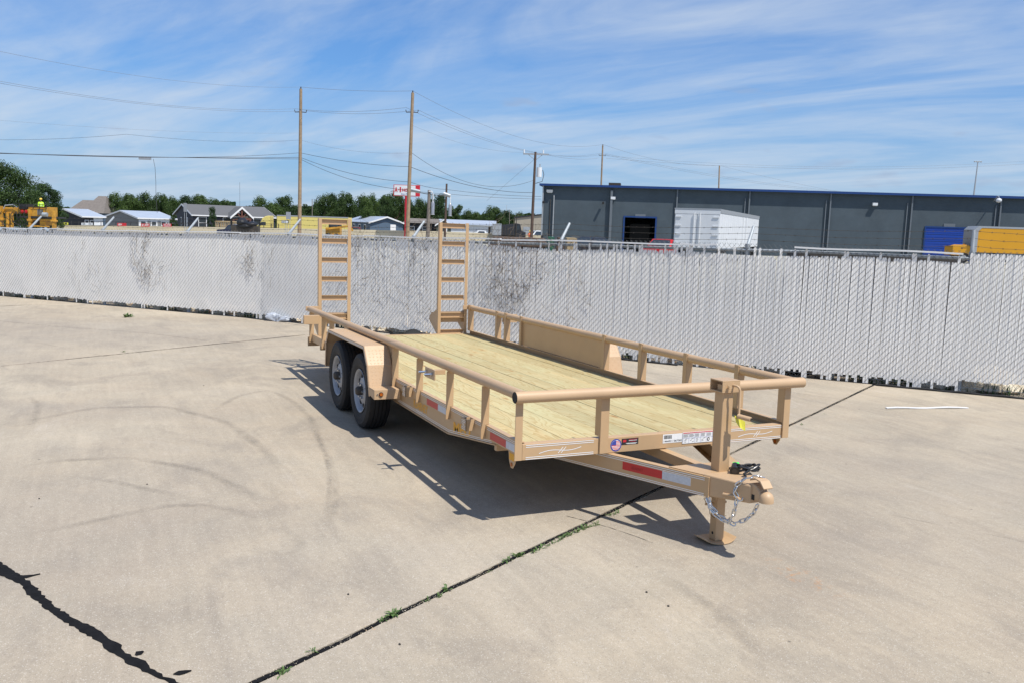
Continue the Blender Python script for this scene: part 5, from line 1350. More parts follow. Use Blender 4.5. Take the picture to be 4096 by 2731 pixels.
def trucks():
    # white box trailer seen from its back corner
    T, b, Lx, Ly, zt = vehicle_box('box_trailer', 'white enclosed box trailer with double rear doors parked before the grey warehouse', 1652, 54, radians(68), 1548, 1741, 483, 1.0, WPANEL, 'trailer')
    for a, c in ((.06, Ly/2-.03), (Ly/2+.03, Ly-.06)):
        mb = MB(); mb.box(-.045, -.002, a, c, 1.05, zt-.30); dd = part(mb, 'rear_door', WPANEL, T, bevel=.01)
        edge = c if a > 1 else a; sg = -1 if a > 1 else 1
        for k in range(4):
            z = 1.3+k*(zt-1.75)/3; mb = MB(); y = edge; mb.box(-.085, -.046, min(y, y+sg*.36), max(y, y+sg*.36), z-.035, z+.035); part(mb, 'hinge', WHITEC, dd)
        yb = (c-.17) if a < 1 else (a+.12)
        mb = MB(); mb.tube([(-.10, yb, 1.08), (-.10, yb, zt-.20)], .028, 6); part(mb, 'lock_bar', WHITEC, dd)
    mb = MB(); mb.box(-.06, .02, -.02, Ly+.02, zt-.02, zt+.06); mb.box(.0, Lx, -.03, .0, zt-.18, zt+.05); part(mb, 'top_rail', GPANEL, T)
    mb = MB(); mb.box(-.05, -.002, 0, Ly, zt-.28, zt-.03); part(mb, 'rear_header', WPANEL, T)
    for k in range(1, 22):
        mb = MB(); x = Lx*k/22; mb.box(x-.02, x+.02, -.012, -.001, 1.05, zt-.2); part(mb, 'panel_seam', WPANEL, T)
    for x in (Lx*.52, Lx*.60): mb = MB(); mb.tube([(x, -.07, 1.1), (x, -.07, zt-.22)], .03, 5); part(mb, 'lock_bar', WHITEC, T)
    mb = MB(); mb.box(Lx-.4, Lx+1.2, Ly*.2, Ly*.8, .6, .95); part(mb, 'chassis', BLACK, T); tyres(T, (1.6, 2.7, Lx-1.5), (.15, Ly-.15))
    # ochre box truck at the right edge
    loc, rz = frame(2236, 73, radians(-8)); T = emp('box_truck', loc, rz, 'ochre yellow box truck with grey corner trim cut off by the right edge', 'truck')
    zt = zat(521, 2236, 73)-loc.z; mb = MB(); mb.box(.30, 8.6, 0, 2.5, .9, zt-.10); part(mb, 'body', YPANEL, T, bevel=.02)
    mb = MB(); mb.py([(0, .9), (.30, .9), (.30, zt-.35), (.55, zt-.10), (8.6, zt-.10), (8.6, zt+.05), (.30, zt+.05), (.0, zt-.25)], -.02, .06); mb.py([(0, .9), (.0, zt-.25), (.30, zt+.05), (8.6, zt+.05), (8.6, zt), (.34, zt), (.05, zt-.27), (.05, .9)], .06, 2.5); part(mb, 'corner_trim', GPANEL, T)
    x = locx(2236, 73, radians(-8), 2192); zc = zat(563, 2215, 73)-loc.z
    mb = MB(); mb.py([(x, .6), (x, 1.35), (x+.45, zc-.10), (x+.75, zc), (-.25, zc), (-.05, zc-.15), (-.05, .6)], .25, 2.3); cb = part(mb, 'cab', YPANEL, T, bevel=.04)
    mb = MB(); mb.py([(x+.62, 1.25), (x+.72, zc-.35), (x+.82, zc-.26), (-.42, zc-.26), (-.36, 1.25)], .235, .249); part(mb, 'side_window', GLASS, cb)
    mb = MB(); mb.py([(x-.012, 1.37), (x+.43, zc-.13), (x+.40, zc-.13), (x-.04, 1.37)], .35, 2.2); part(mb, 'windscreen', GLASS, cb)
    for k in range(3): mb = MB(); mb.box(x+.8+k*.25, x+.9+k*.25, .3+k*.6, .4+k*.6, zc, zc+.07); part(mb, 'roof_lamp', AMBER, cb)
    tyres(T, (x+.9, 6.2, 7.3), (.35, 2.15), r=.42)
    # yellow road tractor with long trailer
    dep = 148; phi = radians(-3); loc, rz = frame(636, dep, phi); T = emp('yellow_semi_truck', loc, rz, 'pale yellow semi truck with roof fairing pulling a long yellow trailer', 'truck')
    X = lambda u: locx(636, dep, phi, u); zt = zat(495, 636, dep)-loc.z; x1 = X(800)
    mb = MB(); mb.box(0, x1, 0, 2.6, zt-2.9, zt); tr = part(mb, 'trailer_body', YTRUCK, T, bevel=.02)
    mb = MB(); mb.box(-.05, -.002, 0, 2.6, zt-2.85, zt-.02); part(mb, 'dark_front_face', DKSTEEL, tr)
    mb = MB(); mb.box(0, x1, -.03, -.001, zt-.12, zt+.06); part(mb, 'top_rail', GPANEL, tr)
    a, b_ = X(566), X(618); zf = zat(496, 612, dep)-loc.z; zc = zat(512, 600, dep)-loc.z
    mb = MB(); mb.py([(a, .6), (a, zc-.75), (a+1.9, zc-.45), (a+2.35, zc+.15), (a+2.6, zc+.75), (a+3.1, zf-.12), (a+3.6, zf), (b_, zf), (b_, .6)], .2, 2.4); cb = part(mb, 'cab', YTRUCK, T, bevel=.08, smooth=False)
    mb = MB(); mb.py([(a+2.05, zc-.42), (a+2.45, zc+.12), (a+3.2, zc+.12), (a+3.2, zc-.42)], .185, .199); part(mb, 'side_window', GLASS, cb)
    mb = MB(); mb.py([(a+1.88, zc-.43), (a+2.33, zc+.14), (a+2.30, zc+.16), (a+1.83, zc-.43)], .35, 2.25); part(mb, 'windscreen', GLASS, cb)
    mb = MB(); mb.box(a+2.1, a+2.35, -.05, .12, zc-.55, zc+.05); part(mb, 'mirror', BLACKP, cb); tyres(T, (a+1.0, b_+.2, b_+1.5, x1-2, x1-3.3), (.2, 2.4))
    # dark dump truck
    dep = 140; loc, rz = frame(1131, dep, 0); T = emp('dump_truck', loc, rz, 'dark dump truck with grey tailgate parked left of the grey warehouse', 'truck'); X = lambda u: locx(1131, dep, 0, u); zt = zat(510, 1160, dep)-loc.z
    mb = MB(); mb.box(0, X(1152), 0, 2.4, zt-2.2, zt-.35); part(mb, 'grey_tipper_bed', GPANEL, T, bevel=.03); mb = MB(); mb.py([(X(1152), 1.1), (X(1184), 1.1), (X(1184), zt-.2), (X(1152), zt-.5)], 0, 2.4); bd = part(mb, 'dark_tipper_bed', BLACKC, T)
    for k in range(5): x = X(1154)+k*.42; mb = MB(); mb.box(x, x+.09, -.05, -.001, 1.15, zt-.6); part(mb, 'bed_rib', DKSTEEL, bd)
    mb = MB(); x0 = X(1184); mb.py([(x0, .6), (X(1208), .6), (X(1208), zt-1.5), (X(1198), zt-1.3), (X(1195), zt-.3), (x0, zt-.15)], .1, 2.3); cb = part(mb, 'cab', BLACKC, T, bevel=.04)
    mb = MB(); mb.tube([(x0+.1, -.05, 1.0), (x0+.1, -.05, zt+.6)], .07, 6); part(mb, 'exhaust', DKSTEEL, cb); mb = MB(); mb.box(X(1187), X(1193), .085, .099, zt-1.2, zt-.5); part(mb, 'side_window', GLASS, cb); tyres(T, (1.2, 2.3, X(1200)), (.1, 2.3))
trucks()

def car(name, label, uc, dep, phi, kind, paint, zoff=0.0):
    loc, rz = frame(uc, dep, phi); T = emp(name, loc, rz, label, 'pickup' if kind == 'pickup' else 'car')
    L, Wd = (5.6, 1.95) if kind == 'pickup' else (4.8, 1.85); h = 1.85 if kind in ('pickup', 'suv') else 1.45; b = 1.02 if kind != 'sedan' else .85
    a = -L/2
    lower = [(a, .45), (a+.05, b-.05), (a+.15, b), (a+1.25, b+.08), (-a-.1, b), (-a, b-.15), (-a, .45)] 
    mb = MB(); mb.py(lower, -Wd/2, Wd/2); bd = part(mb, 'body', paint, T, bevel=.06)
    if kind == 'pickup': cab = [(-.9, b+.02), (-.35, h), (1.15, h), (1.35, b+.02)]
    elif kind == 'suv': cab = [(-1.25, b+.04), (-.55, h-.04), (.3, h), (1.85, h-.08), (2.2, b+.02)]
    else: cab = [(-1.2, b+.04), (-.45, h), (.75, h), (1.6, b+.02)]
    mb = MB(); n = len(cab); off = .16
    vs = []
    for s_, ins in ((-1, 0), (1, 0)):
        for x, z in cab: k = (z-b)/(h-b); vs.append((x, s_*(Wd/2-.04-off*k), z))
    mb.add(vs, [tuple(range(n-1, -1, -1)), tuple(range(n, 2*n))]+[(i, (i+1) % n, n+(i+1) % n, n+i) for i in range(n)]); cb = part(mb, 'cabin', paint, T, bevel=.03)
    for s_ in (-1, 1):
        mb = MB(); P = []
        z0, z1 = b+.10, h-.13; x0, x1 = cab[0][0]+.30, cab[-1][0]-.28
        for x, z in ((x0, z0), (x0+.5, z1), (x1-.18, z1), (x1, z0)): k = (z-b)/(h-b); P.append(Vector((x, s_*(Wd/2-.035-off*k), z)))
        mb.add(P+[p+Vector((0, -s_*.02, 0)) for p in P], [(0, 1, 2, 3), (7, 6, 5, 4)]); part(mb, 'side_window', GLASS, cb)
    for (xa, za), (xb, zb), nm in ((cab[0], cab[1], 'windscreen'), (cab[-1], cab[-2], 'rear_window')):
        mb = MB(); A = Vector((xa, 0, za)); B = Vector((xb, 0, zb)); d = B-A; nn = Vector((-d.z, 0, d.x)).normalized()*(.012); nn = nn if (nn.x < 0) == (xa < 0) else -nn
        ka, kb = .12, .88; w0, w1 = Wd/2-.16, Wd/2-.16-off*.8; p, q = A+d*ka+nn, A+d*kb+nn; mb.add([(p.x, -w0, p.z), (p.x, w0, p.z), (q.x, w1, q.z), (q.x, -w1, q.z)], [(0, 1, 2, 3)]); part(mb, nm, GLASS, cb)
    tyres(T, (a+.95, -a-1.0), (-Wd/2+.1, Wd/2-.1), .36, .22)
    if kind == 'suv': mb = MB(); [mb.tube([(-.3, s_*.62, h+.04), (1.6, s_*.62, h)], .02, 5) for s_ in (-1, 1)]; part(mb, 'roof_rail', GPANEL, cb)
    return T
def cars():
    car('dark_blue_suv', 'dark blue suv in front of the black covered machine and navy house', 538, 134, radians(-4), 'suv', NAVYC)
    car('grey_sedan', 'grey parked sedan by the small tree before the navy house', 575-75+2, 158, radians(8), 'sedan', SILVC)
    car('maroon_car', 'maroon parked car behind the near ramp top in front of the blue house', 820, 150, radians(178), 'suv', MAROON)
    car('white_pickup', 'white crew cab pickup seen through the twigs right of the far ramp', 1102, 165, radians(2), 'pickup', WHITEC)
    car('black_car', 'black car roof close behind the fence left of the blue door frame', 1358, 66, radians(48), 'sedan', BLACKC)
    car('red_car', 'bright red vehicle roof between the open door and the white trailer', 1527, 64, radians(62), 'sedan', REDC)
    car('white_van', 'white vehicle partly hidden at the left corner of the grey warehouse', 1232, 150, radians(30), 'suv', WHITEC)
cars()

def houses():
    # navy house with timber porch gable
    H, Lx, Ly, ze, zr = house('navy_house', 'dark navy house with grey shingle roof and timber framed porch gable', 444, 165, radians(30), 401, 632, zat(493, 444, 165), zat(469, 430, 172), NAVY, SHING)
    X = lambda u: locx(444, 165, radians(30), u); fl = ze-3.5
    for u in (465, 521, 559, 591): 
        x = X(u); win(H, x-.75, x+.75, .9, 3.1, fl=fl)
    mb = MB(); x = X(541); mb.box(x-.6, x+.6, -.06, 0, .1+fl, 2.5+fl); d = part(mb, 'door', TRIMW, H); mb = MB(); mb.box(x-.4, x+.4, -.075, -.061, 1.2+fl, 2.2+fl); part(mb, 'pane', GLASS, d)
    x0, x1, xm = X(520), X(573), X(547); zp = zr-.3
    mb = MB()
    for a, b in ((x0, xm), (x1, xm)): mb.py([(a, ze-.3), (b, zp), (b, zp-.18), (a, ze-.48)], -3.2, 2.5)
    pr = part(mb, 'porch_roof', SHING, H)
    mb = MB()
    for a, b in ((x0, xm), (x1, xm)): mb.py([(a, ze-.25), (b, zp+.05), (b, zp-.35), (a, ze-.62)], -3.30, -3.2)
    part(mb, 'fascia', TRIMW, pr)
    mb = MB(); mb.beam((x0+.4, -3.0, ze-.55), (x1-.4, -3.0, ze-.55), .3, .35); mb.beam((xm, -3.0, ze-.5), (xm, -3.0, zp-.4), .25, .25, (0, 1, 0)); mb.beam((xm, -3.0, ze-.4), (x0+(xm-x0)*.5, -3.0, ze+(zp-ze)*.42), .2, .2); mb.beam((xm, -3.0, ze-.4), (x1+(xm-x1)*.5, -3.0, ze+(zp-ze)*.42), .2, .2)
    part(mb, 'porch_truss', TIMB, H)
    for x in (x0+.6, x1-.6): mb = MB(); mb.box(x-.15, x+.15, -3.15, -2.85, 0, ze-.7); part(mb, 'porch_post', TIMB, H)
    for a in (.30, .62):
        mb = MB(); y = Ly*a; mb.box(-.05, -.001, y-.6, y+.6, fl+.9, fl+2.9); w = part(mb, 'window', TRIMW, H); mb = MB(); mb.box(-.06, -.051, y-.45, y+.45, fl+1.05, fl+2.75); part(mb, 'pane', GLASS if a > .5 else WHITES, w)
    # grey manufactured home, long white side
    H, Lx, Ly, ze, zr = house('grey_home', 'grey manufactured home with white window side behind the red banners', 318, 160, radians(50), 242, 402, zat(500, 318, 160), zat(484, 290, 168), GREYS, METR, over=.3, side_wall=WHITES)
    X = lambda u: locx(318, 160, radians(50), u); fl = ze-3.0
    for u in (328, 353, 375): x = X(u); win(H, x-.5, x+.5, .9, 2.4, y=-.013, fl=fl)
    for u in (342, 365): x = X(u); mb = MB(); mb.box(x-.3, x+.3, -.07, -.014, fl, fl+2.4); part(mb, 'grey_panel', GREYS, H)
    # charcoal home, gable end toward us
    H, Lx, Ly, ze, zr = house('charcoal_home', 'charcoal manufactured home with pale roof right of the yellow machine', 190, 150, radians(58), 112, 236, zat(496, 190, 150), zat(479, 140, 154), CHAR, METR, over=.4)
    fl = ze-2.9
    for k, a in enumerate((.3, 1.25)): mb = MB(); mb.box(a, a+.75, -.03, -.001, fl+.7, fl+2.2); w = part(mb, 'window', TRIMW, H); mb = MB(); mb.box(a+.1, a+.65, -.04, -.031, fl+.8, fl+2.1); part(mb, 'pane', GLASS, w)
    mb = MB(); mb.box(Lx*.52, Lx-.05, -.03, -.001, 0.05, ze-.1); part(mb, 'white_panel', WHITES, H)
    # brown hipped house far behind
    loc, rz = frame(185, 210, 0); H = emp('brown_roof_house', loc, rz, 'two storey house with brown hipped roof standing behind the charcoal home', 'house'); X = lambda u: locx(185, 210, 0, u); Z = lambda v, u: zat(v, u, 210)-loc.z
    mb = MB(); mb.box(X(192), X(238), 0, 8, 0, Z(490, 215)); mb.box(X(150), X(192), 2, 9, 0, Z(489, 170)); part(mb, 'wall', BLUES, H)
    def hip(mb, x0, x1, y0, y1, ze_, rx0, rx1, zr_): ym = (y0+y1)/2; mb.add([(x0, y0, ze_), (x1, y0, ze_), (x1, y1, ze_), (x0, y1, ze_), (rx0, ym, zr_), (rx1, ym, zr_)], [(0, 1, 5, 4), (1, 2, 5), (2, 3, 4, 5), (3, 0, 4), (3, 2, 1, 0)])
    mb = MB(); hip(mb, X(187), X(243), -1, 9, Z(490, 215), X(209), X(228), Z(450, 218)); R = part(mb, 'roof', SHINB, H); mb = MB(); hip(mb, X(143), X(218), 1, 10, Z(489, 170), X(165), X(200), Z(459, 180)); part(mb, 'wing_roof', SHINB, H)
    mb = MB(); hip(mb, X(150), X(215), -5, 2, Z(503, 190), X(165), X(200), Z(483, 190)); part(mb, 'porch_roof', SHINB, H); win(H, X(226), X(233), Z(505, 230), Z(493, 230))
    # blue grey home, gable end on the right
    H, Lx, Ly, ze, zr = house('blue_grey_home', 'blue grey home with white gable end door, left of the red sign pole', 850, 158, radians(24), 792, 926, zat(511, 890, 158), zat(498, 890, 158), BLUES, METR, ridge='y', over=.35)
    Xb = lambda u: locx(850, 158, radians(24), u); fl = ze-2.7
    x = Xb(903); mb = MB(); mb.box(x-.5, x+.5, -.05, 0, fl+.1, fl+2.3); part(mb, 'door', TRIMW, H)
    # its long side toward the left, darker with windows
    for a in (.18, .38, .60, .80): y = Ly*a; mb = MB(); mb.box(-.05, -.001, y-.8, y+.8, fl+.8, fl+2.2); w = part(mb, 'window', TRIMW, H); mb = MB(); mb.box(-.06, -.051, y-.6, y+.6, fl+.95, fl+2.05); part(mb, 'pane', GLASS, w)
    # dark green home
    H, Lx, Ly, ze, zr = house('dark_green_home', 'dark green home with white trimmed gable between the grey stub pole and far ramp', 1003, 158, radians(6), 938, 1036, zat(515, 1003, 158), zat(504, 1020, 158), GREENS, SHINB, ridge='y', over=.3, depth=9)
    xm = Lx/2; mb = MB(); fl = ze-2.6; mb.box(xm-.6, xm+.6, -.05, 0, fl+.5, fl+2.6); w = part(mb, 'window', TRIMW, H); mb = MB(); mb.box(xm-.42, xm+.42, -.06, -.051, fl+.65, fl+2.45); part(mb, 'pane', GLASS, w)
    loc, rz = frame(938, 163, 0); H = emp('low_brown_home', loc, rz, 'low dark home with brown roof running left of the dark green gable', 'house'); X = lambda u: locx(938, 163, 0, u); mb = MB(); zt = zat(513, 960, 163)-loc.z
    mb.box(X(926), X(1004), 1, 8, 0, zt); part(mb, 'wall', CHAR, H); mb = MB(); mb.add([(X(924), .4, zt), (X(1006), .4, zt), (X(1003), 4.5, zt+.85), (X(930), 4.5, zt+.85), (X(1006), 8.6, zt), (X(924), 8.6, zt)], [(0, 1, 2, 3), (3, 2, 4, 5), (0, 3, 5), (1, 4, 2), (0, 5, 4, 1)]); part(mb, 'roof', SHINB, H)
    for u in (945, 975): x = X(u); win(H, x-.5, x+.5, .9, 2.1, y=1.0, fl=zt-2.7)
    # long white roofed home
    loc, rz = frame(1003, 175, 0); H = emp('long_white_home', loc, rz, 'long low white building with pale metal roof behind the far ramp', 'building'); X = lambda u: locx(1003, 175, 0, u); za, zb = zat(517, 1070, 175)-loc.z, zat(508, 1070, 175)-loc.z
    mb = MB(); mb.box(X(1006), X(1128), .5, 8, 0, za); part(mb, 'wall', WHITES, H); mb = MB(); mb.px([(0, za), (4.2, zb+.2), (8.5, za)], X(1003), X(1139)); part(mb, 'roof', METR, H)
    mb = MB(); mb.box(X(1122), X(1127), .4, .49, .1, za-.3); part(mb, 'dark_opening', DOORWAY, H)  # near-black slab on the wall paints the shade of an opening
    # tan building beside the warehouse
    loc, rz = frame(1182, 175, 0); H = emp('tan_building', loc, rz, 'plain tan metal building visible between the trees and the grey warehouse', 'building'); X = lambda u: locx(1182, 175, 0, u); za, zb = zat(502, 1182, 175)-loc.z, zat(496, 1243, 175)-loc.z
    mb = MB(); mb.py([(0, 0), (X(1260), 0), (X(1260), zb+.3), (0, za)], 0, 15); part(mb, 'wall', TANW, H); mb = MB(); mb.py([(-.2, za), (X(1260), zb+.3), (X(1260), zb+.55), (-.2, za+.22)], -.2, 15.2); part(mb, 'roof_edge', CHAR, H)
    mb = MB(); mb.box(X(1202), X(1217), -.05, -.001, za-6, za-1.6); part(mb, 'roller_door', GPANEL, H)
houses()

def street_things():
    # pale masonry wall along the road
    ptsw = [(128, 518.5), (256, 519.5), (400, 521), (520, 523), (645, 525), (832, 528.5), (1003, 532), (1130, 537), (1243, 541)]
    W_ = emp('roadside_wall', base(640, 140), RZ, 'low pale tan wall running along the road behind the white fence', 'wall'); dep = 143
    mb = MB(); P = []
    for u, v in ptsw: p = pt(u, v, dep); P.append(p)
    for a, b in zip(P, P[1:]):
        k = len(mb.v)
        for p in (a, b):
            for dy in (0, .35): q = p+FH*dy; mb.v += [Vector((q.x, q.y, p.z)), Vector((q.x, q.y, p.z-1.6))]
        mb.f += [(k, k+1, k+5, k+4), (k+2, k+6, k+7, k+3), (k, k+4, k+6, k+2), (k+1, k+3, k+7, k+5), (k, k+2, k+3, k+1), (k+4, k+5, k+7, k+6)]
    mb.build('wall', BARR, W_)
    # black iron fence in front of the homes
    Fn = emp('iron_fence', base(400, 147), RZ, 'thin black iron fence in front of the manufactured homes', 'fence')
    mb = MB(); us = [(130+k*17) for k in range(31)]; pr = []
    for u in us:
        z0 = pt(u, 521+.0118*(u-137), 147); z1 = pt(u, 508+.0135*(u-137), 147); pr.append((z0, z1)); mb = MB(); mb.beam(z0-Vector((0, 0, .3)), z1, .10, .10, (0, 1, 0)); mb.build('fence_post', BLACKP, Fn)
    for f in (.25, .95):
        mb = MB()
        for a, b in zip(pr, pr[1:]): mb.beam(a[0].lerp(a[1], f), b[0].lerp(b[1], f), .05, .06)
        mb.build('rail', BLACKP, Fn)
    # banners on it
    def banner(u0, u1, v0, v1, mat, lines, label, tmat=WHITE):
        a, b = pt(u0, v1, 142), pt(u1, v1, 142); t = pt(u0, v0, 142); h = t.z-a.z
        o = emp('banner', a, 0, label, 'banner'); w = (b-a).length; xd = (b-a).normalized()
        q = quadplate(o, 'cloth', mat, a, xd, (0, 0, 1), w, h, .02)
        n = len(lines)
        for i, l in enumerate(lines):
            hh = h*(.62 if n == 1 else .34); z = (h-hh)/2 if n == 1 else h*(.56-.46*i)
            text(l, 'lettering', tmat, q, a+xd*w*.1+Vector((0, 0, z)), xd, (0, 0, 1), height=hh, width=w*(.80 if n > 1 or len(l) > 4 else .42), thick=.035, bold=.02)
    banner(269.5, 290.5, 513, 520, REDP, ['NEW'], 'red banner reading NEW in front of the grey home')
    banner(324, 343.5, 514, 521.5, REDP, ['$1,000'], 'red banner with a price below the white windows of the grey home')
    banner(374, 394, 514, 522, REDP, ['WE TAKE', 'TRADE-INS'], 'red two line trade in banner nearest the navy house')
    banner(187, 213, 512.5, 518, WHITES, ['O   O'], 'white banner with dark marks below the charcoal home', BLACKP)
    banner(126, 157, 511.5, 517, TAGY, ['- -- -'], 'yellow banner with dark lettering right of the yellow machine', BLACKP)
    banner(796+10, 828+13, 520, 527, GREENTAG if False else WHITES, ['SALE'], 'white panel in front of the blue grey home', REDP) if False else None
    # pole sign
    a = base(932, 140); S = emp('pole_sign', a, RZ, 'white and red roadside sign reading A-1 HOMES on a red pole', 'sign')
    zt, zb = zat(426, 932, 140), zat(451.5, 932, 140); pl, pr_ = pt(905, 440, 140), pt(957, 440, 140); w = (pr_-pl).length
    mb = MB(); mb.tube([(0, .25, -1), (0, .25, zb-a.z+.2)], .26, 10); part(mb, 'red_pole', REDM, S, smooth=True)
    x0 = (pl-a).dot(RH); mb = MB(); mb.box(x0, x0+w, 0, .55, zb-a.z, zt-a.z); bx = part(mb, 'cabinet', REDM, S)
    mb = MB(); mb.box(x0+.12, x0+w-.12, -.03, -.002, zb-a.z+.10, zt-a.z-.08); part(mb, 'face', WHITES, bx)
    mb = MB(); mb.box(x0+w+.003, x0+w+.55, .02, .50, zb-a.z+.02, zt-a.z+.02); part(mb, 'red_end', REDM, bx)
    o = a+RH*x0-FH*.0; o = Vector((o.x, o.y, zb)); xd = RH; h = zt-zb
    text('A', 'lettering', REDP, bx, o+xd*(w*.05)+Vector((0, 0, h*.34)), xd, (0, 0, 1), height=h*.46, width=w*.135, thick=.06, bold=.05)
    text('-', 'lettering', REDP, bx, o+xd*(w*.205)+Vector((0, 0, h*.52)), xd, (0, 0, 1), height=h*.06, width=w*.05, thick=.06)
    text('1', 'lettering', REDP, bx, o+xd*(w*.275)+Vector((0, 0, h*.34)), xd, (0, 0, 1), height=h*.46, width=w*.06, thick=.06, bold=.05)
    text('HOMES', 'lettering', REDP, bx, o+xd*(w*.38)+Vector((0, 0, h*.40)), xd, (0, 0, 1), height=h*.28, width=w*.54, thick=.06, bold=.04)
    text('Since 19', 'lettering', BLUEP, bx, o+xd*(w*.34)+Vector((0, 0, h*.12)), xd, (0, 0, 1), height=h*.15, width=w*.26, thick=.06)
    # small road signs
    def board(u0, u1, v0, v1, dep, label, mat=GPANEL, name='road_sign', words_=None):
        a = base((u0+u1)/2, dep); S = emp(name, a, RZ, label, 'sign'); z0, z1 = zat(v1, u0, dep)-a.z, zat(v0, u0, dep)-a.z; w = (pt(u1, v0, dep)-pt(u0, v0, dep)).length
        for x in (-w*.3, w*.3) if not words_ else (0,): mb = MB(); mb.tube([(x, .05, -.5), (x, .05, z1)], .035, 6); part(mb, 'sign_post', GPANEL, S)
        mb = MB(); mb.box(-w/2, w/2, -.03, 0, z0, z1); b = part(mb, 'panel', mat, S)
        if words_:
            mb = MB(); h = z1-z0; mb.py([(-w*.46, z0+h*.18), (w*.22, z0+h*.18), (w*.22, z0+h*.02), (w*.47, z0+h*.5), (w*.22, z0+h*.98), (w*.22, z0+h*.82), (-w*.46, z0+h*.82)], -.045, -.031); ar = part(mb, 'arrow', WHITES, b)
            o = a+RH*(-w*.42)+Vector((0, 0, z0+h*.32))-FH*.046
            text(words_, 'lettering', BLACKP, ar, o, RH, (0, 0, 1), height=h*.36, width=w*.60, thick=.01, bold=.03)
    board(422, 429.5, 467, 487, 130, 'blank grey back of a road sign left of the navy house', SILVC)
    board(657, 668, 487.5, 504, 118, 'blank grey sign back on two posts above the one way sign', SILVC)
    board(646.5, 663.5, 506.5, 513.5, 112, 'black and white ONE WAY arrow sign in front of the yellow trailer', BLACKP, 'one_way_sign', 'ONE WAY')
    # utility poles: top, foot, depth, radius
    P = {}
    def pole(key, uT, vT, uB, vB, dep, r, mat, label, group=None):
        t = pt(uT, vT, dep); f = pt(uB, vB, dep); d = (f-t); k = (base(uB, dep).z-.3-t.z)/d.z; f = t+d*k
        S = emp('utility_pole', f, 0, label, 'utility pole', group); mb = MB(); m = 8
        mb.tube([t.lerp(f, i/m) for i in range(m+1)], [r*(.72+.28*i/m) for i in range(m+1)], 10); mb.build('shaft', mat, S, smooth=True); P[key] = (t, f, S); return S
    A = pole('a', 691, 205, 688, 525, 68, .150, POLE, 'tall brown utility pole left of the near ramp')
    B = pole('b', 948, 214, 936, 532, 66, .155, POLE, 'tall pale utility pole overlapping the red sign')
    C = pole('c', 1230, 350, 1221, 540, 80, .150, POLED, 'dark utility pole with crossarm and white transformer at the warehouse corner')
    Dp = pole('d', 1384.5, 335, 1381, 422, 118, .14, POLE, 'utility pole rising behind the left part of the warehouse roof')
    pole('e', 1652.5, 381, 1651, 428, 150, .15, POLE, 'short looking utility pole tip above the middle of the warehouse roof')
    S1 = pole('f', 986, 438, 983, 532, 84, .20, POLEG, 'thick grey stub pole carrying two flood lamps')
    S2 = pole('g', 1026, 423, 1022, 535, 90, .13, POLED, 'thin dark pole with a hanging grey lamp left of the far ramp')
    pole('h', 717, 458, 717, 500, 200, .10, POLEG, 'small distant pole just right of the tall brown pole')
    pole('i', 1170, 462+20, 1170, 500, 220, .09, POLEG, 'tiny distant pole left of the warehouse')
    def at(key, v): # point on a pole at a picture height
        t, f, S = P[key]; best = None
        for i in range(400):
            p = t.lerp(f, i/399); q = p-CAMP; vv = (1365.5-FPX*q.dot(UP)/q.dot(FW))/1.7415
            if best is None or abs(vv-v) < best[0]: best = (abs(vv-v), p)
        return best[1]
    # fittings
    for key, v, S in (('a', 258, A), ('b', 258, B), ('d', 358, Dp)):
        p = at(key, v); mb = MB()
        for sg in (-1, 1): mb.tube([p+RH*sg*.12, p+RH*sg*.42+Vector((0, 0, -.02)), p+RH*sg*.46+Vector((0, 0, .16))], .035, 6)
        mb.build('insulator_bracket', DKSTEEL, S)
    for key, S in (('a', A), ('b', B), ('d', Dp)):
        t = P[key][0]; mb = MB(); mb.tube([t-Vector((0, 0, .3)), t+Vector((0, 0, .16))], .05, 6); mb.build('top_pin', DKSTEEL, S)
    t = at('c', 355); mb = MB(); mb.beam(t-RH*1.10, t+RH*1.20, .12, .14); ca = mb.build('crossarm', GPANEL, C)
    for x in (-1.02, .70): mb = MB(); mb.tube([t+RH*x+Vector((0, 0, .07)), t+RH*x+Vector((0, 0, .38))], [.07, .05], 7); mb.build('insulator', WHITES, ca)
    for a_, b_ in ((P['c'][0], .9),): pass
    mb = MB(); mb.beam(t-RH*.7, t-Vector((0, 0, .55)), .05, .05); mb.beam(t+RH*.7, t-Vector((0, 0, .55)), .05, .05); mb.build('arm_brace', GALV, ca)
    q = at('c', 396)+RH*.42; mb = MB(); mb.tube([q-Vector((0, 0, .42)), q+Vector((0, 0, .42))], .24, 14); tr = mb.build('transformer', WHITEC, C, smooth=True)
    mb = MB(); mb.tube([q+RH*.05+Vector((0, 0, .42)), q+RH*.05+Vector((0, 0, .72))], .05, 7); mb.build('bushing', GPANEL, tr); mb = MB(); mb.tube([q+RH*.30+Vector((0, 0, .2)), q+RH*.42+Vector((0, 0, -.2)), q+RH*.30+Vector((0, 0, -.8)), q-RH*.3+Vector((0, 0, -1.0))], .03, 6); mb.build('drop_cable', CABLEW, tr)
    # flood lamps on the stub pole
    t = at('f', 449); mb = MB(); mb.tube([t-RH*1.6+Vector((0, 0, .32)), t-RH*.4+Vector((0, 0, .12)), t+RH*1.5-Vector((0, 0, .05))], .035, 6); br = mb.build('lamp_bracket', DKSTEEL, S1)
    for x0_, x1_, dz in ((-1.9, -.85, .30), (1.35, 2.0, .0)):
        a_ = t+RH*x0_+Vector((0, 0, dz+.18)); b_ = t+RH*x1_+Vector((0, 0, dz-.02)); mb = MB(); mb.tube([a_, b_], [.19, .17], 10); mb.build('flood_lamp', GPANEL, br, smooth=True)
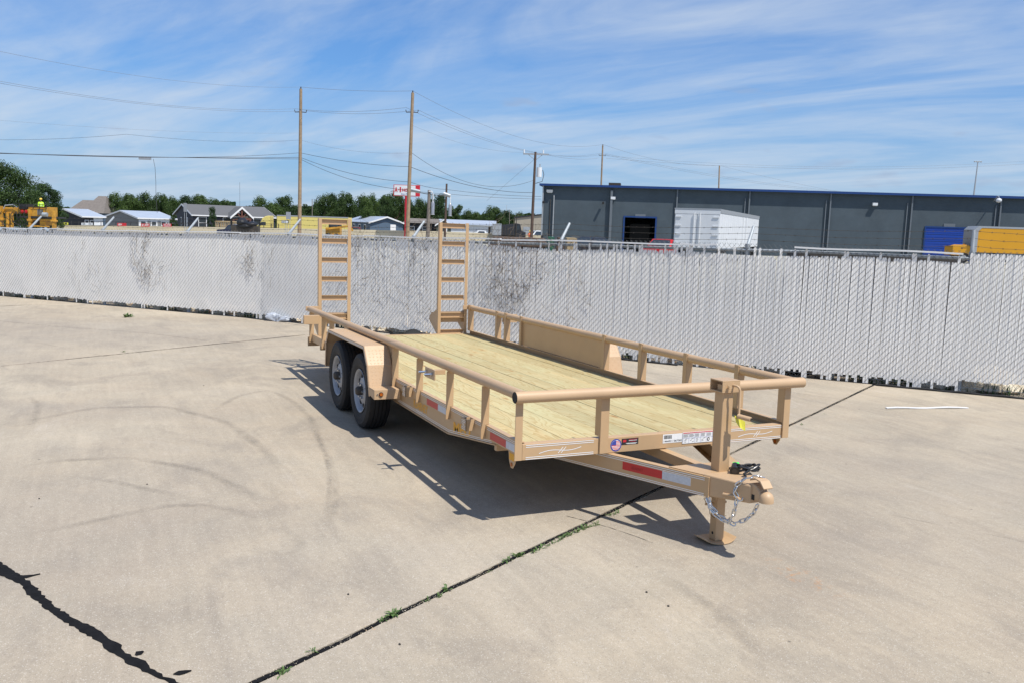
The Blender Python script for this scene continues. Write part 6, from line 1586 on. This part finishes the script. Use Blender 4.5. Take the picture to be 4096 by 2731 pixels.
    for key, S, v, dx in (('f', S1, 480, .38), ('g', S2, 484, .44)):
        q = at(key, v)+RH*dx; mb = MB(); mb.tube([q-Vector((0, 0, .55)), q-Vector((0, 0, .5)), q+Vector((0, 0, .55)), q+Vector((0, 0, .72))], [.22, .17, .17, .06], 10); h = mb.build('hanging_lamp', SILVC, S, smooth=True)
        mb = MB(); mb.tube([q+Vector((0, 0, .7)), q+Vector((0, 0, 1.35))+RH*.0, q+Vector((0, 0, 1.6))-RH*.12, q+Vector((0, 0, 1.6))-RH*.42], .05, 7); mb.build('gooseneck', WHITEC, h, smooth=True)
    # wires
    def sagwire(a, b, sag, label, mat=CABLEW, r=.016, group='overhead wires'):
        mb = MB(); n = 26; mb.tube([a.lerp(b, i/n)-Vector((0, 0, 4*sag*(i/n)*(1-i/n))) for i in range(n+1)], r*.75, 5, caps=False); o = mb.build('overhead_wire', mat); tag(o, label, 'wire', group)
    L = lambda v, dep: pt(-60, v, dep)
    ta, tb_, td, te = P['a'][0]+Vector((0, 0, .14)), P['b'][0]+Vector((0, 0, .14)), P['d'][0]+Vector((0, 0, .14)), P['e'][0]
    sagwire(L(106, 40), ta, .55, 'topmost wire from the left edge to the tall brown pole', CABLEL, .010)
    sagwire(ta, tb_, .12, 'topmost wire between the two tall poles', CABLEL)
    sagwire(tb_, td, 1.6, 'topmost wire from the pale tall pole to the pole behind the warehouse', CABLEL)
    sagwire(td, te, .8, 'topmost wire between the two poles behind the warehouse', CABLEL, .02)
    sagwire(te, pt(1990, 452, 170), .3, 'wire dropping from the last pole tip behind the warehouse roof', CABLEL, .02)
    for i, (v0, v1, off) in enumerate(((176, 248, -.45), (181, 252, .45))):
        pa, pb, pd = at('a', v1+8)+RH*off+Vector((0, 0, .17)), at('b', v1+6)+RH*off+Vector((0, 0, .17)), at('d', 356)+RH*off+Vector((0, 0, .15))
        w_ = ('upper', 'lower')[i]
        sagwire(L(v0, 40+i), pa, .55, w_+' of the paired wires from the left edge to the tall brown pole', CABLEL, .011)
        sagwire(pa, pb, .25, w_+' of the paired wires between the tall poles', CABLEL)
        sagwire(pb, pd, 1.5, w_+' of the paired wires falling from the pale pole toward the warehouse', CABLEL)
        sagwire(pd, pt(1900+30*i, 440, 165), .6, w_+' of the paired wires running down behind the warehouse roof', CABLEL, .02)
    mid = pt(290, 309, 50)
    sagwire(L(321, 48), mid, .12, 'thin wire from the left edge up to a splice in the sky', CABLEW, .010); sagwire(mid, at('a', 322), .25, 'thin wire from the splice down to the tall brown pole', CABLEW, .009)
    sagwire(at('a', 322), at('b', 352), .35, 'faint thin wire between the tall poles', CABLEL, .010)
    sagwire(L(272, 46), at('a', 306), .25, 'faintest wire crossing the left sky', CABLEL, .006)
    k1, k2, k3 = at('a', 352), at('a', 362), at('a', 366)
    sagwire(L(349, 40), k1, .30, 'upper line of the thick cable bundle on the left', CABLEW, .016); sagwire(L(350.5, 40.1), k2, .12, 'middle line of the thick cable bundle on the left', CABLEW, .020); sagwire(L(351.5, 40.2), k3, .05, 'lower line of the thick cable bundle on the left', CABLEW, .020)
    c_low, c_up = at('c', 443), at('c', 414); e_low = at('c', 455)
    sagwire(k1, at('b', 384), .20, 'bundle wire from the brown pole to the pale pole', CABLEW, .020); sagwire(at('b', 384), c_low, .50, 'twisted bundle from the pale pole to the dark pole', CABLEW, .026)
    sagwire(k2, at('b', 419), .35, 'upper heavy cable between the tall poles', CABLEW, .020); sagwire(at('b', 419), at('g', 436), .12, 'heavy cable from the pale pole to the thin dark pole', CABLEW, .022); sagwire(at('g', 436), pt(1243, 452, 92), .15, 'heavy cable from the thin dark pole to the warehouse', CABLEW, .022)
    sagwire(k3, at('b', 437), .45, 'lower heavy cable between the tall poles', CABLEW, .020); sagwire(at('b', 437), at('g', 446), .06, 'lower cable from the pale pole to the thin dark pole', CABLEW, .020); sagwire(at('g', 446), pt(1243, 458, 92), .10, 'lower cable from the thin dark pole to the warehouse', CABLEW, .020)
    sagwire(at('b', 350), c_up, 1.4, 'slack wire from the pale pole to the middle of the dark pole', CABLEW, .018)
    sagwire(at('b', 288), at('c', 352)-RH*1.0, .5, 'thin wire from the pale pole to the dark pole crossarm', CABLEL, .010)
    sagwire(at('c', 356)+RH*1.1, at('d', 364)-RH*.5, .25, 'wire from the crossarm to the pole behind the warehouse', CABLEL, .016); sagwire(at('d', 364)+RH*.5, pt(2420, 373, 130), 1.2, 'long wire crossing the sky above the warehouse roof', CABLEL, .018); sagwire(at('d', 358)+RH*.5, pt(2420, 366, 131), 1.3, 'second long wire crossing the sky above the warehouse roof', CABLEL, .014)
    sagwire(at('c', 365), pt(1118, 462, 84), .02, 'straight guy wire slanting down left from the dark pole', CABLEL, .012)
    # splice case and hanging drop
    q = pt(333, 364.5, 53); mb = MB(); mb.beam(q-RH*.35, q+RH*.35, .14, .16); tag(mb.build('splice_case', GPANEL), 'small grey splice case hanging on the thick left cables', 'splice case')
    mb = MB(); mb.tube([pt(352, 366, 53), pt(356, 385, 53), pt(358, 420, 53), pt(358, 447, 53), pt(361, 490, 53)], .012, 5, caps=False); tag(mb.build('drop_wire', CABLEW), 'loose wire hanging straight down from the splice case', 'wire')
    # far masts
    a = base(551, 400); S = emp('radio_mast', a, RZ, 'very thin distant radio mast above the navy house', 'mast'); zt = zat(420, 551, 400)-a.z; mb = MB(); mb.tube([(0, 0, 0), (0, 0, zt)], .07, 5); part(mb, 'mast', PIPEG, S)
    a = base(2228, 250); S = emp('high_mast_light', a, RZ, 'tall thin highway light mast above the right end of the warehouse', 'light mast'); zt = zat(373, 2228, 250)-a.z; mb = MB(); mb.tube([(-.6, 0, 0), (.0, 0, zt)], [.40, .14], 8); part(mb, 'mast', GPANEL, S)
    mb = MB(); mb.tube([(-1.0, 0, zt), (1.0, 0, zt)], .10, 6); rg = part(mb, 'lamp_ring', GPANEL, S)
    for x in (-.9, -.3, .3, .9): mb = MB(); mb.tube([(x, 0, zt-.25), (x, 0, zt+.05)], .22, 8); part(mb, 'lamp', GPANEL, rg)
street_things()

def person(label, loc, rz, coat, cap, pose=0):
    """hi-vis worker: one continuous body grown with the skin modifier"""
    T = emp('person', loc, rz, label, 'person')
    V = [(0, 0, .95), (0, .0, 1.15), (0, .02, 1.38), (0, .03, 1.50), (0, .02, 1.60), (0, .0, 1.70),
         (.10, 0, .92), (.13, -.02, .52), (.14, .02, .09), (.14, -.12, .04), (-.10, 0, .92), (-.13, .02, .52), (-.15, .08, .09), (-.15, -.06, .04),
         (.19, .02, 1.42), (.25, -.02, 1.16), (.18, -.20, 1.02), (-.19, .02, 1.42), (-.25, -.02, 1.16), (-.16, -.22, 1.04), (.13, -.27, 1.00), (-.11, -.29, 1.02)]
    Rr = [.15, .14, .16, .07, .06, .085, .10, .065, .045, .04, .10, .065, .045, .04, .07, .045, .033, .07, .045, .033, .028, .028]
    Eg = [(0, 1), (1, 2), (2, 3), (3, 4), (4, 5), (0, 6), (6, 7), (7, 8), (8, 9), (0, 10), (10, 11), (11, 12), (12, 13), (2, 14), (14, 15), (15, 16), (2, 17), (17, 18), (18, 19), (16, 20), (19, 21)]
    me = D.meshes.new('body'); me.from_pydata(V, Eg, []); o = D.objects.new('body', me); COL.objects.link(o); o.parent = T
    md = o.modifiers.new('skin', 'SKIN'); 
    for i, sv in enumerate(me.skin_vertices[0].data): sv.radius = (Rr[i], Rr[i]*.85); sv.use_root = (i == 0)
    sb = o.modifiers.new('sub', 'SUBSURF'); sb.levels = 1; sb.render_levels = 1
    bpy.context.view_layer.update()
    m2 = D.meshes.new_from_object(o.evaluated_get(bpy.context.evaluated_depsgraph_get())); o.modifiers.clear(); o.data = m2
    m2.materials.clear()
    for m in (SKIN, coat, DENIM): m2.materials.append(m)
    for p in m2.polygons: z = p.center.z; p.material_index = 2 if z < .93 else (1 if z < 1.50 and z > .9 and not (abs(p.center.x) > .05 and p.center.y < -.24) else 0); p.use_smooth = True
    mb = MB(); mb.ball((0, -.01, 1.755), .125, .14, .10, 12, 8); mb.pz([(.14*cos(a), -.02+.17*sin(a)) for a in [2*pi*k/14 for k in range(14)]], 1.72, 1.735); part(mb, 'helmet', cap, T, smooth=True)
    for z in (1.12, 1.32): mb = MB(); mb.lathe([(.168, z-.02), (.170, z+.02)], 16, lambda c, s_, r, h: (c*r, s_*r*.92+.01, h)); part(mb, 'reflective_band', WHITEREF, T)
    return T

def machine():
    dep = 84; a = base(60, dep); T = emp('paving_machine', a, RZ, 'yellow slipform paving machine with black deck railing at the left edge', 'machine'); X = lambda u: locx(60, dep, 0, u); Z = lambda v, u=60: zat(v, u, dep)-a.z
    B = lambda u0, u1, v0, v1, y0, y1: (X(u0), X(u1), y0, y1, Z(v1), Z(v0))
    mb = MB(); mb.box(*B(65, 105, 475, 497, 0, 2.2)); eng = part(mb, 'engine_housing', YMACH, T, bevel=.03)
    mb = MB(); mb.box(X(86), X(99), -.03, -.002, Z(494), Z(480)); part(mb, 'grille', DKSTEEL, eng)
    for k in range(4): mb = MB(); x = X(87)+k*.13; mb.box(x, x+.03, -.05, -.031, Z(493), Z(481)); part(mb, 'grille_bar', GPANEL, eng)
    mb = MB(); mb.box(*B(0, 44, 478, 492, .2, 2.0)); part(mb, 'rear_housing', YMACH, T, bevel=.03)
    mb = MB(); mb.box(*B(44, 122, 497, 501, -.1, 2.4)); part(mb, 'black_deck', BLACKP, T)
    mb = MB(); mb.box(*B(60, 124, 502, 506, 0, .3)); mb.box(*B(60, 110, 518, 521, 0, .3)); part(mb, 'cross_beam', YMACH, T, bevel=.02)
    for u0, u1, v0 in ((66, 71, 481), (120, 126, 483), (0, 4, 476)): mb = MB(); mb.box(*B(u0, u1, v0, 523, -.15, .25)); l = part(mb, 'leg_column', YMACH, T, bevel=.02); mb = MB(); mb.box(*B(u0-2.5, u1+2.5, 504, 509, -.2, .3)); part(mb, 'column_collar', YMACH, l, bevel=.02)
    for u in (15, 25): mb = MB(); mb.tube([(X(u), .1, Z(525)), (X(u), .1, Z(492))], .16, 10); part(mb, 'hydraulic_cylinder', YMACH, T, smooth=True)
    mb = MB(); mb.box(*B(89, 103, 503, 517, .1, 1.4)); part(mb, 'tool_chest', YMACH, T, bevel=.02)
    for v in (507, 511): mb = MB(); mb.box(X(90), X(102), .07, .098, Z(v+1.2), Z(v-1.2)); part(mb, 'drawer', YPANEL, T)
    mb = MB(); mb.box(*B(72, 88, 508, 516, .4, 1.8)); part(mb, 'dark_gearbox', DKSTEEL, T)
    mb = MB(); mb.tube([(X(100), -.2, Z(492)), (X(111), -.2, Z(492))], .20, 10); part(mb, 'silver_tank', GALV, T, smooth=True)
    mb = MB(); mb.box(*B(43, 61, 470, 481, 0, 1.2)); part(mb, 'control_console', BLACKP, T, bevel=.02)
    for v in (470, 475): mb = MB(); mb.tube([(X(32), -.1, Z(v)), (X(110), -.1, Z(v))], .025, 5); part(mb, 'hand_rail', BLACKP, T)
    for u in (32, 47, 62, 78, 92, 108): mb = MB(); mb.tube([(X(u), -.1, Z(480)), (X(u), -.1, Z(469))], .025, 5); part(mb, 'rail_post', BLACKP, T)
    rn_ = random.Random(5)
    for k in range(8):
        u = rn_.uniform(5, 60); mb = MB(); mb.tube([(X(u), -.15, Z(488)), (X(u)+rn_.uniform(-.3, .3), -.35, Z(498)), (X(u)+rn_.uniform(-.4, .4), -.15, Z(510)), (X(u)+rn_.uniform(-.3, .3), -.05, Z(520))], .03, 5); part(mb, 'hose', BLACKP, T, smooth=True)
    mb = MB(); mb.tube([(X(8), 0, Z(482)), (X(12), 0, Z(474)), (X(30), 0, Z(472)), (X(40), 0, Z(478))], .05, 6); part(mb, 'pipe', GPANEL, T)
    for u in (52, 61): mb = MB(); mb.ball((X(u), -.1, Z(487)), .16, .12, .17, 8, 6); part(mb, 'orange_reel', REDLENS, T)
    hgt = .0; pz = Z(476)
    # figure standing on the engine deck, only the upper body clears the housing top
    p = a+RH*X(81.5)+FH*1.0; ph = zat(455, 81.5, dep); person('worker in lime hi-vis vest and yellow helmet standing on the yellow machine', Vector((p.x, p.y, ph-1.84)), RZ+.6, HIVIS, HELM)
    mb = MB(); mb.box(X(76), X(88), .6, 1.5, ph-1.84-a.z-.06, ph-1.84-a.z); part(mb, 'foot_platform', BLACKP, T)
    b = base(1217, 130); person('tiny worker in orange vest beside the dump truck', b, RZ, ORANGE, HELM)
machine()

def yard_things():
    # black covered machine behind the blue suv
    dep = 122; a = base(555, dep); T = emp('tarp_covered_machine', a, RZ, 'black tarp covered machine above the dark blue suv', 'machine'); X = lambda u: locx(555, dep, 0, u); Z = lambda v: zat(v, 555, dep)-a.z
    rr = random.Random(9)
    for nm, (u0, v0, ru, rv) in (('tarp_hood', (551, 511, 13, 9)), ('tarp_tail', (573, 515, 14, 6)), ('tarp_base', (560, 520, 22, 7))):
        mb = MB(); rx = ru*dep/FD; rz_ = rv*dep/FD; mb.ball((X(u0), 1, Z(v0)), rx, 1.0, rz_, 14, 9)
        for v in mb.v: k = 1+.28*noise.noise(v*1.3+Vector((u0, 0, 0))); v.x = X(u0)+(v.x-X(u0))*k; v.z = Z(v0)+(v.z-Z(v0))*k
        part(mb, nm, TARP, T, smooth=False)
    mb = MB(); mb.tube([(X(526), 1, Z(521)), (X(526), 1, Z(505)), (X(532), 1, Z(503)), (X(545), 1, Z(501))], .14, 7); part(mb, 'machine_arm', TARP, T, smooth=True)
    mb = MB(); mb.box(X(528), X(590), .4, 1.6, 0, Z(519)); part(mb, 'machine_chassis', DKSTEEL, T)
    # slatted tan container
    dep = 150; a = base(494, dep); T = emp('tan_container', a, RZ, 'pale tan open topped container before the navy house door', 'container'); w = (pt(537, 510, dep)-pt(494, 510, dep)).length; z = zat(508.5, 515, dep)-a.z
    mb = MB(); mb.box(0, w, 0, 2.2, 0, z-.15); part(mb, 'body', WOODB, T)
    for k in range(9): mb = MB(); x = w*k/9; mb.box(x, x+.1, -.06, -.002, 0, z-.2); part(mb, 'rib', TANW, T)
    mb = MB(); mb.box(-.05, w+.05, -.08, 2.25, z-.149, z); part(mb, 'top_rim', WOODB, T)
    # skid steer seen through the near ramp
    dep = 120; a = base(775, dep); T = emp('skid_steer_loader', a, RZ, 'small yellow and black loader visible through the near ramp', 'loader'); s_ = dep/FD; Z = lambda v: zat(v, 775, dep)-a.z
    mb = MB(); mb.box(-1.6, .3, 0, 1.6, 0, Z(524)); part(mb, 'body', YMACH, T, bevel=.05); mb = MB(); mb.box(-1.2, .3, .1, 1.5, Z(524)+.01, Z(512)); cb = part(mb, 'cab', BLACKP, T, bevel=.03)
    mb = MB(); mb.box(-1.0, .1, .07, .099, Z(522), Z(514)); part(mb, 'side_window', GLASS, cb); mb = MB(); mb.beam((-1.4, -.15, Z(527)), (1.7, -.15, Z(519)), .2, .25); mb.beam((1.7, -.15, Z(519)), (2.1, -.15, Z(530)), .2, .22); part(mb, 'lift_arm', YMACH, T); tyres(T, (-1.2, -.1), (0, 1.6), .45, .3)
    # stuff piled right behind the fence
    def stack(u0, u1, v0, dep, y1, mat, label, name, n, rows=1, cat='stack'):
        a = base(u0, dep); T = emp(name, Vector((a.x, a.y, 0)), RZ, label, cat); w = (pt(u1, v0, dep)-pt(u0, v0, dep)).length; z = zat(v0, (u0+u1)/2, dep); h = z/n; r2 = random.Random(u0)
        for i in range(n):
            mb = MB(); mb.box(r2.uniform(-.05, .05), w+r2.uniform(-.1, .05), r2.uniform(-.03, .03), y1, i*h+.004, (i+1)*h-.006); part(mb, 'board', mat, T)
        return T
    stack(1130, 1262, 546.5, 24, 1.3, WOODD, 'long dark stack of weathered boards just behind the fence left of the warehouse', 'lumber_stack', 14, cat='lumber stack')
    stack(1264, 1280, 545, 23, .9, GREENB, 'dark green box between the board stack and the tan crate', 'green_box', 3, cat='box')
    stack(1306, 1330, 547, 20, .8, WOODB, 'raw wooden crate behind the fence next to the leaning fence arm', 'wooden_crate', 6, cat='crate')
    stack(1282, 1304, 546, 26, .9, WOODD, 'low dark pallet pile between the green box and the wooden crate', 'pallet_pile', 9, cat='pallet pile')
    stack(1830, 2210, 588, 12.5, .5, DKSTEEL, 'long dark timber pile glimpsed through the bare top of the fence on the right', 'timber_pile', 10, cat='timber pile')
yard_things()

# ------------------------------------------------------------------ trees
def crown_mesh(seed, kind, n_blob=46, n_leaf=170, size=.024):
    r_ = random.Random(seed); mb = MB(); blobs = []
    for k in range(n_blob):
        a = r_.uniform(0, 2*pi); h = r_.random(); 
        env = (.50*sin(pi*min(1, .10+.86*h))**.75) if kind != 'tall' else (.44*(1-.55*h)*min(1, .3+2.6*h)+.04)
        rad = env*sqrt(r_.uniform(.15, 1)); br = r_.uniform(.12, .23)*(1.0 if kind != 'tall' else .75)
        blobs.append((Vector((cos(a)*rad, sin(a)*rad, .10+h*.80)), br))
    for c, br in blobs:
        for i in range(n_leaf):
            d = Vector((r_.gauss(0, 1), r_.gauss(0, 1), r_.gauss(0, 1))).normalized(); p = c+Vector((d.x, d.y, d.z*.8))*br*(r_.random()**.30)
            if p.z < .02: continue
            n = (d+Vector((r_.uniform(-.8, .8), r_.uniform(-.8, .8), r_.uniform(-.2, .9)))).normalized(); u = n.orthogonal().normalized(); u = (u*cos(i)+n.cross(u)*sin(i)); w = n.cross(u); s_ = size*r_.uniform(.6, 1.25)
            mb.add([p-u*s_, p+w*s_*.55, p+u*s_, p-w*s_*.55], [(0, 1, 2, 3)])
    zs = sorted(v.z for v in mb.v); zm = zs[int(len(zs)*.996)]; xm = sorted(abs(v.x) for v in mb.v)[int(len(zs)*.97)]
    me = D.meshes.new('crown'); me.from_pydata([(v.x*.52/xm, v.y*.52/xm, v.z/zm) for v in mb.v], [], mb.f); return me
CR = []
for sd, kind, lf in ((1, 'round', 0), (2, 'round', 1), (3, 'round', 0), (4, 'tall', 2), (5, 'round', 1), (6, 'round', 2), (7, 'tall', 0)):
    m = crown_mesh(sd, kind); m.materials.append(LEAF[lf]); CR.append(m)
BIG = crown_mesh(21, 'round', 70, 330, .016); BIG.materials.append(LEAF[0]); BIG2 = crown_mesh(22, 'tall', 60, 300, .017); BIG2.materials.append(LEAF[2])
def tree(u, vtop, wpx, dep, k, label, me=None, skirt=.10):
    b = base(u, dep); zt = zat(vtop, u, dep)-b.z; w = wpx*dep/FD; rr = random.Random(int(u*7+vtop)); rot = rr.uniform(0, 6.28)
    T = emp('tree', b, rot, label, 'tree', 'trees along the skyline'); r = .04*w
    mb = MB(); top = zt*.62; mb.tube([(0, 0, -1.0), (.02*w, 0, zt*.22), (-.01*w, .02*w, top)], [r, r*.7, r*.25], 8)
    for i in range(5):
        a = rr.uniform(0, 6.28); z0 = zt*rr.uniform(.22, .45); mb.tube([(0, 0, z0), (cos(a)*w*.15, sin(a)*w*.15, z0+zt*.14), (cos(a)*w*.30, sin(a)*w*.30, z0+zt*.30)], [r*.45, r*.3, r*.1], 6)
    part(mb, 'trunk', POLED, T, smooth=True)
    o = D.objects.new('crown', me or CR[k % len(CR)]); COL.objects.link(o); o.parent = T; o.location = (0, 0, zt*skirt); o.scale = (w, w, zt*(1-skirt)*1.03); 
tree(8, 381, 128, 100, 0, 'largest dark tree cut off by the left edge behind the yellow machine', BIG)
tree(98, 427, 78, 118, 0, 'dark upright tree right of the largest tree at the left edge', BIG2)
tree(62, 455, 60, 125, 2, 'lower tree filling the gap behind the worker')
tree(128, 470, 34, 130, 4, 'small bush like tree at the right foot of the left tree group')
tree(160, 480, 30, 230, 1, 'small tree just left of the brown roof house')
TL = [(262, 446, 50, 215, 1, 'first round tree right of the brown roof house'), (300, 449, 46, 222, 4, 'second round tree right of the brown roof house'), (335, 447, 50, 226, 2, 'round tree behind the middle of the grey home'), (368, 449, 46, 220, 0, 'round tree above the right end of the grey home'), (398, 455, 44, 228, 1, 'tree touching the left gable of the navy house'),
      (432, 453, 50, 238, 5, 'tree behind the left end of the navy roof'), (462, 451, 46, 242, 4, 'light green tree behind the navy roof'), (490, 459, 40, 238, 0, 'tree behind the middle of the navy roof'), (520, 464, 40, 240, 2, 'low tree tapering right of the navy roof middle'), (600, 455, 52, 236, 1, 'round tree behind the right end of the navy roof'),
      (630, 470, 44, 230, 4, 'lower tree above the yellow truck'), (655, 453, 52, 240, 0, 'wide topped tree left of the tall brown pole'), (682, 474, 40, 238, 5, 'low tree directly behind the tall brown pole'), (712, 471, 44, 228, 6, 'dark tree right of the tall brown pole'), (745, 452, 54, 222, 2, 'round tree above the near ramp'), (770, 449, 46, 226, 5, 'darker tree above the near ramp'),
      (792, 446, 48, 218, 0, 'highest tree above the near ramp'), (828, 453, 46, 224, 2, 'tree between the near ramp and the maroon car'), (855, 451, 48, 212, 1, 'lighter tree left of the blue grey home gable'), (885, 451, 46, 220, 4, 'tree above the blue grey home'), (908, 446, 48, 215, 0, 'broad tree left of the red sign'), (933, 460, 40, 228, 5, 'dark tree directly below the red sign'),
      (962, 460, 44, 218, 2, 'dark tree behind the grey stub pole'), (985, 470, 40, 222, 0, 'low tree right of the grey stub pole'), (1004, 451, 50, 216, 5, 'dark crown between the two lamp poles'), (1042, 475, 42, 222, 6, 'lower dark tree right of the thin dark pole'), (1070, 486, 44, 228, 2, 'low tree above the far ramp'), (1095, 490, 34, 236, 4, 'smallest hazy tree right of the far ramp'),
      (1130, 477, 50, 225, 0, 'round tree standing alone left of the warehouse'), (1160, 486, 44, 228, 5, 'tree left of the tan building'), (1190, 491, 40, 236, 2, 'tree top peeking over the tan building')]
for a in TL: tree(*a[:5], a[5])
tree(487, 478, 18, 150, 3, 'slender young tree in front of the navy house'); tree(398, 497, 16, 152, 6, 'small conifer between the grey home and navy house')
tree(841, 455, 34, 170, 1, 'dark trunked tree in front of the blue grey home', None, .35); tree(884, 456, 34, 172, 0, 'second dark trunked tree in front of the blue grey home', None, .35)
# filler mass of woods behind the singled-out trees
mb = MB(); rr = random.Random(4)
def wood(u0, u1, v0, v1, dep, n):
    for i in range(n):
        u = rr.uniform(u0, u1); v = v0+(v1-v0)*rr.random()+6*noise.noise(Vector((u*.03, 0, 0))); p = pt(u, v, dep+rr.uniform(-6, 6)); s_ = rr.uniform(.35, .8)
        n_ = Vector((rr.uniform(-1, 1), rr.uniform(-1, 1), rr.uniform(-.2, 1))).normalized(); a = n_.orthogonal().normalized(); b = n_.cross(a); mb.add([p-a*s_, p+b*s_*.6, p+a*s_, p-b*s_*.6], [(0, 1, 2, 3)])
wood(236, 540, 466, 526, 250, 7000); wood(540, 1010, 476, 532, 250, 9000); wood(1010, 1246, 496, 540, 250, 3500); wood(-40, 170, 480, 520, 235, 2500)
tag(mb.build('woods', LEAF[2], loc=(0, 0, 0)), 'mass of woods filling in behind the single trees', 'woods', kind='stuff')
